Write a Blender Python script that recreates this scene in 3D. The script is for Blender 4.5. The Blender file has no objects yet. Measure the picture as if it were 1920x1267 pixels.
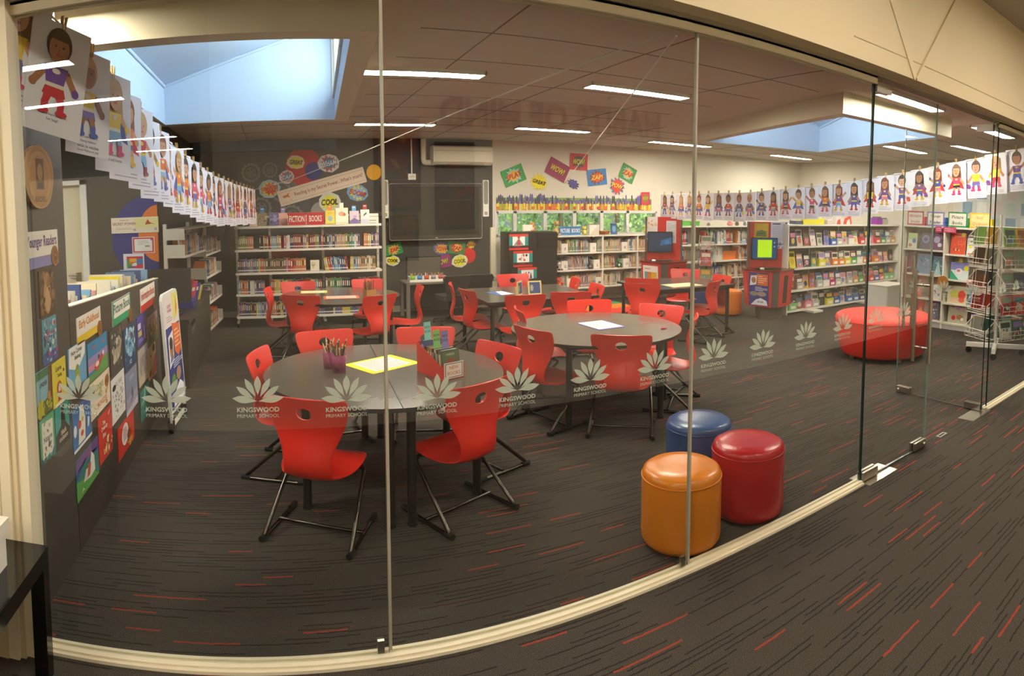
import bpy, math, random
from mathutils import Vector, Matrix
SC = bpy.context.scene
COL = SC.collection
PI = math.pi
# ------------------------------------------------------------------ camera
cam_data = bpy.data.cameras.new('camera')
cam = bpy.data.objects.new('camera', cam_data); COL.objects.link(cam)
cam_data.type = 'PANO'; cam_data.panorama_type = 'CENTRAL_CYLINDRICAL'      # a phone panorama
FPX, CYPX = 1172.0, 466.0
cam_data.central_cylindrical_range_u_min = -960 / FPX
cam_data.central_cylindrical_range_u_max = 960 / FPX
cam_data.central_cylindrical_range_v_min = -(1267 - CYPX) / FPX
cam_data.central_cylindrical_range_v_max = CYPX / FPX
cam_data.central_cylindrical_radius = 1.0
cam_data.clip_start = 0.02; cam_data.clip_end = 200
EYE = Vector((0, 0, 1.6))
cam.matrix_world = (Matrix.Translation(EYE) @ Matrix.Rotation(-0.381, 4, 'Z')
                    @ Matrix.Rotation(PI / 2 - 0.07, 4, 'X') @ Matrix.Rotation(-0.002, 4, 'Z'))
SC.camera = cam
# ------------------------------------------------------------------ world, exposure
world = bpy.data.worlds.new('sky'); SC.world = world; world.use_nodes = True
wn = world.node_tree; wn.nodes.clear()
w_out = wn.nodes.new('ShaderNodeOutputWorld'); w_bg = wn.nodes.new('ShaderNodeBackground')
w_sky = wn.nodes.new('ShaderNodeTexSky'); w_sky.sky_type = 'HOSEK_WILKIE'
w_sky.sun_direction = Vector((0.3, -0.5, 0.8)).normalized(); w_sky.turbidity = 3.0; w_sky.ground_albedo = 0.3
w_bg.inputs['Strength'].default_value = 2.2
wn.links.new(w_sky.outputs[0], w_bg.inputs[0]); wn.links.new(w_bg.outputs[0], w_out.inputs[0])
SC.view_settings.view_transform = 'Standard'; SC.view_settings.look = 'None'
SC.view_settings.gamma = 1.0; SC.view_settings.use_curve_mapping = False
SC.view_settings.exposure = 0.0
SC.cycles.use_denoising = True
SC.cycles.max_bounces = 7; SC.cycles.diffuse_bounces = 4; SC.cycles.glossy_bounces = 4
SC.cycles.transparent_max_bounces = 24; SC.cycles.transmission_bounces = 4
SC.cycles.sample_clamp_indirect = 6.0
SC.cycles.caustics_reflective = False; SC.cycles.caustics_refractive = False
LIGHT_WARM = (1.0, 0.89, 0.74)
LAMP_POWER = 128.0

def area_light(name, loc, rot, sx, sy, power, color):
    ld = bpy.data.lights.new(name, 'AREA'); ld.shape = 'RECTANGLE'; ld.size = sx; ld.size_y = sy
    ld.energy = power; ld.color = color
    o = bpy.data.objects.new(name, ld); COL.objects.link(o); o.location = loc; o.rotation_euler = rot
    return o
# daylight falling through the clerestory windows of the two roof wells
area_light('clerestory_daylight', (0.70, 4.4, 2.93), (0, PI / 2, 0), 0.45, 2.4, 70, (0.74, 0.87, 1.0))
area_light('clerestory_daylight', (4.42, 4.85, 2.98), (0, -PI / 2, -.25), 0.5, 2.2, 75, (0.74, 0.87, 1.0))
sun_d = bpy.data.lights.new('sun', 'SUN'); sun_d.energy = 10.0; sun_d.angle = 0.05; sun_d.color = (1.0, 0.95, 0.85)
sun = bpy.data.objects.new('sun', sun_d); COL.objects.link(sun); sun.rotation_euler = (0.42, 0.0, -0.3)

# ------------------------------------------------------------------ materials
MATS = {}
def lin(h):
    if isinstance(h, str):
        h = h.lstrip('#'); h = ''.join(q * 2 for q in h) if len(h) == 3 else h; c = [int(h[i:i + 2], 16) / 255 for i in (0, 2, 4)]
    else:
        c = list(h)
    return tuple(x / 12.92 if x <= 0.04045 else ((x + 0.055) / 1.055) ** 2.4 for x in c)
def mat(hexcol, rough=0.55, metal=0.0, spec=0.4, noise=0.0, nscale=40.0, bump=0.0, coat=0.0, emit=0.0):
    """A principled material of one colour with a slight procedural mottling."""
    key = (hexcol, rough, metal, spec, noise, nscale, bump, coat, emit)
    if key in MATS: return MATS[key]
    m = bpy.data.materials.new('paint_' + str(hexcol).strip('#')); m.use_nodes = True
    nt = m.node_tree; b = nt.nodes['Principled BSDF']
    c = lin(hexcol)
    b.inputs['Base Color'].default_value = (*c, 1)
    b.inputs['Roughness'].default_value = rough; b.inputs['Metallic'].default_value = metal
    b.inputs['Specular IOR Level'].default_value = spec
    if coat: b.inputs['Coat Weight'].default_value = coat
    if emit:
        b.inputs['Emission Color'].default_value = (*c, 1); b.inputs['Emission Strength'].default_value = emit
    if noise or bump:
        tc = nt.nodes.new('ShaderNodeTexCoord'); n = nt.nodes.new('ShaderNodeTexNoise')
        n.inputs['Scale'].default_value = nscale; n.inputs['Detail'].default_value = 4
        nt.links.new(tc.outputs['Object'], n.inputs['Vector'])
        if noise:
            mx = nt.nodes.new('ShaderNodeMix'); mx.data_type = 'RGBA'; mx.blend_type = 'MIX'
            mx.inputs[6].default_value = (*[x * (1 - noise) for x in c], 1)
            mx.inputs[7].default_value = (*[min(1, x * (1 + noise)) for x in c], 1)
            nt.links.new(n.outputs['Fac'], mx.inputs[0]); nt.links.new(mx.outputs[2], b.inputs['Base Color'])
        if bump:
            bp = nt.nodes.new('ShaderNodeBump'); bp.inputs['Strength'].default_value = bump
            bp.inputs['Distance'].default_value = 0.002
            nt.links.new(n.outputs['Fac'], bp.inputs['Height']); nt.links.new(bp.outputs[0], b.inputs['Normal'])
    MATS[key] = m
    return m
def glass_mat(name, tint, refl=1.0, ior=1.5, rough=0.0):
    m = bpy.data.materials.new(name); m.use_nodes = True; nt = m.node_tree; nt.nodes.clear()
    o = nt.nodes.new('ShaderNodeOutputMaterial'); mix = nt.nodes.new('ShaderNodeMixShader')
    t = nt.nodes.new('ShaderNodeBsdfTransparent'); t.inputs[0].default_value = (*tint, 1)
    g = nt.nodes.new('ShaderNodeBsdfGlossy'); g.inputs['Roughness'].default_value = rough
    f = nt.nodes.new('ShaderNodeFresnel'); f.inputs['IOR'].default_value = ior
    mu = nt.nodes.new('ShaderNodeMath'); mu.operation = 'MULTIPLY'; mu.inputs[1].default_value = refl
    geo = nt.nodes.new('ShaderNodeNewGeometry')          # only the outer side mirrors: one clean reflection per face
    sub = nt.nodes.new('ShaderNodeMath'); sub.operation = 'SUBTRACT'; sub.inputs[0].default_value = 1.0
    mu2 = nt.nodes.new('ShaderNodeMath'); mu2.operation = 'MULTIPLY'
    nt.links.new(geo.outputs['Backfacing'], sub.inputs[1])
    nt.links.new(f.outputs[0], mu.inputs[0]); nt.links.new(mu.outputs[0], mu2.inputs[0]); nt.links.new(sub.outputs[0], mu2.inputs[1])
    nt.links.new(mu2.outputs[0], mix.inputs[0]); nt.links.new(t.outputs[0], mix.inputs[1]); nt.links.new(g.outputs[0], mix.inputs[2])
    nt.links.new(mix.outputs[0], o.inputs[0])
    return m
def lamp_mat(name, color, strength):
    m = bpy.data.materials.new(name); m.use_nodes = True; nt = m.node_tree; nt.nodes.clear()
    o = nt.nodes.new('ShaderNodeOutputMaterial'); e = nt.nodes.new('ShaderNodeEmission')
    e.inputs[0].default_value = (*color, 1); e.inputs[1].default_value = strength
    nt.links.new(e.outputs[0], o.inputs[0]); return m
def carpet_mat():
    m = bpy.data.materials.new('ribbed_carpet'); m.use_nodes = True; nt = m.node_tree; b = nt.nodes['Principled BSDF']
    N = nt.nodes.new; L = nt.links.new
    tc = N('ShaderNodeTexCoord'); sep = N('ShaderNodeSeparateXYZ'); L(tc.outputs['Object'], sep.inputs[0])
    def math_(op, a, c=None, d=None):
        n = N('ShaderNodeMath'); n.operation = op
        for i, v in enumerate((a, c, d)):
            if v is None: continue
            if isinstance(v, (int, float)): n.inputs[i].default_value = v
            else: L(v, n.inputs[i])
        return n.outputs[0]
    wob = N('ShaderNodeTexNoise'); wob.inputs['Scale'].default_value = 30; L(tc.outputs['Object'], wob.inputs['Vector'])
    y = math_('ADD', sep.outputs['Y'], math_('MULTIPLY', math_('SUBTRACT', wob.outputs['Fac'], 0.5), 0.010))
    def dashes(pitch, length, thr, width, seed):
        row = math_('FLOOR', math_('DIVIDE', y, pitch)); fy = math_('FRACT', math_('DIVIDE', y, pitch))
        wn1 = N('ShaderNodeTexWhiteNoise'); wn1.noise_dimensions = '1D'; L(math_('ADD', row, seed), wn1.inputs['W'])
        u = math_('ADD', math_('DIVIDE', sep.outputs['X'], length), math_('MULTIPLY', wn1.outputs['Value'], 7.0))
        cell = math_('FLOOR', u); fu = math_('FRACT', u)
        cmb = N('ShaderNodeCombineXYZ'); L(row, cmb.inputs[0]); L(cell, cmb.inputs[1]); cmb.inputs[2].default_value = seed
        wn2 = N('ShaderNodeTexWhiteNoise'); wn2.noise_dimensions = '3D'; L(cmb.outputs[0], wn2.inputs['Vector'])
        on = math_('LESS_THAN', wn2.outputs['Value'], thr)
        lenf = math_('LESS_THAN', fu, math_('ADD', math_('MULTIPLY', math_('FRACT', math_('MULTIPLY', wn2.outputs['Value'], 97.0)), 0.6), 0.3))
        thin = math_('LESS_THAN', math_('ABSOLUTE', math_('SUBTRACT', fy, 0.5)), width)
        return math_('MULTIPLY', math_('MULTIPLY', on, lenf), thin)
    red = dashes(0.052, 0.34, 0.16, 0.09, 3.0)
    dark = dashes(0.024, 0.6, 0.7, 0.14, 11.0)
    fine = N('ShaderNodeTexNoise'); fine.inputs['Scale'].default_value = 380; fine.inputs['Detail'].default_value = 3
    L(tc.outputs['Object'], fine.inputs['Vector'])
    cr = N('ShaderNodeValToRGB'); L(fine.outputs['Fac'], cr.inputs[0])
    cr.color_ramp.elements[0].position = 0.36; cr.color_ramp.elements[0].color = (*lin('#211e1b'), 1)
    cr.color_ramp.elements[1].position = 0.66; cr.color_ramp.elements[1].color = (*lin('#625b52'), 1)
    m1 = N('ShaderNodeMix'); m1.data_type = 'RGBA'; L(math_('MULTIPLY', dark, 0.6), m1.inputs[0]); L(cr.outputs[0], m1.inputs[6]); m1.inputs[7].default_value = (*lin('#161412'), 1)
    m2 = N('ShaderNodeMix'); m2.data_type = 'RGBA'; L(math_('MULTIPLY', red, 0.85), m2.inputs[0]); L(m1.outputs[2], m2.inputs[6]); m2.inputs[7].default_value = (*lin('#98402f'), 1)
    L(m2.outputs[2], b.inputs['Base Color']); b.inputs['Roughness'].default_value = 0.95; b.inputs['Specular IOR Level'].default_value = 0.1
    bp = N('ShaderNodeBump'); bp.inputs['Strength'].default_value = 0.5; bp.inputs['Distance'].default_value = 0.004
    L(fine.outputs['Fac'], bp.inputs['Height']); L(bp.outputs[0], b.inputs['Normal'])
    return m
CARPET = carpet_mat()
GLASS = glass_mat('clear_glass', (0.965, 0.985, 0.97), 2.45, 1.52)
GLASS_EDGE = mat('#12322c', 0.1, 0, 0.6)
CREAM = mat('#d8c8a4', 0.7, noise=0.03, nscale=3)
CREAM_L = mat('#e6dcc0', 0.5)
WHITE = mat('#e9e6dc', 0.45)
WALLW = mat('#d9d2c4', 0.75, noise=0.02, nscale=2)
CEIL = mat('#d6ccbe', 0.85, noise=0.03, nscale=2)
DARKWALL = mat('#413d38', 0.6, noise=0.04, nscale=3)
WELL = mat('#c3d3e6', 0.7, noise=0.02, nscale=2)
STEEL = mat('#b9b4a6', 0.28, 1.0)
BLACKLAM = mat('#2a2725', 0.4, noise=0.05, nscale=20)
GREYLAM = mat('#3a3632', 0.38, noise=0.06, nscale=60)
RED = mat('#dd2a1e', 0.34, spec=0.5, bump=0.05, nscale=600)
FRAME = mat('#1f1d1b', 0.3, 0.6)
CHROME = mat('#555049', 0.25, 1.0)
RUBBER = mat('#0d0d0d', 0.7)
PAPER = mat('#dfdbe4', 0.7)
PAGES = mat('#e9e0c8', 0.8)

# ------------------------------------------------------------------ mesh tools
class Frame:
    """A plane in the place: origin o, right r, up u, outward normal n."""
    def __init__(s, o, r, u=(0, 0, 1)):
        s.o = Vector(o); s.r = Vector(r).normalized(); s.u = Vector(u).normalized(); s.n = s.r.cross(s.u).normalized()
    def p(s, a, b, c=0.0): return s.o + s.r * a + s.u * b + s.n * c
    def turned(s, ang):
        f = Frame(s.o, s.r * math.cos(ang) + s.u * math.sin(ang), s.u * math.cos(ang) - s.r * math.sin(ang)); return f
    def at(s, a, b, c=0.0): return Frame(s.p(a, b, c), s.r, s.u)
_TXT = {}
def text_mesh(txt, bold=0.0):
    key = (txt, bold)
    if key not in _TXT:
        cu = bpy.data.curves.new('lettering', 'FONT'); cu.body = txt; cu.align_x = 'CENTER'; cu.align_y = 'CENTER'
        cu.resolution_u = 2; cu.offset = bold
        ob = bpy.data.objects.new('lettering', cu); COL.objects.link(ob)
        dg = bpy.context.evaluated_depsgraph_get()
        me = bpy.data.meshes.new_from_object(ob.evaluated_get(dg))
        vs = [v.co.copy() for v in me.vertices]; fs = [list(p.vertices) for p in me.polygons]
        bpy.data.objects.remove(ob); bpy.data.curves.remove(cu); bpy.data.meshes.remove(me)
        if vs:
            x0, x1 = min(v.x for v in vs), max(v.x for v in vs); y0, y1 = min(v.y for v in vs), max(v.y for v in vs)
            cx, cy = (x0 + x1) / 2, (y0 + y1) / 2
            vs = [Vector((v.x - cx, v.y - cy)) for v in vs]; _TXT[key] = (vs, fs, x1 - x0, y1 - y0)
        else: _TXT[key] = ([], [], 1, 1)
    return _TXT[key]
class MB:
    def __init__(s): s.v = []; s.f = []; s.m = []; s.sm = []; s.mats = []
    def mi(s, m):
        if m not in s.mats: s.mats.append(m)
        return s.mats.index(m)
    def add(s, vs, fs, m, smooth=False):
        k = len(s.v); i = s.mi(m); s.v += [tuple(v) for v in vs]
        for f in fs: s.f.append([k + a for a in f]); s.m.append(i); s.sm.append(smooth)
    def poly(s, pts, m): s.add(pts, [list(range(len(pts)))], m)
    def box(s, x0, x1, y0, y1, z0, z1, m):
        vs = [(x, y, z) for x in (x0, x1) for y in (y0, y1) for z in (z0, z1)]
        s.add(vs, [(0, 1, 3, 2), (4, 6, 7, 5), (0, 4, 5, 1), (2, 3, 7, 6), (0, 2, 6, 4), (1, 5, 7, 3)], m)
    def fbox(s, fr, a0, a1, b0, b1, c0, c1, m):
        vs = [fr.p(a, b, c) for a in (a0, a1) for b in (b0, b1) for c in (c0, c1)]
        s.add(vs, [(0, 1, 3, 2), (4, 6, 7, 5), (0, 4, 5, 1), (2, 3, 7, 6), (0, 2, 6, 4), (1, 5, 7, 3)], m)
    def prism(s, pts, fr, c0, c1, m, side=None):
        """closed outline pts (a,b) in the frame, extruded from c0 to c1 along its normal"""
        n = len(pts); lo = [fr.p(a, b, c0) for a, b in pts]; hi = [fr.p(a, b, c1) for a, b in pts]
        s.add(hi, [list(range(n))], m); s.add(lo, [list(range(n))[::-1]], side or m)
        s.add(lo + hi, [(i, (i + 1) % n, n + (i + 1) % n, n + i) for i in range(n)], side or m)
    def tube(s, pts, r, m, seg=10, caps=True, r2=None):
        pts = [Vector(p) for p in pts]; n = len(pts); rings = []
        t0 = (pts[1] - pts[0]).normalized(); ref = Vector((0, 0, 1)) if abs(t0.z) < 0.9 else Vector((1, 0, 0))
        nrm = (ref - t0 * ref.dot(t0)).normalized()
        for i, p in enumerate(pts):
            t = ((pts[min(i + 1, n - 1)] - p).normalized() + (p - pts[max(i - 1, 0)]).normalized())
            t = t.normalized() if t.length > 1e-9 else t0
            nrm = (nrm - t * nrm.dot(t)).normalized(); b = t.cross(nrm)
            rr = r if r2 is None else r + (r2 - r) * i / (n - 1)
            rings.append([p + (nrm * math.cos(2 * PI * k / seg) + b * math.sin(2 * PI * k / seg)) * rr for k in range(seg)])
        vs = [v for ring in rings for v in ring]
        fs = [(i * seg + k, i * seg + (k + 1) % seg, (i + 1) * seg + (k + 1) % seg, (i + 1) * seg + k) for i in range(n - 1) for k in range(seg)]
        s.add(vs, fs, m, True)
        if caps: s.add(rings[0], [list(range(seg))[::-1]], m); s.add(rings[-1], [list(range(seg))], m)
    def lathe(s, prof, c, m, seg=32, axis=None):
        c = Vector(c); vs = []; n = len(prof)
        for r, z in prof:
            for k in range(seg):
                a = 2 * PI * k / seg; vs.append(c + Vector((r * math.cos(a), r * math.sin(a), z)))
        fs = [(i * seg + k, i * seg + (k + 1) % seg, (i + 1) * seg + (k + 1) % seg, (i + 1) * seg + k) for i in range(n - 1) for k in range(seg)]
        s.add(vs, fs, m, True)
    def ball(s, c, rx, ry, rz, m, seg=12, rings=8):
        c = Vector(c); vs = []; 
        for i in range(rings + 1):
            ph = PI * i / rings
            for k in range(seg):
                a = 2 * PI * k / seg
                vs.append(c + Vector((rx * math.sin(ph) * math.cos(a), ry * math.sin(ph) * math.sin(a), -rz * math.cos(ph))))
        s.add(vs, [(i * seg + k, i * seg + (k + 1) % seg, (i + 1) * seg + (k + 1) % seg, (i + 1) * seg + k) for i in range(rings) for k in range(seg)], m, True)
    def ell(s, fr, a, b, ra, rb, c, m, seg=24, rot=0.0):
        pts = []
        for k in range(seg):
            t = 2 * PI * k / seg; x, y = ra * math.cos(t), rb * math.sin(t)
            pts.append(fr.p(a + x * math.cos(rot) - y * math.sin(rot), b + x * math.sin(rot) + y * math.cos(rot), c))
        s.poly(pts, m)
    def rect(s, fr, a0, a1, b0, b1, c, m): s.poly([fr.p(a0, b0, c), fr.p(a1, b0, c), fr.p(a1, b1, c), fr.p(a0, b1, c)], m)
    def star(s, fr, a, b, ro, ri, n, c, m, sx=1.0, rot=0.0, jit=0.0, seed=1):
        rn = random.Random(seed); pts = []
        for k in range(2 * n):
            r = (ro if k % 2 == 0 else ri) * (1 + rn.uniform(-jit, jit)); t = PI * k / n + rot
            pts.append(fr.p(a + r * math.cos(t) * sx, b + r * math.sin(t), c))
        s.poly(pts, m)
    def text(s, fr, a, b, h, txt, c, m, bold=0.0, maxw=None, w=None, rot=0.0, shear=0.0):
        vs, fs, tw, th = text_mesh(txt, bold)
        if not vs: return
        k = h / th; kx = k
        if w: kx = w / tw
        elif maxw and tw * k > maxw: kx = maxw / tw
        out = []
        for v in vs:
            x, y = v.x * kx + shear * v.y * k, v.y * k
            out.append(fr.p(a + x * math.cos(rot) - y * math.sin(rot), b + x * math.sin(rot) + y * math.cos(rot), c))
        s.add(out, fs, m)
    def lines(s, fr, a0, a1, b0, b1, n, c, m, seed=0):
        """a block of small print, too small to read: thin bars of uneven length"""
        rn = random.Random(seed); dy = (b1 - b0) / n
        for i in range(n):
            x1 = a1 if i % 3 else a0 + (a1 - a0) * rn.uniform(0.5, 0.95)
            s.rect(fr, a0, x1, b1 - dy * (i + 0.7), b1 - dy * (i + 0.3), c, m)
    def build(s, name, parent=None, loc=None, rotz=0.0, off=None):
        vv = s.v
        if parent is None and loc is None and vv:          # a thing of one mesh: origin at its base
            b = base_of([s]); vv = [(x - b.x, y - b.y, z - b.z) for x, y, z in vv]; loc = b
        elif off is not None: vv = [(x - off.x, y - off.y, z - off.z) for x, y, z in vv]
        me = bpy.data.meshes.new(name); me.from_pydata(vv, [], s.f)
        for m in s.mats: me.materials.append(m)
        me.polygons.foreach_set('material_index', s.m); me.polygons.foreach_set('use_smooth', s.sm); me.update()
        o = bpy.data.objects.new(name, me); COL.objects.link(o)
        if parent is not None: o.parent = parent
        if loc is not None: o.location = loc
        if rotz: o.rotation_euler = (0, 0, rotz)
        return o
def base_of(mbs):
    vs = [v for m in mbs for v in m.v]
    xs, ys, zs = [v[0] for v in vs], [v[1] for v in vs], [v[2] for v in vs]
    return Vector(((min(xs) + max(xs)) / 2, (min(ys) + max(ys)) / 2, min(zs)))
def assemble(name, label, cat, parts, group=None):
    """parts: (name, mesh builder in place coordinates[, [(sub-part name, builder), ...]]); an Empty at the base parents them"""
    base = base_of([p[1] for p in parts]); root = thing(name, label, cat, base, 0, group)
    for p in parts:
        o = p[1].build(p[0], root, None, 0, base)
        for sub in (p[2] if len(p) > 2 else ()): sub[1].build(sub[0], o, None, 0, base)
    return root
def tag(o, label, cat, group=None, kind=None):
    o['label'] = label; o['category'] = cat
    if group: o['group'] = group
    if kind: o['kind'] = kind
    return o
def thing(name, label, cat, loc=(0, 0, 0), rotz=0.0, group=None):
    o = bpy.data.objects.new(name, None); COL.objects.link(o); o.empty_display_size = 0.05
    o.location = loc; o.rotation_euler = (0, 0, rotz)
    return tag(o, label, cat, group)
def struct(mb, name):
    o = mb.build(name); o['kind'] = 'structure'; return o
def dup(root, loc, rotz, label=None, group=None):
    r = root.copy(); COL.objects.link(r); r.location = loc; r.rotation_euler = (0, 0, rotz)
    if label: r['label'] = label
    if group: r['group'] = group
    for ch in list(root.children):
        c = ch.copy(); COL.objects.link(c); c.parent = r
        for g in list(ch.children):
            d = g.copy(); COL.objects.link(d); d.parent = c
    return r
def ordinal(n):
    return {1: 'first', 2: 'second', 3: 'third', 4: 'fourth', 5: 'fifth', 6: 'sixth', 7: 'seventh', 8: 'eighth', 9: 'ninth', 10: 'tenth',
            11: 'eleventh', 12: 'twelfth'}.get(n) or (str(n) + ('th' if 10 < n % 100 < 20 else {1: 'st', 2: 'nd', 3: 'rd'}.get(n % 10, 'th')))
def rrect(w, h, r, n=5, x0=0.0, y0=0.0):
    pts = []
    for cx, cy, a in ((w / 2 - r, h / 2 - r, 0), (-w / 2 + r, h / 2 - r, 90), (-w / 2 + r, -h / 2 + r, 180), (w / 2 - r, -h / 2 + r, 270)):
        for k in range(n + 1):
            t = math.radians(a + 90 * k / n); pts.append((x0 + cx + r * math.cos(t), y0 + cy + r * math.sin(t)))
    return pts
# ================================================================== the setting
ZC = 2.60            # ceiling of the library
m = MB(); m.box(-7, 12.5, -9, 9.2, -0.1, 0, CARPET); fl = m.build('floor'); fl['kind'] = 'structure'
# well quads (outer rim, inner rim) at the ceiling
def quad_in(q, d):
    c = Vector((sum(p[0] for p in q) / 4, sum(p[1] for p in q) / 4)); out = []
    for i in range(4):
        p = Vector(q[i]); a = (Vector(q[(i + 1) % 4]) - p).normalized(); b = (Vector(q[i - 1]) - p).normalized()
        out.append(tuple(p + a * d + b * d))
    return out
WELL_L = [(-1.14, 2.95), (0.52, 2.98), (0.74, 6.05), (-1.12, 6.0)]
WELL_R = [(4.22, 3.32), (5.95, 3.20), (7.1, 5.95), (5.02, 6.35)]
m = MB()
def ceil_ring(rect, q):
    (x0, y0, x1, y1) = rect; R = [(x0, y0), (x1, y0), (x1, y1), (x0, y1)]
    for i in range(4):
        a, b, c, d = R[i], R[(i + 1) % 4], q[(i + 1) % 4], q[i]
        lo = [(*p, ZC) for p in (a, b, c, d)]; hi = [(*p, ZC + 0.06) for p in (a, b, c, d)]
        m.add(lo + hi, [(3, 2, 1, 0), (4, 5, 6, 7), (0, 1, 5, 4), (2, 3, 7, 6), (1, 2, 6, 5), (3, 0, 4, 7)], CEIL)
WLi, WRi = quad_in(WELL_L, 0.03), quad_in(WELL_R, 0.03)
ceil_ring((-4.2, 2.05, 2.4, 6.6), WLi); ceil_ring((2.4, 2.05, 8.2, 6.6), WRi)
m.box(8.2, 12.5, 2.05, 6.6, ZC, ZC + .06, CEIL); m.box(-4.2, 12.5, 6.6, 9.2, ZC, ZC + .06, CEIL)
o = m.build('ceiling'); o['kind'] = 'structure'
# joints between the ceiling boards: thin dark battens
m = MB(); J = mat('#8d8172', 0.9)
for y in (2.62, 6.98, 7.6, 8.3):
    m.box(-1.1, 10.2, y - .004, y + .004, ZC - .003, ZC + .001, J)
for y in (3.5, 4.2, 4.9, 5.6, 6.3):
    m.box(.85, 4.1, y - .004, y + .004, ZC - .003, ZC + .001, J)
    m.box(7.2, 10.2, y - .004, y + .004, ZC - .003, ZC + .001, J)
for x in (1.28, 2.35, 3.5): m.box(x - .004, x + .004, 2.1, 9.2, ZC - .003, ZC + .001, J)
for x in (-.35, 4.7, 5.9, 7.1, 8.3): m.box(x - .004, x + .004, 6.5, 9.2, ZC - .003, ZC + .001, J)
struct(m, 'ceiling_joints')
def roof_well(q, name, win=1, rise=1):
    qi = quad_in(q, 0.13); m = MB(); zl = 2.42
    for i in range(4):
        a, b = q[i], q[(i + 1) % 4]; ai, bi = qi[i], qi[(i + 1) % 4]
        vs = [(*a, zl), (*b, zl), (*bi, zl), (*ai, zl), (*a, ZC + .03), (*b, ZC + .03), (*bi, ZC + .03), (*ai, ZC + .03)]
        m.add(vs, [(0, 3, 2, 1), (4, 5, 6, 7), (0, 1, 5, 4), (1, 2, 6, 5), (3, 0, 4, 7)], CREAM_L)
    struct(m, 'ceiling_' + name + '_rim')
    m = MB(); zh = lambda x: 2.78 + 0.33 * ((x - qi[0][0]) if rise > 0 else (qi[2][0] - x))                # the roof rises to one side
    for i in range(4):
        ai, bi = qi[i], qi[(i + 1) % 4]; ax, bx = q[i], q[(i + 1) % 4]
        za, zb = zh(ai[0]), zh(bi[0])
        if i == win:                                                        # this side holds the clerestory window: wall below and above it
            z0, z1 = 2.62, min(za, zb) - 0.06
            for lo, hi in ((2.42, z0), (z1, None)):
                ha, hb = (hi, hi) if hi else (za, zb)
                m.add([(*ai, lo), (*bi, lo), (*bi, hb), (*ai, ha)], [(0, 1, 2, 3)], WELL)
            fr = MB(); d = (Vector(bi) - Vector(ai)); L = d.length; f = Frame((*ai, 0), (d.x, d.y, 0))
            for k in range(4):
                s = L * k / 3; fr.fbox(f, s - .02, s + .02, z0, z1, -.02, .02, WHITE)
            fr.fbox(f, 0, L, z0, z0 + .03, -.02, .02, WHITE); fr.fbox(f, 0, L, z1 - .03, z1, -.02, .02, WHITE)
            fr.fbox(f, 0, L, z0, z1, -.003, .003, GLASS)
            struct(fr, 'window_clerestory_' + name)
        else:
            m.add([(*ai, 2.42), (*bi, 2.42), (*bi, zb), (*ai, za)], [(0, 1, 2, 3)], WELL)
    m.add([(*p, zh(p[0])) for p in qi], [(0, 1, 2, 3)], WELL)
    for i in [k for k in range(4) if k != win]:                              # thin cornice where the walls meet the sloping roof
        a, b = qi[i], qi[(i + 1) % 4]; c = Vector((sum(p[0] for p in qi) / 4, sum(p[1] for p in qi) / 4, 0))
        p0, p1 = Vector((*a, zh(a[0]) - .012)), Vector((*b, zh(b[0]) - .012))
        m.tube([p0 + (Vector((c.x, c.y, p0.z)) - p0).normalized() * .01, p1 + (Vector((c.x, c.y, p1.z)) - p1).normalized() * .01], .016, WELL, 6)
    struct(m, 'ceiling_' + name + '_well')
roof_well(WELL_L, 'left'); roof_well(WELL_R, 'right', 3, -1)

# ---- walls of the library
YB = 9.2
m = MB(); m.box(-1.3, 3.36, YB, YB + .15, 0, ZC + .06, DARKWALL); struct(m, 'wall_back_dark')
m = MB(); m.box(-1.15, .95, YB - .03, YB, 2.44, ZC, mat('#4a5f7a', 0.6)); struct(m, 'trim_blue_beam')
m = MB(); W0, W1, Z0, Z1 = 3.42, 6.46, 1.10, 1.50
m.box(3.36, 12.5, YB, YB + .15, Z1, ZC + .06, WALLW); m.box(3.36, 12.5, YB, YB + .15, 0, Z0, WALLW)
m.box(3.36, W0, YB, YB + .15, Z0, Z1, WALLW); m.box(W1, 12.5, YB, YB + .15, Z0, Z1, WALLW); struct(m, 'wall_back_white')
m = MB(); m.box(3.31, 3.39, YB - .05, YB, 0, 1.25, CREAM_L); struct(m, 'trim_corner_post')
m = MB(); fb = Frame((0, YB, 0), (1, 0, 0))
WINW = mat('#d5d3cf', 0.5)
m.box(W0, W1, YB - .01, YB + .06, Z1 - .035, Z1, WINW); m.box(W0, W1, YB - .01, YB + .06, Z0, Z0 + .03, WINW)
xs = [W0, 3.735, 4.265, 4.80, 5.32, 5.84, W1]
for x in xs: m.box(x - .03, x + .03, YB - .01, YB + .06, Z0, Z1, WINW)
m.box(W0, W1, YB + .02, YB + .026, Z0, Z1, GLASS); struct(m, 'window_1')
m = MB(); m.box(10.25, 10.4, 2.05, YB + .15, 0, ZC + .06, WALLW); struct(m, 'wall_right')
m = MB(); m.box(-1.35, -1.205, 6.45, YB + .15, 0, ZC + .06, DARKWALL); struct(m, 'wall_left')
m = MB(); D0, D1, DZ = -2.50, -2.04, 1.93
m.box(-4.2, D0 - .05, 6.45, 6.6, 0, ZC + .06, DARKWALL); m.box(D1 + .05, -1.205, 6.45, 6.6, 0, ZC + .06, DARKWALL)
m.box(D0 - .05, D1 + .05, 6.45, 6.6, DZ + .03, ZC + .06, DARKWALL); struct(m, 'wall_alcove_back')
m = MB(); m.box(-4.35, -4.2, 2.05, 6.6, 0, ZC + .06, DARKWALL); struct(m, 'wall_alcove_left')
m = MB()
m.box(D0 - .02, D1 + .02, 6.50, 6.53, 0, DZ, CREAM_L)
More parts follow.
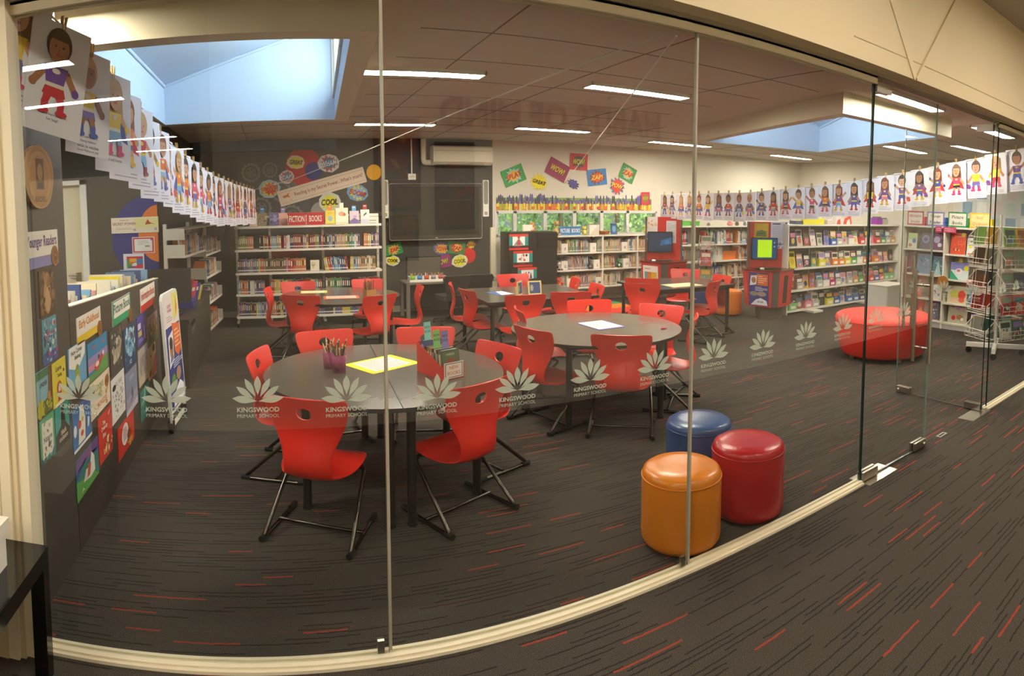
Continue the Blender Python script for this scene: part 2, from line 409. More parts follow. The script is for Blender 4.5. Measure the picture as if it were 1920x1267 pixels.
m.box(D1, D1 + .07, 6.42, 6.53, 0, DZ + .05, WHITE); m.box(D0 - .07, D0, 6.42, 6.53, 0, DZ + .05, WHITE); m.box(D0 - .07, D1 + .07, 6.42, 6.53, DZ, DZ + .05, WHITE)
door3 = struct(m, 'door_3')
m = MB(); m.box(D1 - .10, D1 - .05, 6.47, 6.50, .88, .98, STEEL); m.tube([(D1 - .08, 6.49, .95), (D1 - .08, 6.45, .95), (D1 - .18, 6.45, .95)], .009, STEEL, 8)
m.build('door_handle', door3, (0, 0, 0), 0, None).location = -door3.location
SK = mat('#b9ac93', 0.5)
m = MB(); m.box(3.4, 10.25, YB - .015, YB, 0, .09, SK); m.box(-1.15, 3.3, YB - .015, YB, 0, .09, SK); struct(m, 'baseboard_back')

# ---- the glass front, its header, jamb and sill
m = MB(); m.box(-7, -.980, 1.98, 2.13, 0, 3.12, CREAM); struct(m, 'wall_front_left')
m = MB(); m.box(-.980, -.940, 1.985, 2.12, 0, 2.36, CREAM_L); m.box(-.940, -.920, 2.0, 2.12, 0, 2.36, CREAM); m.box(-.920, -.880, 2.015, 2.12, 0, 2.36, CREAM_L)
struct(m, 'trim_jamb')
m = MB(); m.box(-.98, 12.5, 1.95, 2.05, 2.375, 3.12, CREAM); m.box(-.98, 12.5, 2.05, 2.14, 2.36, 3.12, mat('#9a8d78', .7)); struct(m, 'wall_front_header')
m = MB()
for (x0, x1) in ((-.88, 2.93), (4.66, 12.5)):
    m.box(x0, x1, 2.062, 2.078, 2.318, 2.362, CREAM_L); m.box(x0, x1, 2.100, 2.116, 2.318, 2.362, CREAM_L)
    m.box(x0, x1, 2.062, 2.116, 2.350, 2.364, CREAM_L)
struct(m, 'trim_head_channel')
m = MB()
for (x0, x1) in ((-.88, 2.925), (4.66, 12.5)):
    m.box(x0, x1, 2.048, 2.118, 0, .012, CREAM_L); m.box(x0, x1, 2.062, 2.080, .012, .020, CREAM_L); m.box(x0, x1, 2.098, 2.112, .012, .020, CREAM_L)
struct(m, 'trim_sill')
# the two ribs that run down the header in a V
m = MB(); V = Vector((3.15, 1.949, 2.38))
for tx, tz, w in ((3.72, 3.12, .018), (2.62, 3.12, .045)):
    d = Vector((tx, 1.949, tz)) - V; s = Vector((d.z, 0, -d.x)).normalized() * w
    t = Vector((0, -.012 if w < .03 else -.006, 0))
    vs = [V - s * .4, V + s * .4, V + d + s, V + d - s]
    m.add(vs + [v + t for v in vs], [(0, 1, 2, 3), (7, 6, 5, 4), (0, 4, 5, 1), (1, 5, 6, 2), (2, 6, 7, 3), (3, 7, 4, 0)], CREAM)
m.box(2.55, 12.5, 1.946, 1.95, 2.475, 2.48, mat('#c2b290', .7)); struct(m, 'trim_header_ribs')
GT = 2.34
def pane(x0, x1, name):
    m = MB(); m.box(x0, x1, 2.083, 2.095, .02, GT, GLASS); m.box(x1, x1 + .0008, 2.083, 2.095, .02, GT, GLASS_EDGE); struct(m, name)
pane(-.88, .366, 'window_2'); pane(.376, 1.655, 'window_3'); pane(1.665, 2.925, 'window_4')
m = MB(); SIL = mat('#a39d8c', 0.25, 0, 0.6)
for x in (.371, 1.660): m.box(x - .0052, x + .0052, 2.081, 2.097, .03, 2.33, SIL)
struct(m, 'trim_glass_joints')
m = MB()
for x in (.335, 1.62):
    m.box(x - .012, x + .012, 2.07, 2.083, .03, .075, STEEL)
struct(m, 'trim_glass_clips')
# right-hand panes beyond the doors
m = MB(); m.box(4.70, 12.4, 2.083, 2.095, .02, GT, GLASS); m.box(4.695, 4.70, 2.083, 2.095, .02, GT, GLASS_EDGE); struct(m, 'window_5')

def door_leaf(name, w, loc, rotz, flip=1):
    """a frameless glass leaf, hinge at the local origin, running along +x"""
    r = bpy.data.objects.new(name, None); COL.objects.link(r); r.location = loc; r.rotation_euler = (0, 0, rotz); r['kind'] = 'structure'
    m = MB(); m.box(0, w, -.006, .006, .012, 2.33, GLASS); m.build('glass_pane', r)
    m = MB(); m.box(-.0035, 0.0, -.0065, .0065, .012, 2.33, GLASS_EDGE); m.box(w, w + .003, -.0065, .0065, .012, 2.33, mat('#8aa39b', .15)); m.box(0, w, -.0065, .0065, .009, .0125, mat('#3c4a45', .2)); m.build('polished_edge', r)
    for nm, x0, x1, z0, z1 in (('patch_fitting', 0.0, .15, .008, .06), ('patch_fitting', 0.0, .15, 2.28, 2.335), ('lock_patch', w - .15, w - .01, .010, .062)):
        m = MB(); m.box(x0, x1, -.022, -.006, z0, z1, STEEL); m.box(x0, x1, .006, .022, z0, z1, STEEL); o = m.build(nm, r)
        if nm == 'lock_patch':
            m = MB(); m.lathe([(0, 0), (.012, 0), (.012, .016), (0, .016)], (0, 0, 0), STEEL, 12)
            q = m.build('thumb_turn', o, (w - .04, -.022 * flip, .036)); q.rotation_euler = (PI / 2 * flip, 0, 0)
    hx = w - .09
    for sy in (-1, 1):
        m = MB(); m.tube([(hx, sy * .062, .60), (hx, sy * .062, 1.22)], .0135, STEEL, 14)
        for z in (.70, 1.12): m.tube([(hx, sy * .006, z), (hx, sy * .062, z)], .008, STEEL, 10)
        m.build('pull_handle', r)
    return r
door_leaf('door_1', .735, (2.937, 2.089, 0), 0)
door_leaf('door_2', .86, (4.60, 2.089, 0), math.radians(86.5), -1)
m = MB()
m.box(2.93, 3.23, 2.015, 2.165, 0, .004, STEEL); struct(m, 'trim_floor_plate_near')
m = MB(); m.box(4.33, 4.66, 2.03, 2.165, 0, .004, STEEL); struct(m, 'trim_floor_plate_far')
m = MB(); m.box(3.88, 3.99, 2.07, 2.11, 0, .003, STEEL); m.box(3.895, 3.975, 2.083, 2.097, .003, .0036, RUBBER); struct(m, 'trim_floor_bolt')

# ---- the corridor behind the camera (it shows as reflections in the glass)
YC = -.27
m = MB(); m.box(-1.8, -.42, YC - .12, YC, 0, 1.88, mat('#e4dac4', .75)); struct(m, 'wall_corridor_low')
m = MB(); m.box(-.42, 12.5, YC - .12, YC, 0, 3.12, mat('#e4dac4', .75)); struct(m, 'wall_corridor')
m = MB(); CC = mat('#a89d8a', .85)
m.box(-1.0, 12.5, -.39, 2.0, 3.10, 3.16, CC); struct(m, 'ceiling_corridor')
m = MB(); m.box(-7, -.42, -9, -.39, 2.68, 2.74, CC); m.box(-7, -1.0, -.39, 2.0, 2.68, 2.74, CC); m.box(-1.05, -1.0, -.39, 2.0, 2.68, 3.16, CC); m.box(-1.05, -.42, -.44, -.39, 2.68, 3.16, CC); struct(m, 'ceiling_lobby')
m = MB(); m.box(-7, -.9, -9.1, -9, 0, 2.7, mat('#6f675c', .8)); m.box(-7.1, -7, -9, 2.1, 0, 3.12, mat('#b8ac96', .8)); m.box(-.52, -.42, -9, -.39, 0, 2.7, mat('#8a8172', .8)); struct(m, 'wall_lobby')
m = MB(); m.box(12.4, 12.5, -.3, 2.0, 0, 3.12, CREAM); struct(m, 'wall_corridor_end')
# ---- lamps
LAMP = lamp_mat('lamp_diffuser', LIGHT_WARM, LAMP_POWER)
LAMPC = lamp_mat('corridor_diffuser', LIGHT_WARM, LAMP_POWER * .55)
LAMPF = mat('#e8e4da', 0.5)
def ceiling_lamp(name, label, x0, x1, y, z, w=.17, group=None, turn=0.0, dm=None):
    r = thing(name, label, 'ceiling light', ((x0 + x1) / 2, y, z - .03), turn, group); L = (x1 - x0) / 2
    m = MB(); t = .012
    m.box(-L, L, -w / 2, -w / 2 + t, 0, .03, LAMPF); m.box(-L, L, w / 2 - t, w / 2, 0, .03, LAMPF)
    m.box(-L, -L + t, -w / 2, w / 2, 0, .03, LAMPF); m.box(L - t, L, -w / 2, w / 2, 0, .03, LAMPF); m.build('frame', r)
    m = MB(); m.box(-L + t, L - t, -w / 2 + t, w / 2 - t, .003, .012, dm or LAMP); m.build('diffuser', r)
    return r
G = 'linear ceiling lights in the library'
for x0, x1, y, lab in ((-1.75, -.80, 2.74, 'ceiling light over the counter end, above the first hero sheets'),
                       (.66, 1.60, 4.58, 'long ceiling light beside the big roof well, nearest the glass front'),
                       (2.50, 3.52, 4.58, 'long ceiling light above the second round table'),
                       (.99, 1.98, 7.46, 'long ceiling light in front of the dark back wall'),
                       (3.05, 4.10, 7.46, 'long ceiling light in front of the white comic-card wall'),
                       (5.45, 6.62, 7.95, 'long ceiling light just past the second glass joint, by the far windows'),
                       (8.30, 9.35, 8.15, 'long ceiling light farthest back, in the far corner of the library'),
                       (7.75, 8.85, 5.25, 'long ceiling light above the reader box shelves'),
                       (4.30, 5.25, 2.98, 'long ceiling light just inside the open door leaf'),
                       (6.25, 7.20, 3.05, 'ceiling light above the wire book spinner by the far pane')):
    ceiling_lamp('linear_light', lab, x0, x1, y, ZC, group=G)
for y, lab in ((.02, 'lobby light whose reflection crosses the first hero sheets'), (-1.45, 'lobby light reflected below the first one over the hero sheets'),
               (-4.6, 'lobby light reflected third down over the hero sheets'), (-6.4, 'lobby light reflected lowest over the hero sheets')):
    ceiling_lamp('lobby_light', lab, -2.32, -1.32, y, 2.68, group='linear lights in the lobby')
for x, lab in ((.2, 'corridor light over the camera'), (2.2, 'corridor light over the stools'), (4.2, 'corridor light over the doors'), (7.0, 'corridor light at the far end')):
    ceiling_lamp('corridor_light', lab, x - .5, x + .5, .75, 3.10, group='linear lights in the corridor', dm=LAMPC)
ceiling_lamp('alcove_fill_light', 'added unseen fill light over the staff alcove behind the counter', -3.2, -2.2, 4.4, ZC)  # hidden lamp added to brighten the alcove, which is too dark without it
for i, (x, y) in enumerate(((-.98, 6.6), (-.55, 6.75), (-.20, 6.75))):
    r = thing('downlight', 'tiny round downlight, %s from the alcove, in the ceiling past the roof well' % ordinal(i + 1), 'downlight', (x, y, ZC - .012), 0, 'downlights past the roof well')
    a = MB(); a.lathe([(.032, 0), (.045, 0), (.045, .012), (.032, .012), (.032, 0)], (0, 0, 0), WHITE, 20); a.build('ring', r)
    a = MB(); a.ell(Frame((0, 0, .004), (1, 0, 0), (0, -1, 0)), 0, 0, .032, .032, 0, lamp_mat('downlight_glow', (1, .9, .75), 14) if i == 0 else bpy.data.materials['downlight_glow'], 20); a.build('lens', r)
a = MB(); a.lathe([(.0, -.035), (.045, -.033), (.062, -.012), (.066, 0)], (3.05, 5.05, ZC), mat('#d8d0c2', .5), 24); a.lathe([(.066, 0), (.07, 0)], (3.05, 5.05, ZC), WHITE, 24)
tag(a.build('smoke_detector'), 'small white smoke detector on the ceiling between the lights', 'smoke detector')
# the strings
STR = mat('#e6dfcf', 0.8)
# ================================================================== chairs
def smooth_mesh(o, ang=0.6):
    for p in o.data.polygons: p.use_smooth = True
    o.data.set_sharp_from_angle(angle=ang)
def chair_shell():
    prof = [(.205, .312, .23), (.195, .323, .32), (.16, .333, .385), (.10, .333, .415), (.03, .324, .42), (-.05, .315, .40), (-.11, .309, .34), (-.165, .315, .275),
            (-.208, .342, .245), (-.222, .39, .238), (-.211, .445, .268), (-.194, .50, .318), (-.187, .55, .37), (-.192, .60, .415), (-.207, .65, .448), (-.222, .697, .455), (-.229, .715, .448), (-.233, .721, .42), (-.2335, .722, .405)]
    nu = 8; vs = []; fs = []
    for i, (y, z, w) in enumerate(prof):
        for k in range(nu + 1):
            u = 2 * k / nu - 1; x = u * w / 2 * (.95 if z > .42 else 1)
            if z < .365 and y > -.2: dz, dy = .016 * u * u * (1 if i > 2 else .3), 0
            else: dz, dy = 0, .030 * u * u
            vs.append((x, y + dy, z + dz))
    for i in range(len(prof) - 1):
        for k in range(nu):
            a = i * (nu + 1) + k; fs.append((a, a + 1, a + nu + 2, a + nu + 1))
    me = bpy.data.meshes.new('shell'); me.from_pydata(vs, [], fs); me.update()
    o = bpy.data.objects.new('shell', me); COL.objects.link(o)
    md = o.modifiers.new('so', 'SOLIDIFY'); md.thickness = .009; md.offset = 0
    md = o.modifiers.new('su', 'SUBSURF'); md.levels = 2; md.render_levels = 2
    cu = MB(); n = 28; f = Frame((0, 0, .642), (1, 0, 0))
    cu.prism([(.040 * math.cos(2 * PI * k / n), .030 * math.sin(2 * PI * k / n)) for k in range(n)], f, .05, .35, RED)
    co = cu.build('cutter', None, (0, 0, 0))
    md = o.modifiers.new('bo', 'BOOLEAN'); md.operation = 'DIFFERENCE'; md.object = co; md.solver = 'EXACT'
    dg = bpy.context.evaluated_depsgraph_get(); dg.update()
    res = bpy.data.meshes.new_from_object(o.evaluated_get(dg)); res.name = 'seat_shell'
    bpy.data.objects.remove(o); bpy.data.objects.remove(co)
    res.materials.clear(); res.materials.append(RED)
    res.polygons.foreach_set('material_index', [0] * len(res.polygons))
    return res
SHELL = chair_shell()
def bend(pts, r=.03, n=4):
    """round the corners of a bent tube"""
    pts = [Vector(p) for p in pts]; out = [pts[0]]
    for i in range(1, len(pts) - 1):
        a, b, c = pts[i - 1], pts[i], pts[i + 1]; d1, d2 = (a - b), (c - b)
        rr = min(r, d1.length * .45, d2.length * .45); p, q = b + d1.normalized() * rr, b + d2.normalized() * rr
        for k in range(n + 1):
            t = k / n; out.append(p * (1 - t) ** 2 + b * 2 * t * (1 - t) + q * t * t)
    out.append(pts[-1]); return out
def make_chair():
    r = thing('school_chair', '', 'chair')
    o = bpy.data.objects.new('seat_shell', SHELL); COL.objects.link(o); o.parent = r; smooth_mesh(o)
    for s in (-1, 1):
        m = MB(); m.tube(bend([(s * .06, .02, .300), (s * .155, .10, .298), (s * .197, .085, .288), (s * .222, -.232, .0115), (s * .222, .15, .0115)], .035), .0112, CHROME, 10)
        lg = m.build('leg', r)
        m = MB(); m.tube([(s * .222, -.245, .0155), (s * .222, -.19, .0155)], .0155, RUBBER, 10); m.build('floor_glide', lg)
        m = MB(); m.tube([(s * .222, .10, .0145), (s * .222, .165, .0145)], .0145, RUBBER, 10); m.build('floor_glide', lg)
    m = MB(); m.tube([(-.222, -.03, .022), (.222, -.03, .022)], .0085, CHROME, 8); m.build('stretcher', r)
    m = MB(); m.box(-.075, .075, -.07, .09, .292, .318, RUBBER); m.build('seat_mount', r)
    return r
CHAIR0 = make_chair(); USED = [False]
def chair(x, y, fx, fy, label, group):
    """x, y: middle of the seat; fx, fy: the way the sitter faces"""
    rz = math.atan2(-fx, fy)
    if not USED[0]:
        USED[0] = True; CHAIR0.location = (x, y, 0); CHAIR0.rotation_euler = (0, 0, rz); CHAIR0['label'] = label; CHAIR0['group'] = group
    else: dup(CHAIR0, (x, y, 0), rz, label, group)
def chair_back(bx, by, fx, fy, label, group):
    """placed by the middle of the top of its back"""
    l = math.hypot(fx, fy); fx, fy = fx / l, fy / l; chair(bx + .23 * fx, by + .23 * fy, fx, fy, label, group)
G1 = 'red chairs at the nearest round table'; G2 = 'red chairs at the second round table'; G3 = 'red chairs at the round table by the fiction shelves'
G4 = 'red chairs at the long middle table'; G5 = 'red chairs at the long table before the non-fiction shelves'
chair_back(.105, 2.825, .43, .90, 'red chair seen from behind, closest to the glass, hole in its back', G1)
chair_back(-.150, 3.83, .95, -.30, 'red chair at the counter side of the nearest round table, seen edge-on', G1)
chair_back(.333, 4.42, .20, -.98, 'red chair across the nearest table, behind the pencil pots', G1)
chair_back(1.07, 4.36, -.22, -.97, 'red chair across the nearest table, behind the box of new books', G1)
chair_back(1.40, 3.66, -.93, -.36, 'red chair between the two near round tables, facing the pencil pots', G1)
chair_back(1.00, 2.87, -.40, .91, 'red chair turned beside the second glass joint, its seat towards the seam', G1)
chair_back(1.745, 4.04, .95, .30, 'red chair in profile at the second round table, beside the new-books table', G2)
chair_back(1.98, 4.86, .97, -.22, 'red chair half hidden behind the profile chair of the second round table', G2)
chair_back(2.793, 5.06, -.28, -.96, 'red chair across the second round table, mirrored in its top', G2)
chair_back(3.24, 4.50, -.80, -.55, 'red chair on the far window side of the second round table', G2)
chair_back(2.21, 3.545, .58, .81, 'red chair seen from behind at the front of the second round table', G2)
chair_back(3.11, 3.84, -.72, .69, 'red chair at the second round table right beside the third glass panel joint', G2)
chair_back(.235, 6.22, .42, .91, 'red chair seen from behind at the near shelf end of the fiction table', G3)
chair_back(.265, 7.42, .10, -.99, 'red chair across the fiction table, nearer the garland end', G3)
chair_back(-.12, 6.86, .95, -.15, 'red chair at the garland end of the fiction table', G3)
chair_back(1.05, 6.05, -.45, .89, 'red chair seen from behind at the fiction table, beside the glass joint', G3)
chair_back(1.13, 7.46, -.12, -.99, 'red chair across the fiction table, behind the brown pencil holder', G3)
chair_back(1.60, 6.62, -1.0, .08, 'red chair in full profile in front of the computer desk', G3)
chair_back(1.92, 6.70, .92, -.25, 'red chair in profile at the end of the middle table, farther of the two', G4)
chair_back(1.93, 6.16, .97, .12, 'red chair in profile at the end of the middle table, nearer of the two', G4)
chair_back(2.944, 7.35, -.1, -.99, 'red chair across the middle table, in front of the black cabinet', G4)
chair_back(2.387, 5.57, .12, .99, 'red chair seen from behind at the middle table, behind the two photo frames', G4)
chair_back(2.88, 5.57, .30, .95, 'red chair seen from behind at the middle table, beside the rainbow rug side', G4)
chair_back(3.50, 6.60, -.95, .22, 'red chair at the rug end of the middle table, farther of the two', G4)
chair_back(3.45, 5.99, -.93, .12, 'red chair at the rug end of the middle table, nearer of the two', G4)
chair_back(3.89, 5.82, .70, .71, 'red chair seen from behind at the rug corner of the far long table', G5)
chair_back(4.17, 6.24, .72, .69, 'red chair directly behind the one at the rug corner of the far table', G5)
chair_back(4.80, 5.57, -.45, .89, 'red chair turned out at the near side of the far long table, tubes showing', G5)
chair_back(5.32, 6.03, -.95, .12, 'red chair at the stool end of the far long table, partly covered', G5)
chair_back(5.36, 6.90, -.75, -.66, 'red chair across the far long table, before the wire book stand', G5)
# ================================================================== tables
TOP = mat('#5b534a', 0.17, noise=0.05, nscale=30, spec=0.5); TEDGE = mat('#191715', 0.4); LEGM = mat('#201d1b', 0.4)
ZT = .632
def half_table(cx, cy, R, ang, label, group):
    """half-round table; the straight edge runs through the centre along direction ang, the half lies to its left"""
    r = thing('half_round_table', label, 'table', (cx, cy, 0), ang, group)
    n = 40; g = .002
    pts = [(R * math.cos(PI * k / n), max(g, R * math.sin(PI * k / n))) for k in range(n + 1)]
    f = Frame((0, 0, 0), (1, 0, 0), (0, 1, 0))
    m = MB(); m.prism(pts, f, ZT - .022, ZT, TOP, TEDGE); m.build('tabletop', r)
    for x, y in ((-R + .10, .055), (R - .10, .055), (-.36, R * .66), (.36, R * .66)):
        m = MB(); m.tube([(x, y, .012), (x, y, ZT - .022)], .024, LEGM, 14); lg = m.build('leg', r)
        m = MB(); m.tube([(x, y, 0), (x, y, .014)], .027, RUBBER, 14); m.build('foot_cap', lg)
    m = MB(); m.fbox(Frame((0, 0, 0), (1, 0, 0), (0, 1, 0)), -R + .10, R - .10, .045, .065, ZT - .06, ZT - .022, LEGM)
    m.fbox(Frame((0, 0, 0), (1, 0, 0), (0, 1, 0)), -.36, .36, R * .66 - .01, R * .66 + .01, ZT - .06, ZT - .022, LEGM); m.build('under_rail', r)
GT_ = 'dark half round tables pushed together'
T1, T2, T3 = (.62, 3.58), (2.43, 4.27), (.70, 6.78)
half_table(*T1, .705, PI / 2 - .04, 'half round dark table with the pencil pots, near the counter', GT_)
half_table(*T1, .705, -PI / 2 - .04, 'half round dark table carrying the red box of new books', GT_)
half_table(*T2, .675, -.18, 'far half of the second round table, under the purple sheet', GT_)
half_table(*T2, .675, PI - .18, 'near half of the second round table, with the pink clip', GT_)
half_table(*T3, .66, .05, 'far half of the round table before the fiction shelves', GT_)
half_table(*T3, .66, PI + .05, 'near half of the round table before the fiction shelves', GT_)
def long_table(x0, x1, y0, y1, label, rz=0.0):
    cx, cy = (x0 + x1) / 2, (y0 + y1) / 2; a, b = (x1 - x0) / 2, (y1 - y0) / 2
    r = thing('long_table', label, 'table', (cx, cy, 0), rz, 'dark rectangular tables')
    f = Frame((0, 0, 0), (1, 0, 0), (0, 1, 0))
    m = MB(); m.prism(rrect(2 * a, 2 * b, .02, 3), f, ZT - .024, ZT, TOP, TEDGE); m.build('tabletop', r)
    for sx in (-1, 1):
        for sy in (-1, 1):
            x, y = sx * (a - .07), sy * (b - .07)
            m = MB(); m.tube([(x, y, .012), (x, y, ZT - .024)], .023, LEGM, 12); lg = m.build('leg', r)
            m = MB(); m.tube([(x, y, 0), (x, y, .014)], .026, RUBBER, 12); m.build('foot_cap', lg)
    m = MB(); 
    for sy in (-1, 1): m.box(-a + .07, a - .07, sy * (b - .07) - .01, sy * (b - .07) + .01, ZT - .065, ZT - .024, LEGM)
    for sx in (-1, 1): m.box(sx * (a - .07) - .01, sx * (a - .07) + .01, -b + .07, b - .07, ZT - .065, ZT - .024, LEGM)
    m.build('under_rail', r)
long_table(2.06, 3.33, 5.78, 6.86, 'long dark table in the middle with two photo frames on it')
long_table(4.12, 5.30, 5.80, 6.75, 'long dark table before the non-fiction shelves with a cream sheet on it', -.05)
# ================================================================== stools, big ottoman
def stool(x, y, col, label, r=.192, h=.36, group=None, name='drum_stool'):
    lm = mat(col, 0.28, spec=0.5, bump=0.08, nscale=260, noise=0.03)
    t = thing(name, label, 'stool', (x, y, 0), 0, group)
    m = MB(); m.lathe([(0, .012), (r * .93, .012), (r * .985, .03), (r, .055), (r, h * .5), (r * .998, h - .045), (r * .99, h - .036)], (0, 0, 0), lm, 56); m.build('side_cover', t)
    m = MB(); m.lathe([(r * .99, h - .036), (r * .985, h - .024), (r * .955, h - .008), (r * .86, h + .004), (r * .55, h + .010), (0, h + .012)], (0, 0, 0), lm, 56); m.build('top_cushion', t)
    m = MB(); m.tube([(r * 1.0 * math.cos(2 * PI * k / 56), r * 1.0 * math.sin(2 * PI * k / 56), h - .036) for k in range(57)], .0035, lm, 6, False); m.build('piping', t)
    m = MB(); m.lathe([(0, 0), (r * .8, 0), (r * .8, .013), (0, .013)], (0, 0, 0), RUBBER, 24); m.build('base', t)
GS = 'leather drum stools behind the glass'
stool(1.785, 2.303, '#e08218', 'orange leather drum stool standing right behind the glass joint', group=GS)
stool(2.235, 2.315, '#b3141c', 'deep red leather drum stool beside the orange one', h=.375, group=GS)
stool(2.27, 2.77, '#33507f', 'blue leather drum stool behind the orange and red ones', group=GS)
stool(6.20, 6.92, '#e07a12', 'orange stool under the non-fiction shelves beside the screen kiosk', .20, .36, 'stools by the non-fiction shelves')
stool(5.98, 7.30, '#27407a', 'blue stool under the non-fiction shelves, behind the orange one', .20, .36, 'stools by the non-fiction shelves')
r0 = thing('round_ottoman', 'big red round ottoman with a slanted top behind the door glass', 'ottoman', (5.74, 3.84, 0))
om = mat('#dc2a20', .5, bump=.1, nscale=300); m = MB(); R = .60; n = 64
ring = lambda rr, zf: [(rr * math.cos(2 * PI * k / n), rr * .98 * math.sin(2 * PI * k / n), zf) for k in range(n)]
lv = [(.41, .045), (.455, .05), (.48, .075), (.515, .24), (.545, .425), (.54, .452), (.515, .468), (.42, .476), (.0, .48)]
vs = [v for rr, z in lv for v in ring(rr, z)]
m.add(vs, [(i * n + k, i * n + (k + 1) % n, (i + 1) * n + (k + 1) % n, (i + 1) * n + k) for i in range(len(lv) - 1) for k in range(n)], om, True); m.build('cushion', r0)
m = MB(); m.tube([(.546 * math.cos(2 * PI * k / n), .535 * math.sin(2 * PI * k / n), .43) for k in range(n + 1)], .005, om, 6, False); m.build('piping', r0)
for k in range(4):
    a = PI / 4 + k * PI / 2 + .3; m = MB(); m.tube([(.38 * math.cos(a), .38 * math.sin(a), 0), (.38 * math.cos(a), .38 * math.sin(a), .05)], .025, STEEL, 12); m.build('leg', r0)
# ================================================================== printed cards
def C(c): return mat(c, 0.6)
def draw(m, fr, w, h, shapes, c0=.0006):
    """shapes in card units: 0..1 across and 0..1 up"""
    k = 0
    A = lambda u: (u - .5) * w
    B = lambda v: (v - .5) * h
    for s in shapes:
        c = c0 + k * .00035; k += 1; t = s[0]
        if t == 'r': m.rect(fr, A(s[1]), A(s[3]), B(s[2]), B(s[4]), c, C(s[5]))
        elif t == 'e': m.ell(fr, A(s[1]), B(s[2]), s[3] * w, s[4] * h, c, C(s[5]), 22, s[6] if len(s) > 6 else 0)
        elif t == 'p': m.poly([fr.p(A(u), B(v), c) for u, v in s[1]], C(s[2]))
        elif t == 't': m.text(fr, A(s[1]), B(s[2]), s[3] * h, s[4], c, C(s[5]), .022, (s[6] if len(s) > 6 else .92) * w, None, s[7] if len(s) > 7 else 0)
        elif t == 's': m.star(fr, A(s[1]), B(s[2]), s[3] * h, s[4] * h, s[5], c, C(s[6]), s[7] if len(s) > 7 else 1.0, .1, .18, s[8] if len(s) > 8 else 3)
        elif t == 'b': m.lines(fr, A(s[1]), A(s[3]), B(s[2]), B(s[4]), s[5], c, C(s[6]), int(w * 1000))
        elif t == 'd':                                            # scattered dabs of paint
            rn = random.Random(s[7]);
            for _ in range(s[5]):
                u, v = rn.uniform(s[1], s[3]), rn.uniform(s[2], s[4]); q = rn.uniform(.5, 1.3)
                m.ell(fr, A(u), B(v), s[8] * w * q, s[8] * w * rn.uniform(.3, 1.2) * q, c, C(rn.choice(s[6])), 8, rn.uniform(0, 3)); c += .00003
def card(name, label, cat, fr, w, h, bg, shapes, group=None, thick=.004, outline=None, parts=(), side=None):
    m = MB()
    if outline: m.prism(outline, fr, -thick, 0, C(bg), C(side or bg))
    else: m.fbox(fr, -w / 2, w / 2, -h / 2, h / 2, -thick, 0, C(bg))
    draw(m, fr, w, h, shapes)
    o = m.build(name); tag(o, label, cat, group)
    for pn, pm in parts: pm.build(pn, o, None, 0, o.location)
    return o
# ================================================================== the reading counter by the glass
PX = -.95
m = MB(); m.box(-1.00, PX, 2.13, 2.735, 0, ZC, mat('#4a443d', .5, noise=.05, nscale=20)); struct(m, 'wall_panel')
bd = MB(); bl = mat('#453e36', .45, noise=.05, nscale=18)
zt = lambda y: 1.175 - .05 * (y - 2.745)                        # the top edge drops a little towards the far end
sf = Frame((0, 0, 0), (0, 1, 0))
for c0, c1 in ((-.985, PX), (-1.36, -1.34)): bd.prism([(2.745, 0), (4.98, 0), (4.98, zt(4.98)), (2.745, zt(2.745))], sf, c0, c1, bl)
bd.box(-1.34, -.985, 2.745, 2.765, 0, 1.17, bl); bd.box(-1.34, -.985, 4.96, 4.98, 0, 1.06, bl)
tr = MB(); tr.box(-1.34, -.985, 2.765, 4.96, .955, .97, CREAM_L)
ed = MB()
for c0, c1 in ((-.99, -.946), (-1.36, -1.338)): ed.prism([(2.745, zt(2.745)), (4.98, zt(4.98)), (4.98, zt(4.98) + .006), (2.745, zt(2.745) + .006)], sf, c0, c1, CREAM_L)
dv = MB(); dv.box(-1.34, -.985, 3.66, 3.675, .97, 1.11, CREAM_L)
assemble('browser_counter', 'long dark book browser counter covered in book cover prints', 'counter', [('body', bd), ('tray', tr), ('edge_strip', ed), ('divider', dv)])
LF = Frame((PX + .0045, 0, 0), (0, 1, 0))
def lcard(name, label, cat, y0, y1, z0, z1, bg, shapes, group, parts=None, ang=0.0):
    f = LF.at((y0 + y1) / 2, (z0 + z1) / 2)
    if ang: f = f.turned(ang)
    return card(name, label, cat, f, y1 - y0, z1 - z0, bg, shapes, group, .004, None, parts or ())
def medal(y0, y1, z0, z1):
    m = MB(); f = LF.at((y0 + y1) / 2, (z0 + z1) / 2); r = (z1 - z0) / 2; n = 26
    pts = [(r * .95 * math.cos(2 * PI * k / n), r * math.sin(2 * PI * k / n)) for k in range(n)]
    m.prism(pts, f, .001, .004, C('#a06a2c')); m.ell(f, 0, 0, r * .76, r * .8, .0044, C('#8a5520')); m.rect(f, -r * .22, r * .22, -r * .38, r * .38, .0048, C('#5e3813')); m.star(f, 0, r * .1, r * .25, r * .1, 5, .0052, C('#b98238'))
    return [('medal', m)]
GSg = 'section signs on the counter front'; GBk = 'book cover prints on the counter front'
def section(title, y0, y1, z0, z1, ink, band, med, label, border=None):
    sh = ([('r', 0, 0, 1, 1, border), ('r', .06, .05, .94, .95, '#efe6d4')] if border else []) + [('r', 0, 0, 1, .30, band), ('t', .5, .67, .40, title, ink, .9)]
    lcard('section_sign', label, 'sign', y0, y1, z0, z1, '#efe6d4', sh, GSg, medal(*med))
section('Younger Readers', 2.235, 2.62, 1.395, 1.545, '#6a4a86', '#8c86b8', (2.515, 2.62, 1.385, 1.475), 'white and lilac section sign with purple letters, on the tall panel by the jamb')
section('Early Childhood', 2.83, 3.25, .975, 1.105, '#e08a3c', '#e8c315', (3.16, 3.27, .945, 1.03), 'section sign with orange letters and a yellow band on the counter front')
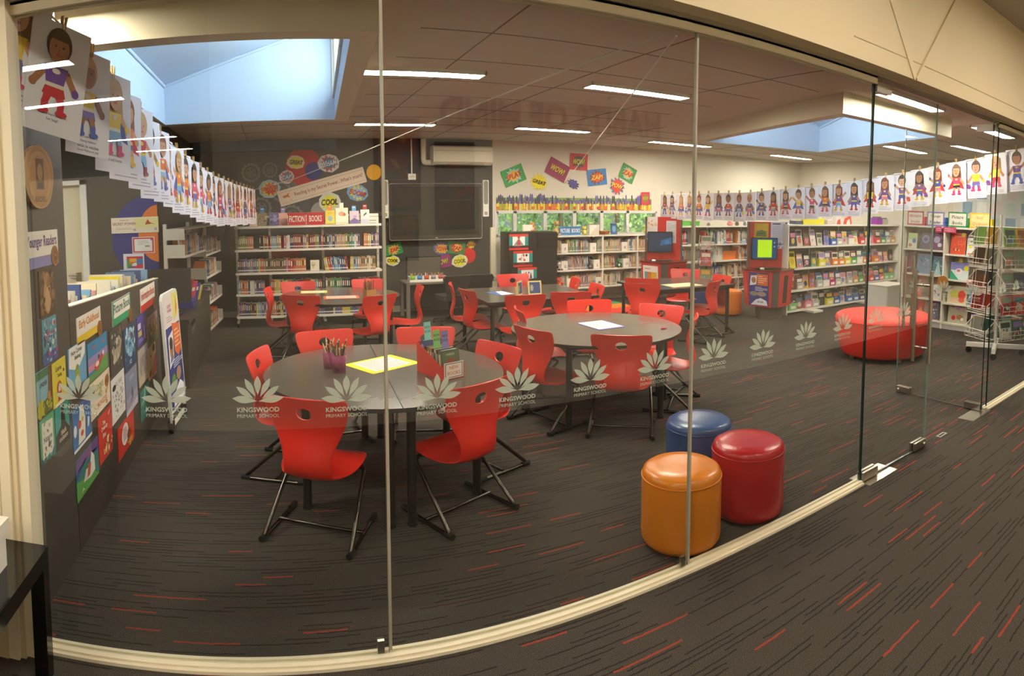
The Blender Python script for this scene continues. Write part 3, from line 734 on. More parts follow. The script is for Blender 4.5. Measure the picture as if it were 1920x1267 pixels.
section('Picture Book', 3.50, 3.96, .94, 1.085, '#35705a', '#219a66', (3.87, 4.0, .895, .985), 'section sign with green border and green band on the counter front', '#58a37c')
section('Information Books', 4.27, 4.80, .895, 1.06, '#c94a44', '#d42a20', (4.68, 4.80, .85, .94), 'section sign with red letters and a red band at the far end of the counter')
lcard('cover_print', 'brown cover print with a pale owl shape, under the lilac section sign', 'cover print', 2.37, 2.545, 1.185, 1.38, '#5a3c22',
      [('d', .1, .1, .9, .9, 30, ['#3d2816', '#7a5230', '#8f6a40'], 4, .12), ('e', .5, .42, .26, .38, '#b98c58'), ('e', .5, .80, .2, .14, '#a97a48'), ('e', .5, .35, .16, .26, '#c9a070')], GBk)
lcard('cover_print', 'blue and teal cover print full of tiny figures with red letters, on the tall panel', 'cover print', 2.38, 2.55, .985, 1.175, '#5fa0b0',
      [('r', 0, 0, 1, .25, '#5560a8'), ('d', .05, .05, .95, .95, 70, ['#2f5a8a', '#8fd0d0', '#c0e0e0', '#315070', '#cc4466'], 9, .07), ('t', .5, .66, .10, 'Rescue', '#c8322c', .7)], GBk)
lcard('cover_print', 'landscape cover print with a leaning tree and blue sky, next to the jamb', 'cover print', 2.285, 2.45, .79, .975, '#8db7c4',
      [('r', 0, 0, 1, .3, '#a8a83a'), ('d', 0, 0, 1, .28, 30, ['#6e7a24', '#c0b83e', '#50601c'], 5, .1), ('r', 0, .82, 1, 1, '#4b8054'), ('p', [(.72, .2), (1, .3), (1, 1), (.86, 1)], '#7a4a2a'), ('t', .45, .68, .1, 'UNDER', '#44606a', .7), ('e', .8, .35, .1, .1, '#d08a4a')], GBk)
lcard('cover_print', 'yellow cover print with a figure in red, low on the tall panel', 'cover print', 2.47, 2.645, .775, .97, '#e0cf3a',
      [('t', .45, .83, .12, 'Leave', '#5a5430', .6), ('t', .5, .66, .11, 'Taking', '#5a5430', .7), ('e', .45, .40, .17, .14, '#c0582a'), ('e', .46, .38, .10, .10, '#ead0b8'), ('p', [(.3, .1), (.66, .1), (.58, .3), (.36, .3)], '#c23a30'), ('r', .1, 0, .9, .07, '#e8e0c8'), ('e', .8, .72, .05, .04, '#3c3418')], GBk)
lcard('cover_print', 'green bordered cover print with a cream label, lowest by the jamb', 'cover print', 2.30, 2.465, .595, .775, '#5fae7e',
      [('p', [(.12, .08), (.88, .08), (.88, .86), (.12, .92)], '#ece6d4'), ('d', .0, .0, 1, .07, 10, ['#2c7a8a', '#1f5a70'], 3, .1), ('d', .2, .6, .8, .9, 8, ['#444', '#a0a0a0', '#bba'], 8, .06), ('t', .5, .50, .14, 'Nature', '#5a5a66', .62), ('d', .2, .12, .8, .4, 9, ['#555', '#8a6a6a', '#9a9a8a'], 6, .06)], GBk)
lcard('cover_print', 'teal and black cover print with cream handwriting, low on the tall panel', 'cover print', 2.48, 2.66, .585, .77, '#2f9a8e',
      [('p', [(0, 0), (1, 0), (1, .3), (.72, .5), (.60, 1), (.42, 1), (.38, .5), (0, .35)], '#1d1c18'), ('t', .55, .34, .13, 'black', '#d8d0b0', .6), ('t', .52, .20, .12, 'cockatoo', '#d8d0b0', .8)], GBk)
lcard('cover_print', 'pale blue cover print with a white speech bubble over a green insect', 'cover print', 2.685, 2.955, .785, .985, '#64a6cf',
      [('p', [(.02, .55), (.06, 1), (.98, 1), (.92, .66), (.6, .46), (.3, .44)], '#f0ece2'), ('t', .45, .86, .12, 'Here Comes', '#2a2a2a', .8), ('t', .5, .70, .13, 'Stinkbug!', '#2a2a2a', .8), ('e', .45, .25, .12, .24, '#9aae34'), ('e', .45, .47, .08, .06, '#7f982a'), ('r', .38, .04, .44, .2, '#b8c04a'), ('r', .5, .04, .56, .2, '#b8c04a')], GBk)
lcard('cover_print', 'sunset cover print with a rider on a red horse over a green hill', 'cover print', 2.985, 3.355, .745, .945, '#2b86b4',
      [('r', 0, .3, 1, .62, '#9a86b8'), ('r', 0, .25, 1, .42, '#d08aa0'), ('p', [(0, 0), (1, 0), (1, .42), (.7, .38), (.3, .2), (0, .16)], '#5f9a4e'), ('t', .3, .83, .12, 'Magic', '#d4584a', .36), ('t', .75, .83, .12, 'Pony', '#d4584a', .36), ('p', [(.25, .3), (.5, .36), (.62, .5), (.8, .56), (.74, .42), (.55, .26), (.38, .16)], '#c8402e'), ('e', .42, .34, .09, .07, '#ead8c4'), ('e', .74, .52, .05, .06, '#eadcca'), ('e', .50, .5, .04, .06, '#4a3a2a')], GBk)
lcard('cover_print', 'cream cover print with brown biscuit shapes and green letters', 'cover print', 2.995, 3.375, .545, .735, '#ead9bd',
      [('d', .05, .05, .95, .95, 14, ['#cfc08a', '#b08a50', '#d8b080'], 12, .05), ('e', .84, .70, .12, .18, '#b06a28'), ('e', .84, .72, .08, .1, '#8a4a18'), ('e', .16, .78, .07, .1, '#8a6a3a'), ('t', .45, .75, .16, 'COOKIE', '#9fae6a', .5), ('t', .45, .50, .16, 'AND', '#9fae6a', .36), ('t', .55, .26, .16, 'MONSTER', '#d48a6a', .6)], GBk)
lcard('cover_print', 'dark grey cover print with pale dripping feather strokes', 'cover print', 3.41, 3.715, .665, .93, '#3c3a36',
      [('p', [(.25, .2), (.75, .3), (.9, .62), (.7, .78), (.4, .7), (.2, .45)], '#a89f88'), ('d', .15, .1, .85, .95, 30, ['#8a8474', '#c8c0a8', '#5a564c', '#2a2826'], 22, .06), ('t', .5, .56, .07, 'FEATHER', '#39352e', .75), ('e', .8, .87, .06, .1, '#8a5a4a')], GBk)
lcard('cover_print', 'deep blue cover print with a pale round spray and a red dot', 'cover print', 3.735, 4.06, .605, .875, '#1c3f66',
      [('e', .52, .62, .40, .34, '#6fa6c0'), ('d', .1, .2, .9, .95, 40, ['#9fc8d8', '#3a6a90', '#24507a', '#cfe4ea'], 31, .06), ('e', .62, .76, .1, .07, '#b03038'), ('t', .55, .30, .10, 'SEA', '#c8dce4', .5), ('t', .5, .14, .10, 'ICE', '#c8dce4', .4)], GBk)
lcard('cover_print', 'white cover print dotted with black birds, beside the blue spray print', 'cover print', 3.40, 3.715, .385, .645, '#e6e2da',
      [('t', .55, .82, .10, 'SILLY BIRD', '#b0909a', .7), ('e', .2, .78, .13, .07, '#2a2e36'), ('d', .08, .06, .92, .7, 46, ['#9a9a9a', '#6a7a86', '#c8b0b8', '#b0a890', '#4a4a50'], 41, .035)], GBk)
lcard('cover_print', 'grey lilac cover print with a lone figure on snow', 'cover print', 3.735, 4.065, .325, .59, '#8288a2',
      [('r', 0, 0, 1, .4, '#9c98ac'), ('p', [(0, 0), (1, .0), (1, .18), (0, .1)], '#c4c4d0'), ('e', .52, .42, .07, .11, '#4a4a48'), ('e', .52, .54, .05, .04, '#5a6a50'), ('p', [(.35, .2), (.6, .3), (.62, .34), (.4, .3)], '#6a6488'), ('t', .5, .82, .09, 'ICEBERG', '#b4b8c8', .7)], GBk)
lcard('cover_print', 'purple cover print with white box and long limbed figure', 'cover print', 4.12, 4.44, .675, .885, '#4a3f92',
      [('r', .1, .56, .38, .76, '#dcd8e4'), ('r', .12, .32, .46, .5, '#d4b84a'), ('p', [(.62, .1), (.7, .1), (.8, .8), (.7, .9)], '#8a4a6a'), ('p', [(.74, .1), (.8, .1), (.74, .6), (.66, .6)], '#c8a0b0'), ('b', .1, .1, .6, .26, 3, '#a8a0cc')], GBk)
lcard('cover_print', 'earthy cover print with a crouching animal and pink heading', 'cover print', 4.455, 4.86, .60, .825, '#8d7558',
      [('r', 0, 0, 1, .3, '#6f7a4e'), ('r', 0, .74, 1, 1, '#a88a88'), ('t', .5, .86, .12, 'WILD LANDS', '#a83a52', .8), ('d', .1, .1, .9, .7, 24, ['#b0702e', '#8a4a28', '#5a5a38', '#c8a86a'], 51, .07), ('e', .68, .42, .13, .16, '#c08a3c')], GBk)
lcard('cover_print', 'pale grey cover print of a misty building', 'cover print', 4.12, 4.435, .40, .655, '#b3a79c',
      [('r', .5, .78, 1, 1, '#c4c4cc'), ('p', [(.1, .4), (.6, .5), (.6, .8), (.2, .74)], '#958a84'), ('r', .2, .28, .3, .45, '#8a7e74'), ('r', .5, .3, .58, .55, '#8a7e74'), ('r', 0, 0, 1, .22, '#cbb8a0')], GBk)
lcard('cover_print', 'cover print of a big yellow face with a red patch, at the counter end', 'cover print', 4.45, 4.745, .35, .60, '#dcb77a',
      [('p', [(.45, 0), (1, .05), (1, .65), (.7, .55), (.6, .25)], '#cc4a36'), ('e', .40, .62, .3, .26, '#e2c684'), ('e', .72, .86, .16, .12, '#4a3a2a'), ('e', .32, .7, .05, .04, '#4a3a2a'), ('e', .2, .2, .16, .1, '#b04a2e')], GBk)
lcard('cover_print', 'teal cover print with white brush strokes, by the rolling sign', 'cover print', 4.14, 4.46, .15, .36, '#2c8074',
      [('d', .05, .3, .95, .95, 22, ['#4fa090', '#1d5a54', '#7ab8a8'], 61, .09), ('t', .4, .2, .14, 'Teal', '#c0dcd0', .5), ('p', [(.1, .5), (.5, .75), (.52, .8), (.12, .6)], '#b4d4c8')], GBk)
lcard('cover_print', 'blue cover print with a tall spotted white dog', 'cover print', 2.705, 2.995, .485, .69, '#2a6aa8',
      [('p', [(.25, .1), (.62, .1), (.66, .6), (.56, .95), (.38, .95), (.3, .5)], '#ece4d2'), ('e', .34, .55, .09, .1, '#c23a34'), ('e', .46, .3, .08, .07, '#c8443a'), ('e', .5, .62, .06, .06, '#e0c060'), ('r', 0, 0, 1, .07, '#f0ece2'), ('p', [(.74, .3), (.84, .3), (.88, .5), (.78, .55)], '#e4e4e0'), ('r', .6, .88, 1, 1, '#5a4a8a'), ('e', .08, .5, .08, .14, '#dfe4ea')], GBk)
lcard('cover_print', 'red cover print with white handwriting and a small tiger, left of the fox print', 'cover print', 3.11, 3.385, .265, .52, '#cf3a2c',
      [('t', .4, .80, .09, 'The', '#eadcc8', .3), ('t', .42, .68, .12, 'Dress-up', '#eadcc8', .7), ('t', .4, .54, .11, 'Box', '#eadcc8', .4), ('d', .3, .08, .95, .4, 22, ['#d88a4a', '#e8b870', '#8a3a1e', '#f0d0a0'], 71, .07), ('p', [(.7, .9), (.9, .96), (.74, .84)], '#ecdfd0')], GBk)
lcard('cover_print', 'red cover print with a white speech oval over a bear', 'cover print', 3.50, 3.92, .13, .325, '#cc3220',
      [('e', .42, .58, .2, .34, '#eadfd6'), ('b', .30, .38, .54, .80, 6, '#9a7a80'), ('e', .66, .42, .12, .18, '#8a3a22'), ('e', .74, .62, .06, .06, '#a85a2a'), ('d', .5, .06, .85, .24, 8, ['#d8b04a', '#c89a3a'], 81, .04)], GBk)
lcard('cover_print', 'cover print of a small fox in a snowy clearing, lowest on the counter', 'cover print', 2.72, 3.095, .245, .44, '#3f7f76',
      [('r', 0, .72, 1, 1, '#6a4a86'), ('p', [(0, .5), (.5, .86), (1, .6), (1, .72), (0, .72)], '#4a5a9a'), ('p', [(0, 0), (1, 0), (.7, .3), (.3, .38), (0, .5)], '#62a24c'), ('p', [(.28, .3), (.4, .55), (.56, .5), (.66, .82), (.78, .64), (.8, .25), (.6, .2)], '#e4e0dc'), ('p', [(.44, .3), (.56, .3), (.62, .58), (.5, .62)], '#d0602a'), ('t', .5, .85, .10, 'THE FOX', '#c05070', .8), ('p', [(.18, .1), (.26, .14), (.32, .1), (.24, .2)], '#e8ecd8')], GBk)
# round wooden plaque high on the tall panel
m = MB(); f = LF.at(2.395, 1.765); n = 36
pts = [((.165 + .008 * math.sin(3 * a)) * math.cos(a), (.135 + .006 * math.cos(2 * a)) * math.sin(a)) for a in [2 * PI * k / n for k in range(n)]]
m.prism(pts, f, 0, .016, mat('#b98d58', .6, noise=.25, nscale=14), mat('#7a5a34', .8))
for k, rr in enumerate((.9, .78, .66)): m.ell(f, 0, 0, .165 * rr, .135 * rr, .0163 + k * .0003, mat(('#b08450', '#bd935f', '#b38752')[k], .6, noise=.2, nscale=10), 30)
m.rect(f, -.045, .045, -.05, .075, .0175, C('#6b4a2a')); m.ell(f, 0, .02, .03, .035, .018, C('#a58458')); m.rect(f, -.03, .03, -.045, -.025, .018, C('#3c2a18')); m.text(f, 0, -.09, .022, 'READERS', .018, C('#6b4a2a'), .01, .14)
tag(m.build('wooden_plaque'), 'round wood slice plaque high on the tall dark panel by the jamb', 'plaque')
# ---- white steel book ends and books in the counter tray
BOOK_COLS = [('dark red', '#8c2a28'), ('brown', '#6a4a34'), ('navy', '#2a3a66'), ('teal', '#3a8080'), ('cream', '#d8ceb4'), ('pink', '#c86a80'), ('olive', '#7a7a3c'), ('orange', '#cc6a34'), ('grey', '#80807c'),
             ('purple', '#5a4276'), ('green', '#3f7a4a'), ('black', '#2c2a2a'), ('sky blue', '#6a9cc4'), ('scarlet', '#c43a2e'), ('yellow', '#d0b040'), ('white', '#dedad0'), ('tan', '#b0885c')]
def add_book(m, x0, t, y0, d, z0, h, col, lean=0.0, label=True, fr=None):
    """a book standing with its spine at y0 (facing -y), thickness t along x; lean in radians"""
    f = fr or Frame((x0, y0, z0), (math.cos(lean), 0, -math.sin(lean)), (math.sin(lean), 0, math.cos(lean)))
    cm = mat(col, .4); e = min(.002, t * .2)
    m.fbox(f, 0, e, 0, h, -d, 0, cm); m.fbox(f, t - e, t, 0, h, -d, 0, cm); m.fbox(f, 0, t, 0, h, -.0025, 0, cm)
    m.fbox(f, e, t - e, .003, h - .003, -d + .003, -.0025, PAGES)
    if label: m.rect(f, t * .08, t * .92, .022, .038, .0004, C('#e8e4da')); m.rect(f, t * .25, t * .75, h * .45, h * .85, .0004, C(random.choice(['#e8d8a0', '#d8d8d8', '#f0e8d0', '#2a2a2a', '#e0b0a0'])))
rn = random.Random(5); random.seed(5)
y = 2.79; k = 0
TRAY = [('sky blue', '#7aa6cc'), ('pale grey', '#c8ccd0'), ('white', '#dcd8cc'), ('navy', '#38508a'), ('yellow', '#dccb2c'), ('cream', '#dacdb0'), ('light green', '#9ab890'), ('pink', '#c89090'), ('steel blue', '#6a88b0')]
while y < 4.92:
    if 3.63 < y < 3.70: y = 3.72
    if 3.42 < y < 3.5: y = 3.70 + .02
    t = rn.uniform(.012, .028); h = zt(y) + rn.uniform(.01, .085) - .972; cn, ch = rn.choice(TRAY); d = rn.uniform(.2, .27); k += 1
    side = y < 3.6
    lean = rn.uniform(-.22, -.02)
    # spines face the library (+x)
    f = Frame((-1.00 - rn.uniform(0, .03), y + t, .972), (0, math.cos(lean), math.sin(lean)), (0, -math.sin(lean), math.cos(lean)))
    m = MB(); add_book(m, 0, t, 0, d, 0, h, ch, 0, True, f); 
    tag(m.build('picture_book'), '%s picture book leaning in the %s counter tray, %s from the jamb end' % (cn, 'near' if side else 'far', ordinal(k)), 'book', 'picture books in the counter tray')
    y += t + rn.uniform(.012, .05)
# ================================================================== alcove wall behind the counter
AF = Frame((0, 6.448, 0), (1, 0, 0))
m = MB(); f = AF.at(-1.27, 1.33); m.prism([(min(.06, .44 * math.cos(2 * PI * k / 48)), .46 * math.sin(2 * PI * k / 48)) for k in range(48)], f, -.001, .001, C('#20287c')); tag(m.build('wall_decal'), 'big dark blue disc on the alcove wall behind the counter', 'decal')
m = MB(); f = AF.at(-1.22, 1.36, .002); m.prism([(min(.01, .22 * math.cos(2 * PI * k / 40) + .02), .30 * math.sin(2 * PI * k / 40) + .02) for k in range(40)], f, -.0005, .001, C('#e0762c')); tag(m.build('wall_decal'), 'orange disc overlapping the big blue disc in the alcove', 'decal')
card('banner', 'long pale banner with a red bird on the alcove wall', 'banner', AF.at(-1.455, 1.475, .009), .51, .165, '#f0e4d0',
     [('r', 0, .06, 1, .94, '#efe0cc'), ('r', .5, .3, 1, .94, '#eadf9a'), ('t', .28, .60, .17, 'SECRET POWER', '#a8646c', .5), ('t', .28, .82, .10, 'Reading is my', '#a8646c', .3), ('p', [(.72, .5), (.86, .56), (.94, .5), (.82, .66), (.78, .86), (.74, .66)], '#cc5a3a'), ('b', .1, .2, .5, .36, 2, '#d0b8a8'), ('e', .5, .2, .03, .08, '#b8a8a8'), ('e', .94, .22, .03, .09, '#b8a8a8')], None, .006, None, (), '#ddd0c0')
card('certificate', 'red framed certificate on the orange and blue discs', 'certificate', AF.at(-1.37, 1.262, .009), .24, .17, '#f4eeee', [('r', .03, .04, .97, .96, '#c8384a'), ('r', .1, .12, .9, .88, '#f2eded'), ('b', .25, .5, .75, .8, 4, '#c8c0c8'), ('r', .58, .38, .78, .48, '#a8985a'), ('e', .88, .86, .06, .08, '#c8384a')], None, .006)
card('block_picture', 'white framed picture of coloured squares on the blue disc', 'picture', AF.at(-1.48, 1.085, .013), .225, .175, '#e9e6f0',
     [('r', .16, .12, .94, .84, '#c8324a'), ('r', .16, .12, .42, .62, '#4a9a3c'), ('r', .3, .5, .64, .72, '#e8b020'), ('r', .64, .36, .94, .70, '#3a7ac8'), ('r', .42, .26, .64, .46, '#efeaf4'), ('r', .64, .12, .94, .36, '#d02a40'), ('r', .26, .12, .5, .26, '#7a5aa0'), ('r', .3, .4, .5, .52, '#d86a24')], None, .02)
# ================================================================== rolling poster stand
c0 = Vector((-.79, 4.30, 0)); dirv = Vector((.045, .55, 0)).normalized()
pf = Frame((c0.x + dirv.x * .275, c0.y + dirv.y * .275, .575), (dirv.x, dirv.y, 0), (-.05, 0, 1)); W, H = .46, .87
fm = MB(); fm.prism(rrect(W, H, .06, 6), pf, -.022, 0, WHITE)
ps = MB(); draw(ps, pf, W * .9, H * .95, [('r', 0, 0, 1, 1, '#26327e'), ('r', 0, .72, 1, 1, '#efe2dc'), ('p', [(.6, .74), (1, .8), (1, 1), (.55, 1)], '#e6dc7a'), ('p', [(.78, .78), (.9, .86), (.84, .98)], '#d0603a'), ('t', .34, .90, .03, 'SECRET', '#b8485c', .5), ('t', .34, .86, .03, 'POWER', '#b8485c', .5), ('b', .1, .76, .5, .82, 3, '#b8a0a8'), ('p', [(.42, .74), (.98, .70), (.98, .46), (.72, .42), (.5, .48)], '#e06a30'), ('b', .54, .50, .92, .68, 5, '#f2c8a8'),
     ('p', [(.06, .36), (.40, .42), (.44, .68), (.1, .64)], '#f0eef2'), ('e', .26, .52, .12, .1, '#a8744e'), ('e', .26, .575, .12, .055, '#33241c'), ('p', [(.12, .40), (.38, .43), (.36, .46), (.16, .45)], '#6a7a9a'),
     ('b', .30, .34, .96, .42, 4, '#dfe2ee'), ('e', .25, .24, .16, .06, '#5a8a4a'), ('e', .62, .27, .18, .06, '#a88468'), ('p', [(.1, .02), (.92, .02), (.9, .14), (.66, .2), (.4, .16), (.2, .12)], '#f2f2f6'), ('t', .55, .09, .04, 'SCHOOL', '#26327e', .4)], .0012)
lg = MB(); lg.fbox(pf, -.22, -.19, -H / 2 - .10, -H / 2 + .05, -.02, -.004, WHITE); lg.fbox(pf, .19, .22, -H / 2 - .10, -H / 2 + .05, -.02, -.004, WHITE); lg.fbox(pf, -.22, .22, -H / 2 - .10, -H / 2 - .07, -.02, -.004, WHITE)
def caster(x, y):
    w = MB(); w.tube([(x - .016, y, .042), (x + .016, y, .042)], .042, RUBBER, 18); w.box(x - .024, x + .024, y - .014, y + .014, .04, .095, FRAME); return w
pp = [('panel', fm), ('poster', ps), ('stand_frame', lg)]
for s in (-.2, .2):
    q = pf.p(s, 0, -.012)
    for off in (-.0, ): pp.append(('caster', caster(q.x + .02, q.y)))
assemble('poster_stand', 'white rolling poster stand with rounded top beside the counter', 'stand', pp)
# ================================================================== dark desk, its monitor and things
dk = MB(); dk.box(-1.14, -.795, 5.50, 7.45, 0, .60, GREYLAM); dt = MB(); dt.box(-1.145, -.775, 5.46, 7.47, .60, .635, GREYLAM)
sl = MB(); sl.box(-.7955, -.792, 5.75, 6.02, .52, .56, RUBBER); pl = MB(); pl.box(-.7955, -.792, 5.75, 6.02, .45, .49, C('#6a655e'))
assemble('desk', 'dark grey service desk behind the counter with a return slot', 'desk', [('body', dk), ('worktop', dt), ('return_slot', sl), ('name_plate', pl)])
sc_ = MB(); f = Frame((-1.0, 5.72, .90), (.95, .3, 0), (0, 0.08, 1)); sc_.fbox(f, -.22, .22, -.15, .17, -.02, .02, mat('#23211f', .5)); st = MB(); st.fbox(f, -.03, .03, -.24, -.05, .02, .04, FRAME); st.box(-1.12, -.88, 5.63, 5.82, .636, .648, FRAME)
assemble('computer_monitor', 'black back of a monitor standing on the dark desk', 'monitor', [('screen_case', sc_), ('stand', st)])
m = MB(); m.box(-1.02, -.82, 6.10, 6.42, .636, .70, C('#252a6a')); m.box(-1.015, -.825, 6.105, 6.415, .70, .702, C('#3a3f86')); tag(m.build('flat_box'), 'flat dark blue box on the dark desk', 'box')
for i, (x, y, col, cn) in enumerate(((-.97, 6.50, '#a03844', 'dark red'), (-.93, 6.56, '#c84a5a', 'rose red'), (-.90, 6.62, '#3e4a9a', 'blue'), (-.88, 6.68, '#dcc42a', 'bright yellow'))):
    m = MB(); ff = Frame((x, y, .637), (.75, .66, 0), (.25, -.15, 1)); m.fbox(ff, -.07, .07, 0, .26 - .03 * i, -.004, .004, C(col)); m.rect(ff, -.05, .05, .12, .16, .0046, C('#e8e0d8')); tag(m.build('leaflet'), '%s leaflet standing in the row on the dark desk' % cn, 'leaflet', 'leaflets on the desk')
m = MB(); m.box(-.93, -.88, 5.50, 5.56, .636, .71, C('#2f8ac8')); m.box(-.935, -.875, 5.495, 5.565, .71, .713, C('#cfe0ea')); tag(m.build('desk_box'), 'small bright blue box at the near corner of the desk', 'box')
m = MB(); m.lathe([(0, 0), (.045, 0), (.055, .09), (.05, .09), (.042, .01), (0, .01)], (-1.0, 5.54, .636), C('#e8781e'), 20); tag(m.build('desk_tub'), 'small orange tub at the near corner of the desk', 'tub')
# ================================================================== back wall: decals, comic cards, screen
BF = Frame((0, YB - .002, 0), (1, 0, 0))
def disc(x, z, rx, rz, col, label, c=0.0):
    m = MB(); f = BF.at(x, z, c); m.prism([(rx * math.cos(2 * PI * k / 44), rz * math.sin(2 * PI * k / 44)) for k in range(44)], f, -.0008, .0008, C(col)); tag(m.build('wall_decal'), label, 'decal', 'round wall decals')
S = 9.2 / 9.4
# dark panel printed with a cog pattern
m = MB(); f = BF.at(.02, 1.86); m.fbox(f, -.52, .52, -.62, .50, -.001, .001, C('#4a4a4c'))
for (a, b, r) in ((-.33, .27, .15), (-.05, .30, .12), (.10, -.02, .16), (-.2, -.25, .17), (.25, -.38, .18), (-.40, -.05, .1), (.30, .1, .1), (-.05, -.45, .12)):
    m.star(f, a, b, r, r * .84, 14, .0015, C('#75726e')); m.ell(f, a, b, r * .72, r * .72, .0019, C('#4f4d4c')); m.ell(f, a, b, r * .5, r * .5, .0023, C('#6b6764'))
    for q in range(5): t = q * 2 * PI / 5; m.ell(f, a + r * .33 * math.cos(t), b + r * .33 * math.sin(t), r * .1, r * .1, .0027, C('#4a4846'))
m.text(f, -.3, -.2, .001, '.', .002, C('#4a4846')) if False else None
tag(m.build('wall_print'), 'dark wall print of pale cogs behind the comic bubbles', 'print')
disc(.46, 2.20, .26, .28, '#b01a24', 'big red disc high on the dark wall', .003); disc(.60, 2.13, .12, .13, '#20287c', 'dark blue disc inside the big red one', .0055)
disc(-.29, 1.79, .19, .20, '#e0722a', 'orange disc behind the end of the garland'); disc(1.50, 2.10, .112, .115, '#e8a81e', 'yellow disc beside the end of the slanting banner')
disc(.70, 1.53, .15, .15, '#8f8c8a', 'grey disc half hidden behind the COOL bubble', .002); disc(2.96, .82, .115, .12, '#cf1f24', 'red disc right below the big screen', .001)
disc(1.36, 1.42, .07, .09, '#b02430', 'small dark red disc above the end of the fiction shelves'); disc(1.75, 1.33, .06, .065, '#8b8986', 'small grey disc beside the big screen')
disc(-.30, 1.02, .20, .30, '#33302e', 'dim disc behind the lower fiction shelves'); disc(.15, .95, .24, .2, '#7c1c24', 'dark red disc seen between the fiction shelves')
def blob(w, h, n, seed, spread=.08):
    r_ = random.Random(seed); return [((w / 2) * (1 + r_.uniform(-spread, spread)) * math.cos(2 * PI * k / n), (h / 2) * (1 + r_.uniform(-spread, spread)) * math.sin(2 * PI * k / n)) for k in range(n)]
def bubble(word, x, z, w, h, paper, burst, burst2, ink, ang, label, seed, group, fr=BF, c=.009, shape='blob', n=12, ts=.30):
    f = fr.at(x, z, c).turned(ang); m = MB()
    if shape == 'rect': ol = [(-w / 2, -h / 2), (w / 2, -h / 2), (w / 2, h / 2), (-w / 2, h / 2)]
    elif shape == 'burst':
        r_ = random.Random(seed); ol = []
        for k in range(2 * n): q = (1 if k % 2 == 0 else .66) * r_.uniform(.88, 1.05); t = PI * k / n; ol.append((w / 2 * q * math.cos(t), h / 2 * q * math.sin(t)))
    else: ol = blob(w, h, 9, seed)
    m.prism(ol, f, -.002, .0006, C(paper))
    if burst: m.star(f, 0, 0, h * .46, h * .30, n, .0012, C(burst), w / h * .92, .15, .16, seed)
    if burst2: m.star(f, .01, 0, h * .36, h * .24, n - 1, .0018, C(burst2), w / h * .95, .4, .14, seed + 5)
    m.text(f, .004, -.004, h * ts * 1.04, word, .0023, C('#2a1c1c'), .03, w * .72, None, 0, .12); m.text(f, 0, 0, h * ts, word, .0028, C(ink), .02, w * .68, None, 0, .12)
    tag(m.build('comic_card'), label, 'card', group)
GA = 'comic bubbles on the dark wall'; GB = 'comic cards under the big screen'; GW = 'comic cards on the white wall'
bubble('GREAT', .35, 2.265, .27, .21, '#dcc6ae', '#d8c62a', None, '#4a4a10', -.08, 'cream bubble with a yellow GREAT burst, highest over the red disc', 3, GA)
bubble('WHAM', .83, 2.24, .33, .27, '#cfd0d4', '#c8502a', '#3f7ab0', '#e0e0e8', .18, 'white bubble with orange spikes over the dark blue disc', 4, GA)
bubble('ZAP', .21, 2.05, .22, .20, '#d4cccc', '#c8543c', '#6a86a8', '#d8d8e0', .1, 'smallest white bubble with orange spikes, where the string passes', 5, GA)
bubble('POW!', -.05, 1.885, .33, .27, '#9fb8cc', '#d8c640', '#cf3a22', '#e07a2a', .15, 'pale blue bubble with red POW letters beside the orange disc', 6, GA)
bubble('COOL', .83, 1.675, .35, .29, '#cfd4d0', '#e4dc1c', None, '#3a3a10', .05, 'bubble with a yellow COOL burst above the fiction sign', 7, GA, n=15)
bubble('BOOM!', 1.25, 1.80, .34, .26, '#6f9cc4', '#e0c83a', '#7fb0d8', '#d2402a', -.28, 'light blue bubble with red BOOM letters under the banner', 8, GA)
f = BF.at(.725, 1.90, .016).turned(.262); m = MB(); m.fbox(f, -.66, .66, -.115, .115, -.004, 0, C('#e2cdb8')); m.rect(f, -.64, .64, .078, .082, .0006, C('#a07a6a')); m.rect(f, -.64, .64, -.082, -.078, .0006, C('#a07a6a'))
m.text(f, .10, .0, .075, 'Reading is my Secret Power...What\'s yours?', .0008, C('#8a3a2c'), .01, 1.04); m.poly([f.p(*q, .001) for q in ((-.60, .03), (-.54, .03), (-.48, .06), (-.51, .02), (-.49, -.02), (-.54, 0), (-.58, -.01))], C('#cc6a34')); m.ell(f, -.49, -.055, .015, .012, .001, C('#d8b080'))
tag(m.build('banner'), 'long cream banner slanting across the dark wall with red lettering', 'banner')
bubble('ZAP', 1.78, .945, .26, .175, '#2f8a4a', '#d8a050', None, '#d03a24', .28, 'green card with red letters beside the fiction shelves', 11, GB, shape='rect')
bubble('COOL', 1.76, .78, .23, .16, '#d8d4c0', '#d8cc20', None, '#5a5a10', -.05, 'cream bubble with yellow burst below the green card by the shelves', 12, GB)
bubble('POW', 2.52, .94, .26, .20, '#4a5a96', '#c8a83a', '#d88a3a', '#c86a2a', -.05, 'blue and white bubble first under the big screen', 13, GB)
bubble('ZAP', 2.76, .945, .28, .19, '#2d8044', '#a83020', '#e0a848', '#d03420', -.12, 'green card with red letters under the big screen', 14, GB, shape='rect')
bubble('BAM', 3.00, .985, .16, .13, '#d8c020', None, None, '#c0482a', 0, 'tiny yellow burst above the red disc', 15, GB, shape='burst', n=12)
bubble('WOW!', 2.53, .735, .28, .20, '#8a2c6a', None, None, '#d8d020', .2, 'purple card with yellow WOW letters under the big screen', 16, GB, shape='rect', ts=.38)
bubble('COOL', 2.81, .74, .27, .20, '#dcd8c4', '#e0d820', None, '#8a8a20', .1, 'cream bubble with a yellow burst, lowest beside the red disc', 17, GB)
bubble('SPLAT', 3.71, 2.06, .38, .27, '#2f9a4a', '#8ac4d8', '#e0b040', '#d83a20', .38, 'green tilted card nearest the air conditioner', 21, GW, shape='rect')
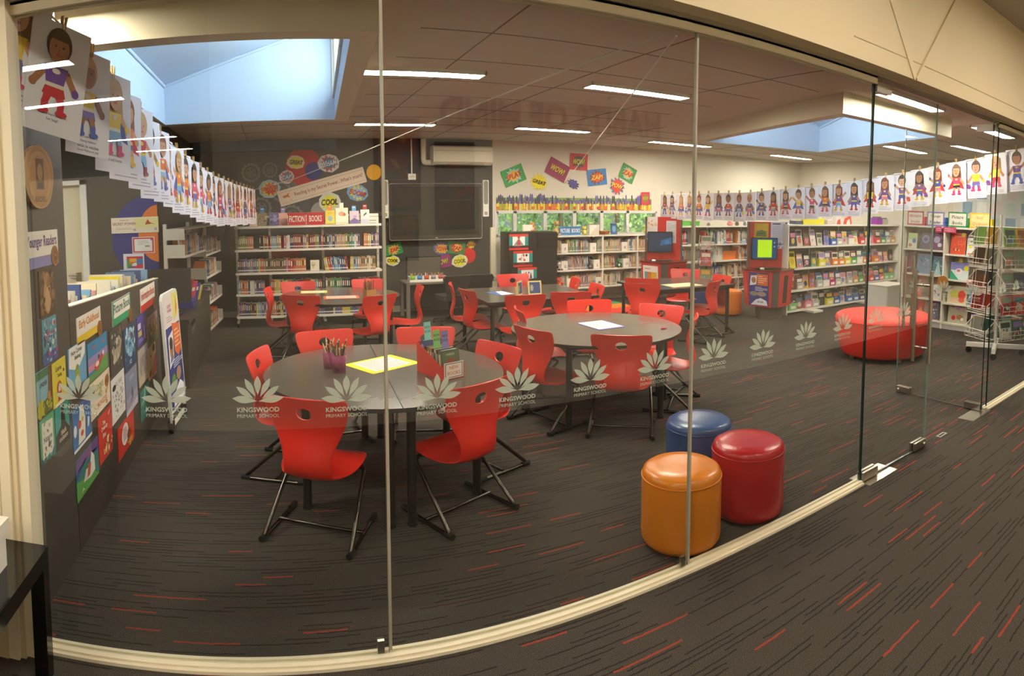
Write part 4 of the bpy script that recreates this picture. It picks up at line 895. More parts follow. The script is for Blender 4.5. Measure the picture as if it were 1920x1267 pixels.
bubble('GREAT', 4.15, 1.965, .33, .30, '#e8d81c', None, None, '#3c3c10', -.25, 'yellow GREAT burst pasted on the white wall', 22, GW, shape='burst', n=13, ts=.2)
bubble('WOW!', 4.48, 2.17, .39, .28, '#94305e', None, None, '#e4d820', -.45, 'purple tilted WOW card on the white wall', 23, GW, shape='rect', ts=.36)
bubble('WOW!', 4.87, 2.31, .33, .27, '#cc2c3c', '#52404a', None, '#d8d030', -.03, 'red WOW card, highest on the white wall', 24, GW, shape='rect', ts=.34)
bubble('POW', 4.77, 1.945, .26, .16, '#34305a', '#54509a', None, '#6a5aa0', -.5, 'small dark violet burst on the white wall', 25, GW, shape='burst', n=10)
bubble('ZAP!', 5.22, 2.065, .37, .27, '#2f7cc0', '#8a3a28', '#d8501e', '#f0c838', .12, 'blue card with orange lettering on the white wall', 26, GW, shape='rect')
bubble('POW', 5.62, 1.93, .32, .32, '#2f78c0', '#d8402a', None, '#f0e040', -.25, 'blue POW burst pasted low on the white wall', 27, GW, shape='burst', n=12, ts=.24)
bubble('ZAP', 5.83, 2.15, .31, .27, '#3c8a40', '#8ac0c8', '#e0b050', '#d83a20', -.42, 'green tilted card nearest the glass joint', 28, GW, shape='rect')
bubble('WOW', 6.20, 1.725, .18, .22, '#c42c44', '#8a6a2a', None, '#b8c040', .03, 'small red card hanging where the far garland begins', 29, GW, shape='rect', c=.02)
# pencil border above the windows
m = MB(); f = BF.at(4.88, 1.515, .004); rn = random.Random(8); m.fbox(f, -1.46, 1.46, 0, .20, -.002, 0, C('#7fa83c')); x = -1.46; i = 0
while x < 1.44:
    w = .026; h = rn.uniform(.13, .25); col = rn.choice(['#e8c832', '#e07a28', '#d0402c', '#8ab83c', '#e8e0b0', '#7a3a2a', '#d8d040', '#cc5a30'])
    m.rect(f, x, x + w, 0, .12, .0006, C(col)); tip = rn.choice(['#4a3a8a', '#2e2a5a', '#5a4a9a', '#3a3068', '#6a56a8'])
    m.poly([f.p(x, .10, .001), f.p(x + w, .10, .001), f.p(x + w, h, .001), f.p(x + w / 2, h + .03, .001), f.p(x, h, .001)], C(tip))
    if i % 2: m.rect(f, x + w * .35, x + w * .65, .02, .14, .0012, C(rn.choice(['#f0e070', '#f0a050', '#b83a2c'])))
    if i % 5 == 0: m.ell(f, x + w, .035, .03, .028, .0018, C(rn.choice(['#e0702c', '#e8c030', '#cc4a34']))); m.ell(f, x + w, .085, .018, .03, .0016, C('#e8d838'))
    x += w + .004; i += 1
tag(m.build('pencil_border'), 'long paper border of coloured pencils above the windows', 'border')
# air conditioner, pipe cover, conduit
ac = MB(); fr = Frame((0, YB, 0), (0, -1, 0)); AC = mat('#e2dac4', .4)
prof = [(0, 2.20), (.15, 2.20), (.205, 2.245), (.215, 2.40), (.20, 2.465), (.16, 2.485), (0, 2.485)]
f = Frame((2.36, YB, 0), (0, -1, 0)); n_ = len(prof)
L = [(2.36, YB - a, b) for a, b in prof]; Rr = [(3.29, YB - a, b) for a, b in prof]
ac.add(L + Rr, [tuple(range(n_)), tuple(range(n_, 2 * n_))[::-1]] + [(i, n_ + i, n_ + (i + 1) % n_, (i + 1) % n_) for i in range(n_)], AC)
lv = MB(); lv.box(2.40, 3.15, YB - .195, YB - .15, 2.206, 2.222, mat('#a89f8c', .5)); sp = MB(); sp.box(2.38, 3.27, YB - .2185, YB - .21, 2.405, 2.409, mat('#a89f8c', .5))
assemble('air_conditioner', 'cream wall air conditioner high on the dark wall', 'air conditioner', [('case', ac), ('outlet_flap', lv), ('panel_gap', sp)])
m = MB(); m.tube(bend([(2.25, YB - .04, 2.59), (2.25, YB - .04, 2.24), (2.355, YB - .04, 2.24)], .05, 5), .042, AC, 12); tag(m.build('pipe_cover'), 'cream pipe cover running from the ceiling into the air conditioner', 'pipe cover')
m = MB(); m.box(2.062, 2.082, YB - .018, YB, 2.075, 2.595, AC); pb = MB(); pb.box(2.015, 2.13, YB - .03, YB, 1.985, 2.075, WHITE); sl = MB()
for k in range(4): sl.box(2.04 + k * .02, 2.046 + k * .02, YB - .0312, YB - .03, 2.025, 2.04, RUBBER)
assemble('power_outlet', 'white outlet box with a thin conduit to the ceiling', 'outlet', [('conduit', m), ('box', pb), ('sockets', sl)])
# interactive screen with side speakers
SX0, SX1, SZ0, SZ1, SY = 1.70, 3.15, 1.085, 1.925, YB - .10
a = MB(); f = Frame((0, SY, 0), (1, 0, 0)); cx, cz = (SX0 + SX1) / 2, (SZ0 + SZ1) / 2; ff = f.at(cx, cz); w, h = SX1 - SX0, SZ1 - SZ0
a.prism(rrect(w, h, .035, 5), ff, -.08, 0, mat('#3a3733', .3)); sc2 = MB(); sc2.prism(rrect(w - .10, h - .11, .005, 2, 0, .01), ff, 0, .002, mat('#33312d', .14, spec=.6))
rim = MB(); n = 0; pts = rrect(w, h, .035, 5); rim.tube([ff.p(p[0], p[1], 0) for p in pts + [pts[0]]], .006, mat('#a8a49a', .3, .8), 6, False)
lg = MB(); lg.text(ff, 0, -h / 2 + .028, .012, 'panel', .0015, C('#c8c4ba')) if False else lg.ell(ff, 0, -h / 2 + .024, .022, .006, .001, C('#c8c4ba'))
assemble('interactive_screen', 'big dark interactive screen on the dark wall between two speakers', 'screen', [('case', a), ('display', sc2), ('rim', rim), ('maker_mark', lg)])
for x, lb in ((1.645, 'tall white speaker at the shelf side of the big screen'), (3.215, 'tall white speaker at the window side of the big screen')):
    b = MB(); b.prism(rrect(.095, .56, .012, 3), f.at(x, 1.70), -.06, .0, WHITE); g = MB(); g.prism(rrect(.07, .36, .03, 5), f.at(x, 1.79), 0, .003, mat('#8d877c', .7)); k = MB(); k.prism(rrect(.05, .05, .012, 4), f.at(x, 1.47), 0, .004, mat('#a09a8e', .5))
    assemble('screen_speaker', lb, 'speaker', [('case', b), ('grille', g), ('knob_plate', k)], 'speakers beside the big screen')
# computer desk below, with screen, pencil pots, two dark chairs
DSK = mat('#6e675e', .5)
t = MB(); t.box(1.80, 3.22, 8.42, 8.88, .50, .525, DSK); parts = [('desktop', t)]
for x in (1.83, 3.19):
    for y in (8.45, 8.85): q = MB(); q.box(x - .025, x + .025, y - .025, y + .025, 0, .50, DSK); parts.append(('leg', q))
q = MB(); q.box(1.85, 3.17, 8.80, 8.82, .1, .5, mat('#23211f', .5)); parts.append(('modesty_panel', q))
assemble('computer_desk', 'grey computer desk below the big screen', 'desk', parts)
a = MB(); a.fbox(Frame((2.14, 8.78, .70), (1, 0, 0)), -.26, .26, -.13, .16, -.02, .01, mat('#2c2a27', .4)); b = MB(); b.rect(Frame((2.14, 8.769, .70), (1, 0, 0)), -.245, .245, -.115, .145, .0, mat('#5a554d', .25)); c_ = MB(); c_.box(2.08, 2.20, 8.74, 8.84, .526, .575, FRAME)
assemble('flat_monitor', 'wide grey monitor standing behind the pencil pots', 'monitor', [('case', a), ('display', b), ('stand', c_)])
tr = MB(); tr.box(1.87, 2.40, 8.50, 8.66, .526, .534, WHITE); tr.box(1.87, 2.40, 8.50, 8.505, .534, .56, WHITE); tr.box(1.87, 2.40, 8.655, 8.66, .534, .60, WHITE); tr.box(1.87, 1.875, 8.5, 8.66, .534, .6, WHITE); tr.box(2.395, 2.40, 8.5, 8.66, .534, .6, WHITE); tag(tr.build('pot_tray'), 'white tray of pencil pots on the computer desk', 'tray')
PCOL = ['#c8402c', '#e0b030', '#3a6aa8', '#4a9a4a', '#8a5a9a', '#d88a4a', '#e8d8b0', '#7a4a2a']
def pencil_pot(x, y, z, r, h, col, label, group, n=8, seed=1, clear=False, plen=.12):
    t = thing('pencil_pot', label, 'pot', (x, y, z), 0, group); m = MB(); cm = CLEARPINK if clear else C(col)
    m.lathe([(0, .002), (r * .85, .002), (r * .86, .0), (r, h), (r * .96, h), (r * .82, .006), (0, .006)], (0, 0, 0), cm, 24); m.build('cup', t)
    r_ = random.Random(seed); q = MB()
    for k in range(n):
        a = r_.uniform(0, 2 * PI); d = r * .62; tl = r_.uniform(.10, .42); b0 = Vector((d * .7 * math.cos(a + 2), d * .7 * math.sin(a + 2), .008)); dr = Vector((math.cos(a) * tl, math.sin(a) * tl, 1)).normalized(); Lp = plen * r_.uniform(.85, 1.15)
        hc = Vector((math.cos(a) * d, math.sin(a) * d, h)) ; dr = (hc - b0).normalized()
        q.tube([b0, b0 + dr * Lp], .0042, C(r_.choice(PCOL if not clear else ['#2f5a3a', '#3a2f28', '#c89a5a', '#5a3a28', '#c8b890', '#2a2a2a', '#8a3a2a', '#3a5a8a'])), 6); q.tube([b0 + dr * Lp, b0 + dr * (Lp + .014)], .0042, C('#d8b888'), 6, True, .0008)
    q.build('pencils', t)['kind'] = 'stuff'
CLEARPINK = bpy.data.materials.new('clear_pink_plastic'); CLEARPINK.use_nodes = True
_n = CLEARPINK.node_tree; _b = _n.nodes['Principled BSDF']; _b.inputs['Base Color'].default_value = (*lin('#b84a86'), 1); _b.inputs['Roughness'].default_value = .15; _b.inputs['Alpha'].default_value = .55
for i, (x, col, cn) in enumerate(((1.93, '#7fb83c', 'lime green'), (2.03, '#3a78b8', 'blue'), (2.13, '#b8482c', 'rust red'), (2.23, '#9a8f9a', 'grey mauve'), (2.34, '#c05048', 'coral'))):
    pencil_pot(x, 8.575, .534, .038, .075, col, '%s pencil pot in the white tray on the computer desk' % cn, 'pots in the tray', 7, 20 + i, False, .095)
for i, (x, y, rz, lb) in enumerate(((2.34, 8.10, .15, 'dark task chair at the computer desk, behind the profile red chair'), (2.72, 8.14, -.1, 'dark task chair at the computer desk, towards the windows'))):
    t = thing('task_chair', lb, 'chair', (x, y, 0), rz, 'dark task chairs'); DK = mat('#2a2523', .6)
    m = MB(); m.prism(rrect(.36, .34, .06, 4), Frame((0, 0, .36), (1, 0, 0), (0, 1, 0)), -.03, .03, DK); m.build('seat', t)
    m = MB(); m.prism([(-.13, 0), (.13, 0), (.20, .22), (.18, .26), (-.18, .26), (-.20, .22)], Frame((0, -.19, .41), (1, 0, 0), (0, -.15, 1)), -.02, .02, DK); m.build('backrest', t)
    m = MB(); m.tube([(0, 0, .06), (0, 0, .34)], .022, CHROME, 12); m.tube([(0, -.05, .33), (0, -.2, .34), (0, -.2, .45)], .012, FRAME, 8); m.build('column', t)
    for k in range(5):
        a_ = k * 2 * PI / 5; m = MB(); m.tube([(0, 0, .075), (.23 * math.cos(a_), .23 * math.sin(a_), .055)], .016, FRAME, 8); b = m.build('base_arm', t); m = MB(); m.tube([(.23 * math.cos(a_) - .01, .23 * math.sin(a_), .022), (.23 * math.cos(a_) + .01, .23 * math.sin(a_), .022)], .022, RUBBER, 12); m.build('caster', b)
# black cabinet with three red posters
m = MB(); BK = mat('#1f1e1c', .45); m.box(3.42, 4.20, 8.62, 9.02, 0, 1.19, BK); s2 = MB(); s2.box(3.86, 4.20, 8.600, 8.62, .93, 1.17, mat('#171615', .35)); assemble('black_cabinet', 'black cabinet in front of the white wall with red framed posters', 'cabinet', [('body', m), ('upper_flap', s2)])
CF = Frame((0, 8.62, 0), (1, 0, 0))
for i, (x, z, w, h) in enumerate(((3.56, 1.045, .31, .235), (3.63, .79, .31, .235), (3.70, .54, .31, .235), (3.80, .29, .29, .23))):
    pics = [[('p', [(.24, .3), (.5, .75), (.76, .3)], '#8a8a92'), ('p', [(.4, .3), (.5, .82), (.6, .3)], '#cc3a34'), ('e', .5, .8, .07, .1, '#c84038')], [('d', .3, .4, .7, .8, 12, ['#2a2a2a', '#8a5a4a', '#c8a890', '#cc4a3a'], 4, .05)], [('p', [(.26, .3), (.32, .72), (.38, .3)], '#4a4a50'), ('p', [(.62, .3), (.68, .72), (.76, .3)], '#4a4a50'), ('p', [(.36, .66), (.46, .74), (.46, .58)], '#cc3a34'), ('p', [(.64, .66), (.54, .74), (.54, .58)], '#2a4a8a')], []][i]
    card('red_poster', 'red and teal poster, %s of the column on the black cabinet' % ['topmost', 'second', 'third', 'lowest'][i], 'poster', CF.at(x, z, .005), w, h, '#d8322a', [('r', 0, .12, 1, .86, '#1f8a86'), ('r', 0, .12, 1, .28, '#3a2a2a'), ('r', .18, .28, .82, .84, '#eeeae6')] + pics + [('b', .28, .16, .72, .25, 1, '#b04a44')], 'red posters on the black cabinet')
# ================================================================== shelving and books
SHW = mat('#e4dfd2', 0.4)
STUFF = MB()                      # every shelved book beyond the three hundred that show largest
BOOKN = [0]
def shelf_unit(name, label, cat, fr, L, depth, levels, posts, foot=None, back=None, thick=.028, plate=None, sides=False):
    parts = []
    for z in levels:
        m = MB(); m.fbox(fr, 0, L, z - thick, z, -depth, 0, SHW); parts.append(('shelf', m))
    top = max(levels)
    for a in posts:
        m = MB()
        if sides == 'back' and 0 < posts.index(a) < len(posts) - 1: m.fbox(fr, a - .014, a + .014, .03, top, -depth - .004, -depth + .012, SHW)
        elif sides: m.fbox(fr, a - .011, a + .011, min(levels) - thick if sides == 'wall' else 0, top, -depth - (.14 if sides == 'wall' else 0), -.002, SHW)
        else:
            m.fbox(fr, a - .016, a + .016, .04, top + .09, -depth - .02, -depth + .012, SHW)
            for q in range(14): m.rect(fr, a - .004, a + .004, .12 + q * (top - .1) / 14, .135 + q * (top - .1) / 14, -depth + .0125, C('#6a665c'))
        subs = []
        if foot == 'caster':
            m.fbox(fr, a - .014, a + .014, .045, .085, -depth, -.03, SHW)
            w = MB(); p = fr.p(a, .032, -.05); w.tube([p - fr.r * .014, p + fr.r * .014], .032, RUBBER, 14); subs = [('caster', w)]
        elif foot == 'leg': m.fbox(fr, a - .014, a + .014, 0, .06, -depth, -.03, SHW)
        parts.append(('upright', m, subs))
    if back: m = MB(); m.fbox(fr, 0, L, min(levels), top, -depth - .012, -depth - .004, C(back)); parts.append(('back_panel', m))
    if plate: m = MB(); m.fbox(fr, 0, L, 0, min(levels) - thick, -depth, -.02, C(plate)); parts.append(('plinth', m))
    return assemble(name, label, cat, parts)
FIC = [('dark red', '#8f2f2c'), ('brown', '#6b5038'), ('navy', '#2f4478'), ('teal', '#4a8c8c'), ('cream', '#d9cfb4'), ('pink', '#cc6f88'), ('olive', '#86874a'), ('orange', '#d07a44'), ('grey', '#8a8a88'),
       ('purple', '#66518a'), ('green', '#4b8a58'), ('black', '#35312f'), ('sky blue', '#7aa8c8'), ('scarlet', '#cc4438'), ('yellow', '#d8bc4c'), ('white', '#e2ded4'), ('tan', '#b8946a'), ('mauve', '#a08098')]
def row_of_books(fr, a0, a1, z, h0, h1, seed, fmt=None, group=None, t0=.017, t1=.030, k0=0, pal=FIC, d=.15, back=.03, lean=0.0):
    r_ = random.Random(seed); a = a0; k = k0; run = None
    while a < a1 - .012:
        t = min(r_.uniform(t0, t1), a1 - a); h = r_.uniform(h0, h1)
        if run is None or r_.random() < .45: run = r_.choice(pal)
        cn, ch = run; k += 1
        ln = lean * r_.uniform(.6, 1.2)
        f = Frame(fr.p(a, z + .0005, -back - r_.uniform(0, .012)), fr.r * math.cos(ln) - fr.u * math.sin(ln), fr.u * math.cos(ln) + fr.r * math.sin(ln))
        if fmt and BOOKN[0] < 300:
            m = MB(); add_book(m, 0, t, 0, d, 0, h, ch, 0, True, f); BOOKN[0] += 1
            tag(m.build('book'), fmt % (cn, ordinal(k)), 'book', group)
        else: add_book(STUFF, 0, t, 0, d, 0, h, ch, 0, True, f)
        a += t + .0012 + (abs(math.sin(ln)) * .004)
    return k
BOOKN[0] = 46
def face_book(fr, a, z, w, h, bg, shapes, label, tilt=.14, c=-.10, tagcol=None, group=None, name='display_book', t=.016):
    """a book shown cover out, leaning back"""
    f = Frame(fr.p(a, z + .001, c), fr.r, fr.u * math.cos(tilt) - fr.n * math.sin(tilt))
    m = MB(); m.fbox(f, -w / 2, w / 2, 0, h, -.002, 0, C(bg)); m.fbox(f, -w / 2, w / 2, 0, h, -t, -t + .002, C(bg)); m.fbox(f, -w / 2, -w / 2 + .002, 0, h, -t, 0, C(bg)); m.fbox(f, -w / 2 + .002, w / 2 - .003, .002, h - .002, -t + .002, -.002, PAGES)
    draw(m, f.at(0, h / 2), w, h, shapes, .0006)
    o = m.build(name); tag(o, label, 'book', group)
    if tagcol:
        q = MB(); q.fbox(f, -.028, .028, h - .02, h + .07, -t * .6, -t * .6 + .001, C(tagcol)); q.rect(f, -.018, .018, h + .045, h + .055, -t * .6 + .0016, C('#f0f0f0')); q.build('bookmark_tag', o, None, 0, o.location)
    return o
# ---- fiction shelves
FX0, FX1, FY = -.53, 1.45, 8.34
FF = Frame((FX0, FY, 0), (1, 0, 0)); FL = FX1 - FX0
shelf_unit('fiction_bookcase', 'tall white open bookcase on casters full of fiction against the dark wall', 'bookcase', FF, FL, .24, [1.365, 1.055, .745, .455, .155], [.015, .47, 1.20, FL - .015], 'caster')
m = MB(); m.fbox(FF, .3, FL, 1.37, 1.50, -.245, -.235, SHW); m.fbox(FF, .3, FL, 1.40, 1.408, -.2348, -.232, C('#55504a')); m.fbox(FF, .3, FL, 1.455, 1.463, -.2348, -.232, C('#9a958a')); tag(m.build('display_rail'), 'white slotted display rail along the top of the fiction bookcase', 'rail')
rows = [(1.055, [(-.49, -.28), (-.20, .10), (.13, 1.06), (1.06, 1.16), (1.21, 1.42)], 'top'), (.745, [(-.50, .42), (.68, 1.0), (1.02, 1.37)], 'second'),
        (.455, [(-.50, -.14), (-.06, .64), (.68, 1.02), (1.13, 1.42)], 'third'), (.155, [(-.50, -.07), (-.05, .54), (.56, 1.30)], 'lowest')]
for z, spans, nm in rows:
    k = 0
    for i, (x0, x1) in enumerate(spans):
        ln = .0 if not (nm == 'second' and i == 1) else -.16
        k = row_of_books(FF, x0 - FX0, x1 - FX0, z, .165, .185, int(z * 1000) + i, '%%s book, %%s from the garland end of the %s fiction shelf' % nm, 'fiction books', .019, .031, k, FIC, .14, .03, ln)
m = MB(); ff = FF.at(.54 - FX0, .746, -.05); m.fbox(ff, -.06, .06, 0, .145, -.012, 0, C('#e6dcc4')); m.ell(ff, -.02, .09, .022, .03, .001, C('#b8a080')); m.ell(ff, -.02, .10, .012, .014, .0014, C('#e6dcc4')); m.rect(ff, -.026, -.016, .03, .065, .001, C('#b8a080')); tag(m.build('shelf_card'), 'cream card with a faint drawing standing in the second fiction shelf', 'card')
for (x0, w, h, bg, tg, lb, sh) in ((-.275, .11, .19, '#e8c8b0', None, 'pale pink and yellow book at the garland end of the fiction display', [('r', 0, .5, 1, 1, '#ecdfae'), ('e', .5, .35, .3, .2, '#e08a7a')]),
        (-.15, .12, .18, '#8a7a68', '#3a8ac0', 'brown patterned book with a blue tag on the fiction display', [('d', .05, .05, .95, .95, 22, ['#5a4a3c', '#b8a080', '#7a8a6a', '#c0b090'], 3, .1)]),
        (.01, .13, .18, '#6a6490', None, 'blue lilac illustrated book on the fiction display, beside the pink one', [('d', .05, .05, .95, .95, 18, ['#8a84b0', '#4a4470', '#b0a8c8'], 5, .12), ('e', .6, .5, .2, .2, '#9a98c0')]),
        (.13, .115, .17, '#e29a92', '#9088c0', 'pink book with a lilac tag leaning against the fiction sign', [('r', 0, .6, 1, 1, '#e8b0a0'), ('e', .5, .4, .3, .22, '#eac0b0')]),
        (.77, .135, .19, '#dcc850', '#e0742c', 'yellow book with an orange tag right after the red books sign', [('e', .5, .4, .22, .2, '#8fb8c8'), ('t', .5, .8, .12, 'good', '#b8882c', .6)]),
        (.93, .175, .22, '#ece2c8', '#eee8d4', 'largest cream book with a white tag on the fiction display', [('e', .5, .62, .26, .14, '#e0a080'), ('e', .7, .58, .12, .1, '#b87a5a'), ('r', 0, .05, 1, .1, '#d8c8a0')]),
        (1.10, .13, .175, '#c8b4c0', '#5a9ac8', 'lilac book with a blue tag on the fiction display', [('p', [(0, 0), (1, 0), (1, .25), (.5, .45), (0, .2)], '#6a5a88'), ('e', .6, .55, .2, .12, '#a898b8')]),
        (1.25, .12, .19, '#ded6d2', '#a8282c', 'white book with a dark leaf, last on the fiction display', [('p', [(.3, .5), (.7, .7), (.66, .82), (.36, .66)], '#4a4a40'), ('r', 0, 0, 1, .3, '#c0c0d0')])):
    face_book(FF, x0 - FX0, 1.366, w, h, bg, sh, lb, .12, -.13, tg, 'fiction display books')
for x0, w_, wd in ((.195, .235, 'FICTION'), (.445, .235, 'BOOKS')):
    m = MB(); ff = FF.at(x0 + w_ / 2 - FX0, 1.366 + .085, -.035); m.fbox(ff, -w_ / 2, w_ / 2, -.085, .085, -.03, 0, C('#b82832')); m.rect(ff, -w_ / 2, w_ / 2, .078, .085, .0005, C('#c84a50')); m.text(ff, 0, 0, .085, wd, .001, C('#f0e8dc'), .02, None, .205 if wd == 'FICTION' else .17)
    tag(m.build('section_block'), 'red sign block with white letters reading %s on the fiction bookcase' % wd, 'sign', 'red sign blocks')
# ---- wall shelves behind the desk
d = Vector((.20, 2.06, 0)); WL = d.length
WF = Frame((-.935, 6.48, 0), (d.x, d.y, 0))
parts = []
def wshelf(a0, a1, z, dep=.20):
    m = MB(); m.fbox(WF, a0, a1, z - .02, z, -dep, 0, SHW); parts.append(('shelf', m))
    for a in (a0, a1):
        if a0 == 0 and a == a1: continue
        b = MB(); b.fbox(WF, a - .004, a + .004, z - .02, z + .12, -dep, 0, SHW); parts.append(('bracket', b))
for a in (.02, 1.06, WL - .02):
    m = MB(); m.fbox(WF, a - .02, a + .02, .0 if a > .5 else .64, 1.47, -.235, -.20, SHW); parts.append(('upright', m))
wshelf(0, 1.05, 1.13); wshelf(1.07, WL, 1.06)
m = MB(); m.fbox(WF, 0, WL, 1.40, 1.418, -.20, 0, SHW); parts.append(('top_shelf', m))
m = MB(); m.fbox(WF, 0, .02, 1.30, 1.40, -.20, 0, SHW); parts.append(('end_plate', m))
for z in (.78, .45, .12): wshelf(1.07, WL, z)
assemble('wall_shelves', 'white wall shelves above and past the dark desk', 'shelves', parts)
k = row_of_books(WF, .14, 1.04, 1.13, .15, .22, 77, '%s book, %s along the upper wall shelf above the desk', 'wall shelf books', .016, .030, 0, FIC, .14, .02)
k = row_of_books(WF, 1.10, 1.95, 1.06, .15, .22, 78, '%s book, %s along the upper wall shelf, past the desk', 'wall shelf books', .016, .030, k, FIC, .14, .02)
for z, nm in ((.78, 'second'), (.45, 'third'), (.12, 'lowest')): row_of_books(WF, 1.12, 1.85, z, .15, .20, int(z * 99), '%%s book, %%s along the %s wall shelf past the desk' % nm, 'wall shelf books', .020, .034, 0, FIC, .14, .02)
face_book(WF, .09, 1.131, .13, .17, '#e6d4d8', [('e', .5, .4, .4, .2, '#d8386c'), ('r', 0, .8, 1, 1, '#c8c0cc')], 'book with a pink swoosh, first on the wall shelf above the desk', .1, -.05)
# ---- picture book shelves under the windows
PFr = Frame((4.24, 8.80, 0), (1, 0, 0))
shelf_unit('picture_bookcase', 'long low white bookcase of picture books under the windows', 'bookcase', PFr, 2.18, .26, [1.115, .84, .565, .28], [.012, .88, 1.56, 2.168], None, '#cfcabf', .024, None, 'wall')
PFr = Frame((3.5, 8.80, 0), (1, 0, 0))
PIC = [('cream', '#dcd0b8'), ('tan', '#c8a888'), ('pink', '#d49a98'), ('brick', '#b8685c'), ('mauve', '#a890a0'), ('sage', '#a0ac90'), ('blue', '#7a98b8'), ('white', '#e6e0d6'), ('green', '#7aa078'), ('mustard', '#c8a860'), ('brown', '#8a6a58')]
for z, spans, ln in ((.84, ((.76, .88), (.98, 1.37), (1.53, 1.98), (2.12, 2.86)), .02), (.565, ((.755, .765), (1.0, 1.38), (1.58, 1.88), (2.16, 2.4)), -.12), (.28, ((.86, 1.02), (1.06, 1.98), (2.18, 2.6)), .02)):
    for i, (a0, a1) in enumerate(spans): row_of_books(PFr, a0, a1, z, .175, .215, int(z * 777) + i, None, None, .010, .022, 0, PIC, .2, .03, ln)
for a, z, ch in ((.93, .84, 'F'), (1.45, .84, 'I J'), (2.05, .84, 'K'), (.93, .565, 'G'), (1.52, .565, 'L'), (2.08, .565, 'O'), (1.03, .28, 'H'), (1.56, .28, 'M')):
    m = MB(); ff = PFr.at(a, z, -.02); m.fbox(ff, -.055, .055, 0, .145, -.16, 0, C('#efeae0')); m.fbox(ff, -.05, .02, .145, .19, -.15, -.05, C('#4a443e')); m.text(ff, .012, .06, .045, ch, .001, C('#3a3a3a'), .01, .07)
    tag(m.build('letter_divider'), 'white divider box lettered %s among the picture books' % ch, 'divider', 'letter dividers')
for x0, wd, w_ in ((.855, 'PICTURE', .19), (1.05, 'BOOKS', .175)):
    m = MB(); ff = PFr.at(x0 + w_ / 2, 1.116 + .07, -.04); m.fbox(ff, -w_ / 2, w_ / 2, -.07, .07, -.02, 0, C('#3f78b4')); m.rect(ff, -w_ / 2, w_ / 2, -.07, -.06, .0005, C('#7aa8d4')); m.text(ff, 0, .005, .065, wd, .001, C('#eef0f4'), .02, None, w_ * .86)
    tag(m.build('section_block'), 'blue sign block with white letters reading %s under the windows' % wd, 'sign', 'blue sign blocks')
def plush(fr, a, z, s, col, belly, label, ears='round', extra=None, group='soft toys', c=-.10):
    """a small sitting soft toy"""
    t = thing('soft_toy', label, 'soft toy', fr.p(a, z, c), 0, group); fur = mat(col, .95, noise=.12, nscale=60, bump=.4); bf = mat(belly, .95)
    m = MB(); m.ball((0, 0, s * .30), s * .26, s * .24, s * .31, fur, 16, 10); m.ball((0, -s * .12, s * .28), s * .17, s * .14, s * .2, bf, 12, 8); m.build('body', t)
    m = MB(); hz = s * .72 if ears != 'long' else s * .95; m.ball((0, -s * .04, hz), s * .22, s * .2, s * .2, fur if belly != '#101010' else bf, 16, 10); m.ball((0, -s * .2, hz - s * .05), s * .1, s * .09, s * .075, bf, 10, 6)
    for q in (-1, 1): m.ball((q * s * .08, -s * .215, hz + s * .06), s * .025, s * .02, s * .025, RUBBER, 8, 6)
    m.ball((0, -s * .28, hz - s * .03), s * .03, s * .02, s * .022, RUBBER, 8, 6); h = m.build('head', t)
    for q in (-1, 1):
        m = MB()
        m.ball((q * s * .17, 0, hz + s * .17), s * (.07 if ears == 'round' else .04), s * .03, s * (.07 if ears == 'round' else .13), RUBBER if extra == 'panda' else fur, 10, 6); m.build('ear', t)
        m = MB(); m.ball((q * s * .27, -s * .12, s * .36), s * .08, s * .1, s * .16, RUBBER if extra == 'panda' else fur, 10, 6); m.build('arm', t)
        m = MB(); m.ball((q * s * .18, -s * .26, s * .085), s * .1, s * .18, s * .085, RUBBER if extra == 'panda' else fur, 10, 6); m.build('leg', t)
    if ears == 'long': m = MB(); m.tube([(0, 0, s * .5), (0, -s * .03, s * .85)], s * .09, fur, 10); m.build('neck', t)
plush(PFr, .37, 1.195, .15, '#d88a3c', '#e8d8b8', 'orange and cream soft toy sitting on the black cabinet', c=-.02)
plush(PFr, .82, 1.116, .20, '#c8a468', '#d8c08c', 'spotted giraffe soft toy under the third window pane', 'long')
plush(PFr, .86, .566, .14, '#eeeae0', '#eeeae0', 'black and white panda toy on the middle picture shelf', extra='panda', c=-.06)
plush(PFr, 1.45, 1.0, .10, '#6a3a4a', '#3a2a2a', 'small dark toy on top of the I J divider', c=-.08)
plush(PFr, 1.40, .566, .15, '#4a4440', '#8a8078', 'dark grey toy beside the L divider', c=-.05)
plush(PFr, 1.95, .566, .15, '#2f6a44', '#d8d8d0', 'dark green toy on the middle picture shelf', c=-.05)
plush(PFr, 2.46, .566, .16, '#8a3a36', '#c8a0a0', 'brownish red toy at the kiosk end of the middle picture shelf', c=-.05)
plush(PFr, 2.12, .281, .15, '#7a8a5a', '#c8c8b0', 'mossy green toy on the lowest picture shelf', c=-.05)
plush(PFr, .84, .281, .19, '#d8442c', '#e8a030', 'red and yellow toy on the lowest picture shelf by the black cabinet', c=-.05)
plush(PFr, 1.30, 1.116, .15, '#d8c058', '#e8dca8', 'yellow toy beside the blue sign blocks', c=-.06)
plush(PFr, 2.50, 1.116, .15, '#e0b840', '#f0e0a0', 'yellow duck coloured toy at the end of the window shelf', c=-.06)
face_book(PFr, 1.88, 1.116, .115, .18, '#2f5a8a', [('e', .5, .5, .3, .3, '#6a9ac0'), ('r', 0, .8, 1, 1, '#24486e')], 'blue book standing alone under the fifth window pane', .1, -.08)
face_book(PFr, .28, 1.196, .17, .10, '#e0d4c0', [('r', .1, .1, .9, .9, '#e8e0d0')], 'small cream card standing on the black cabinet', .1, .02)
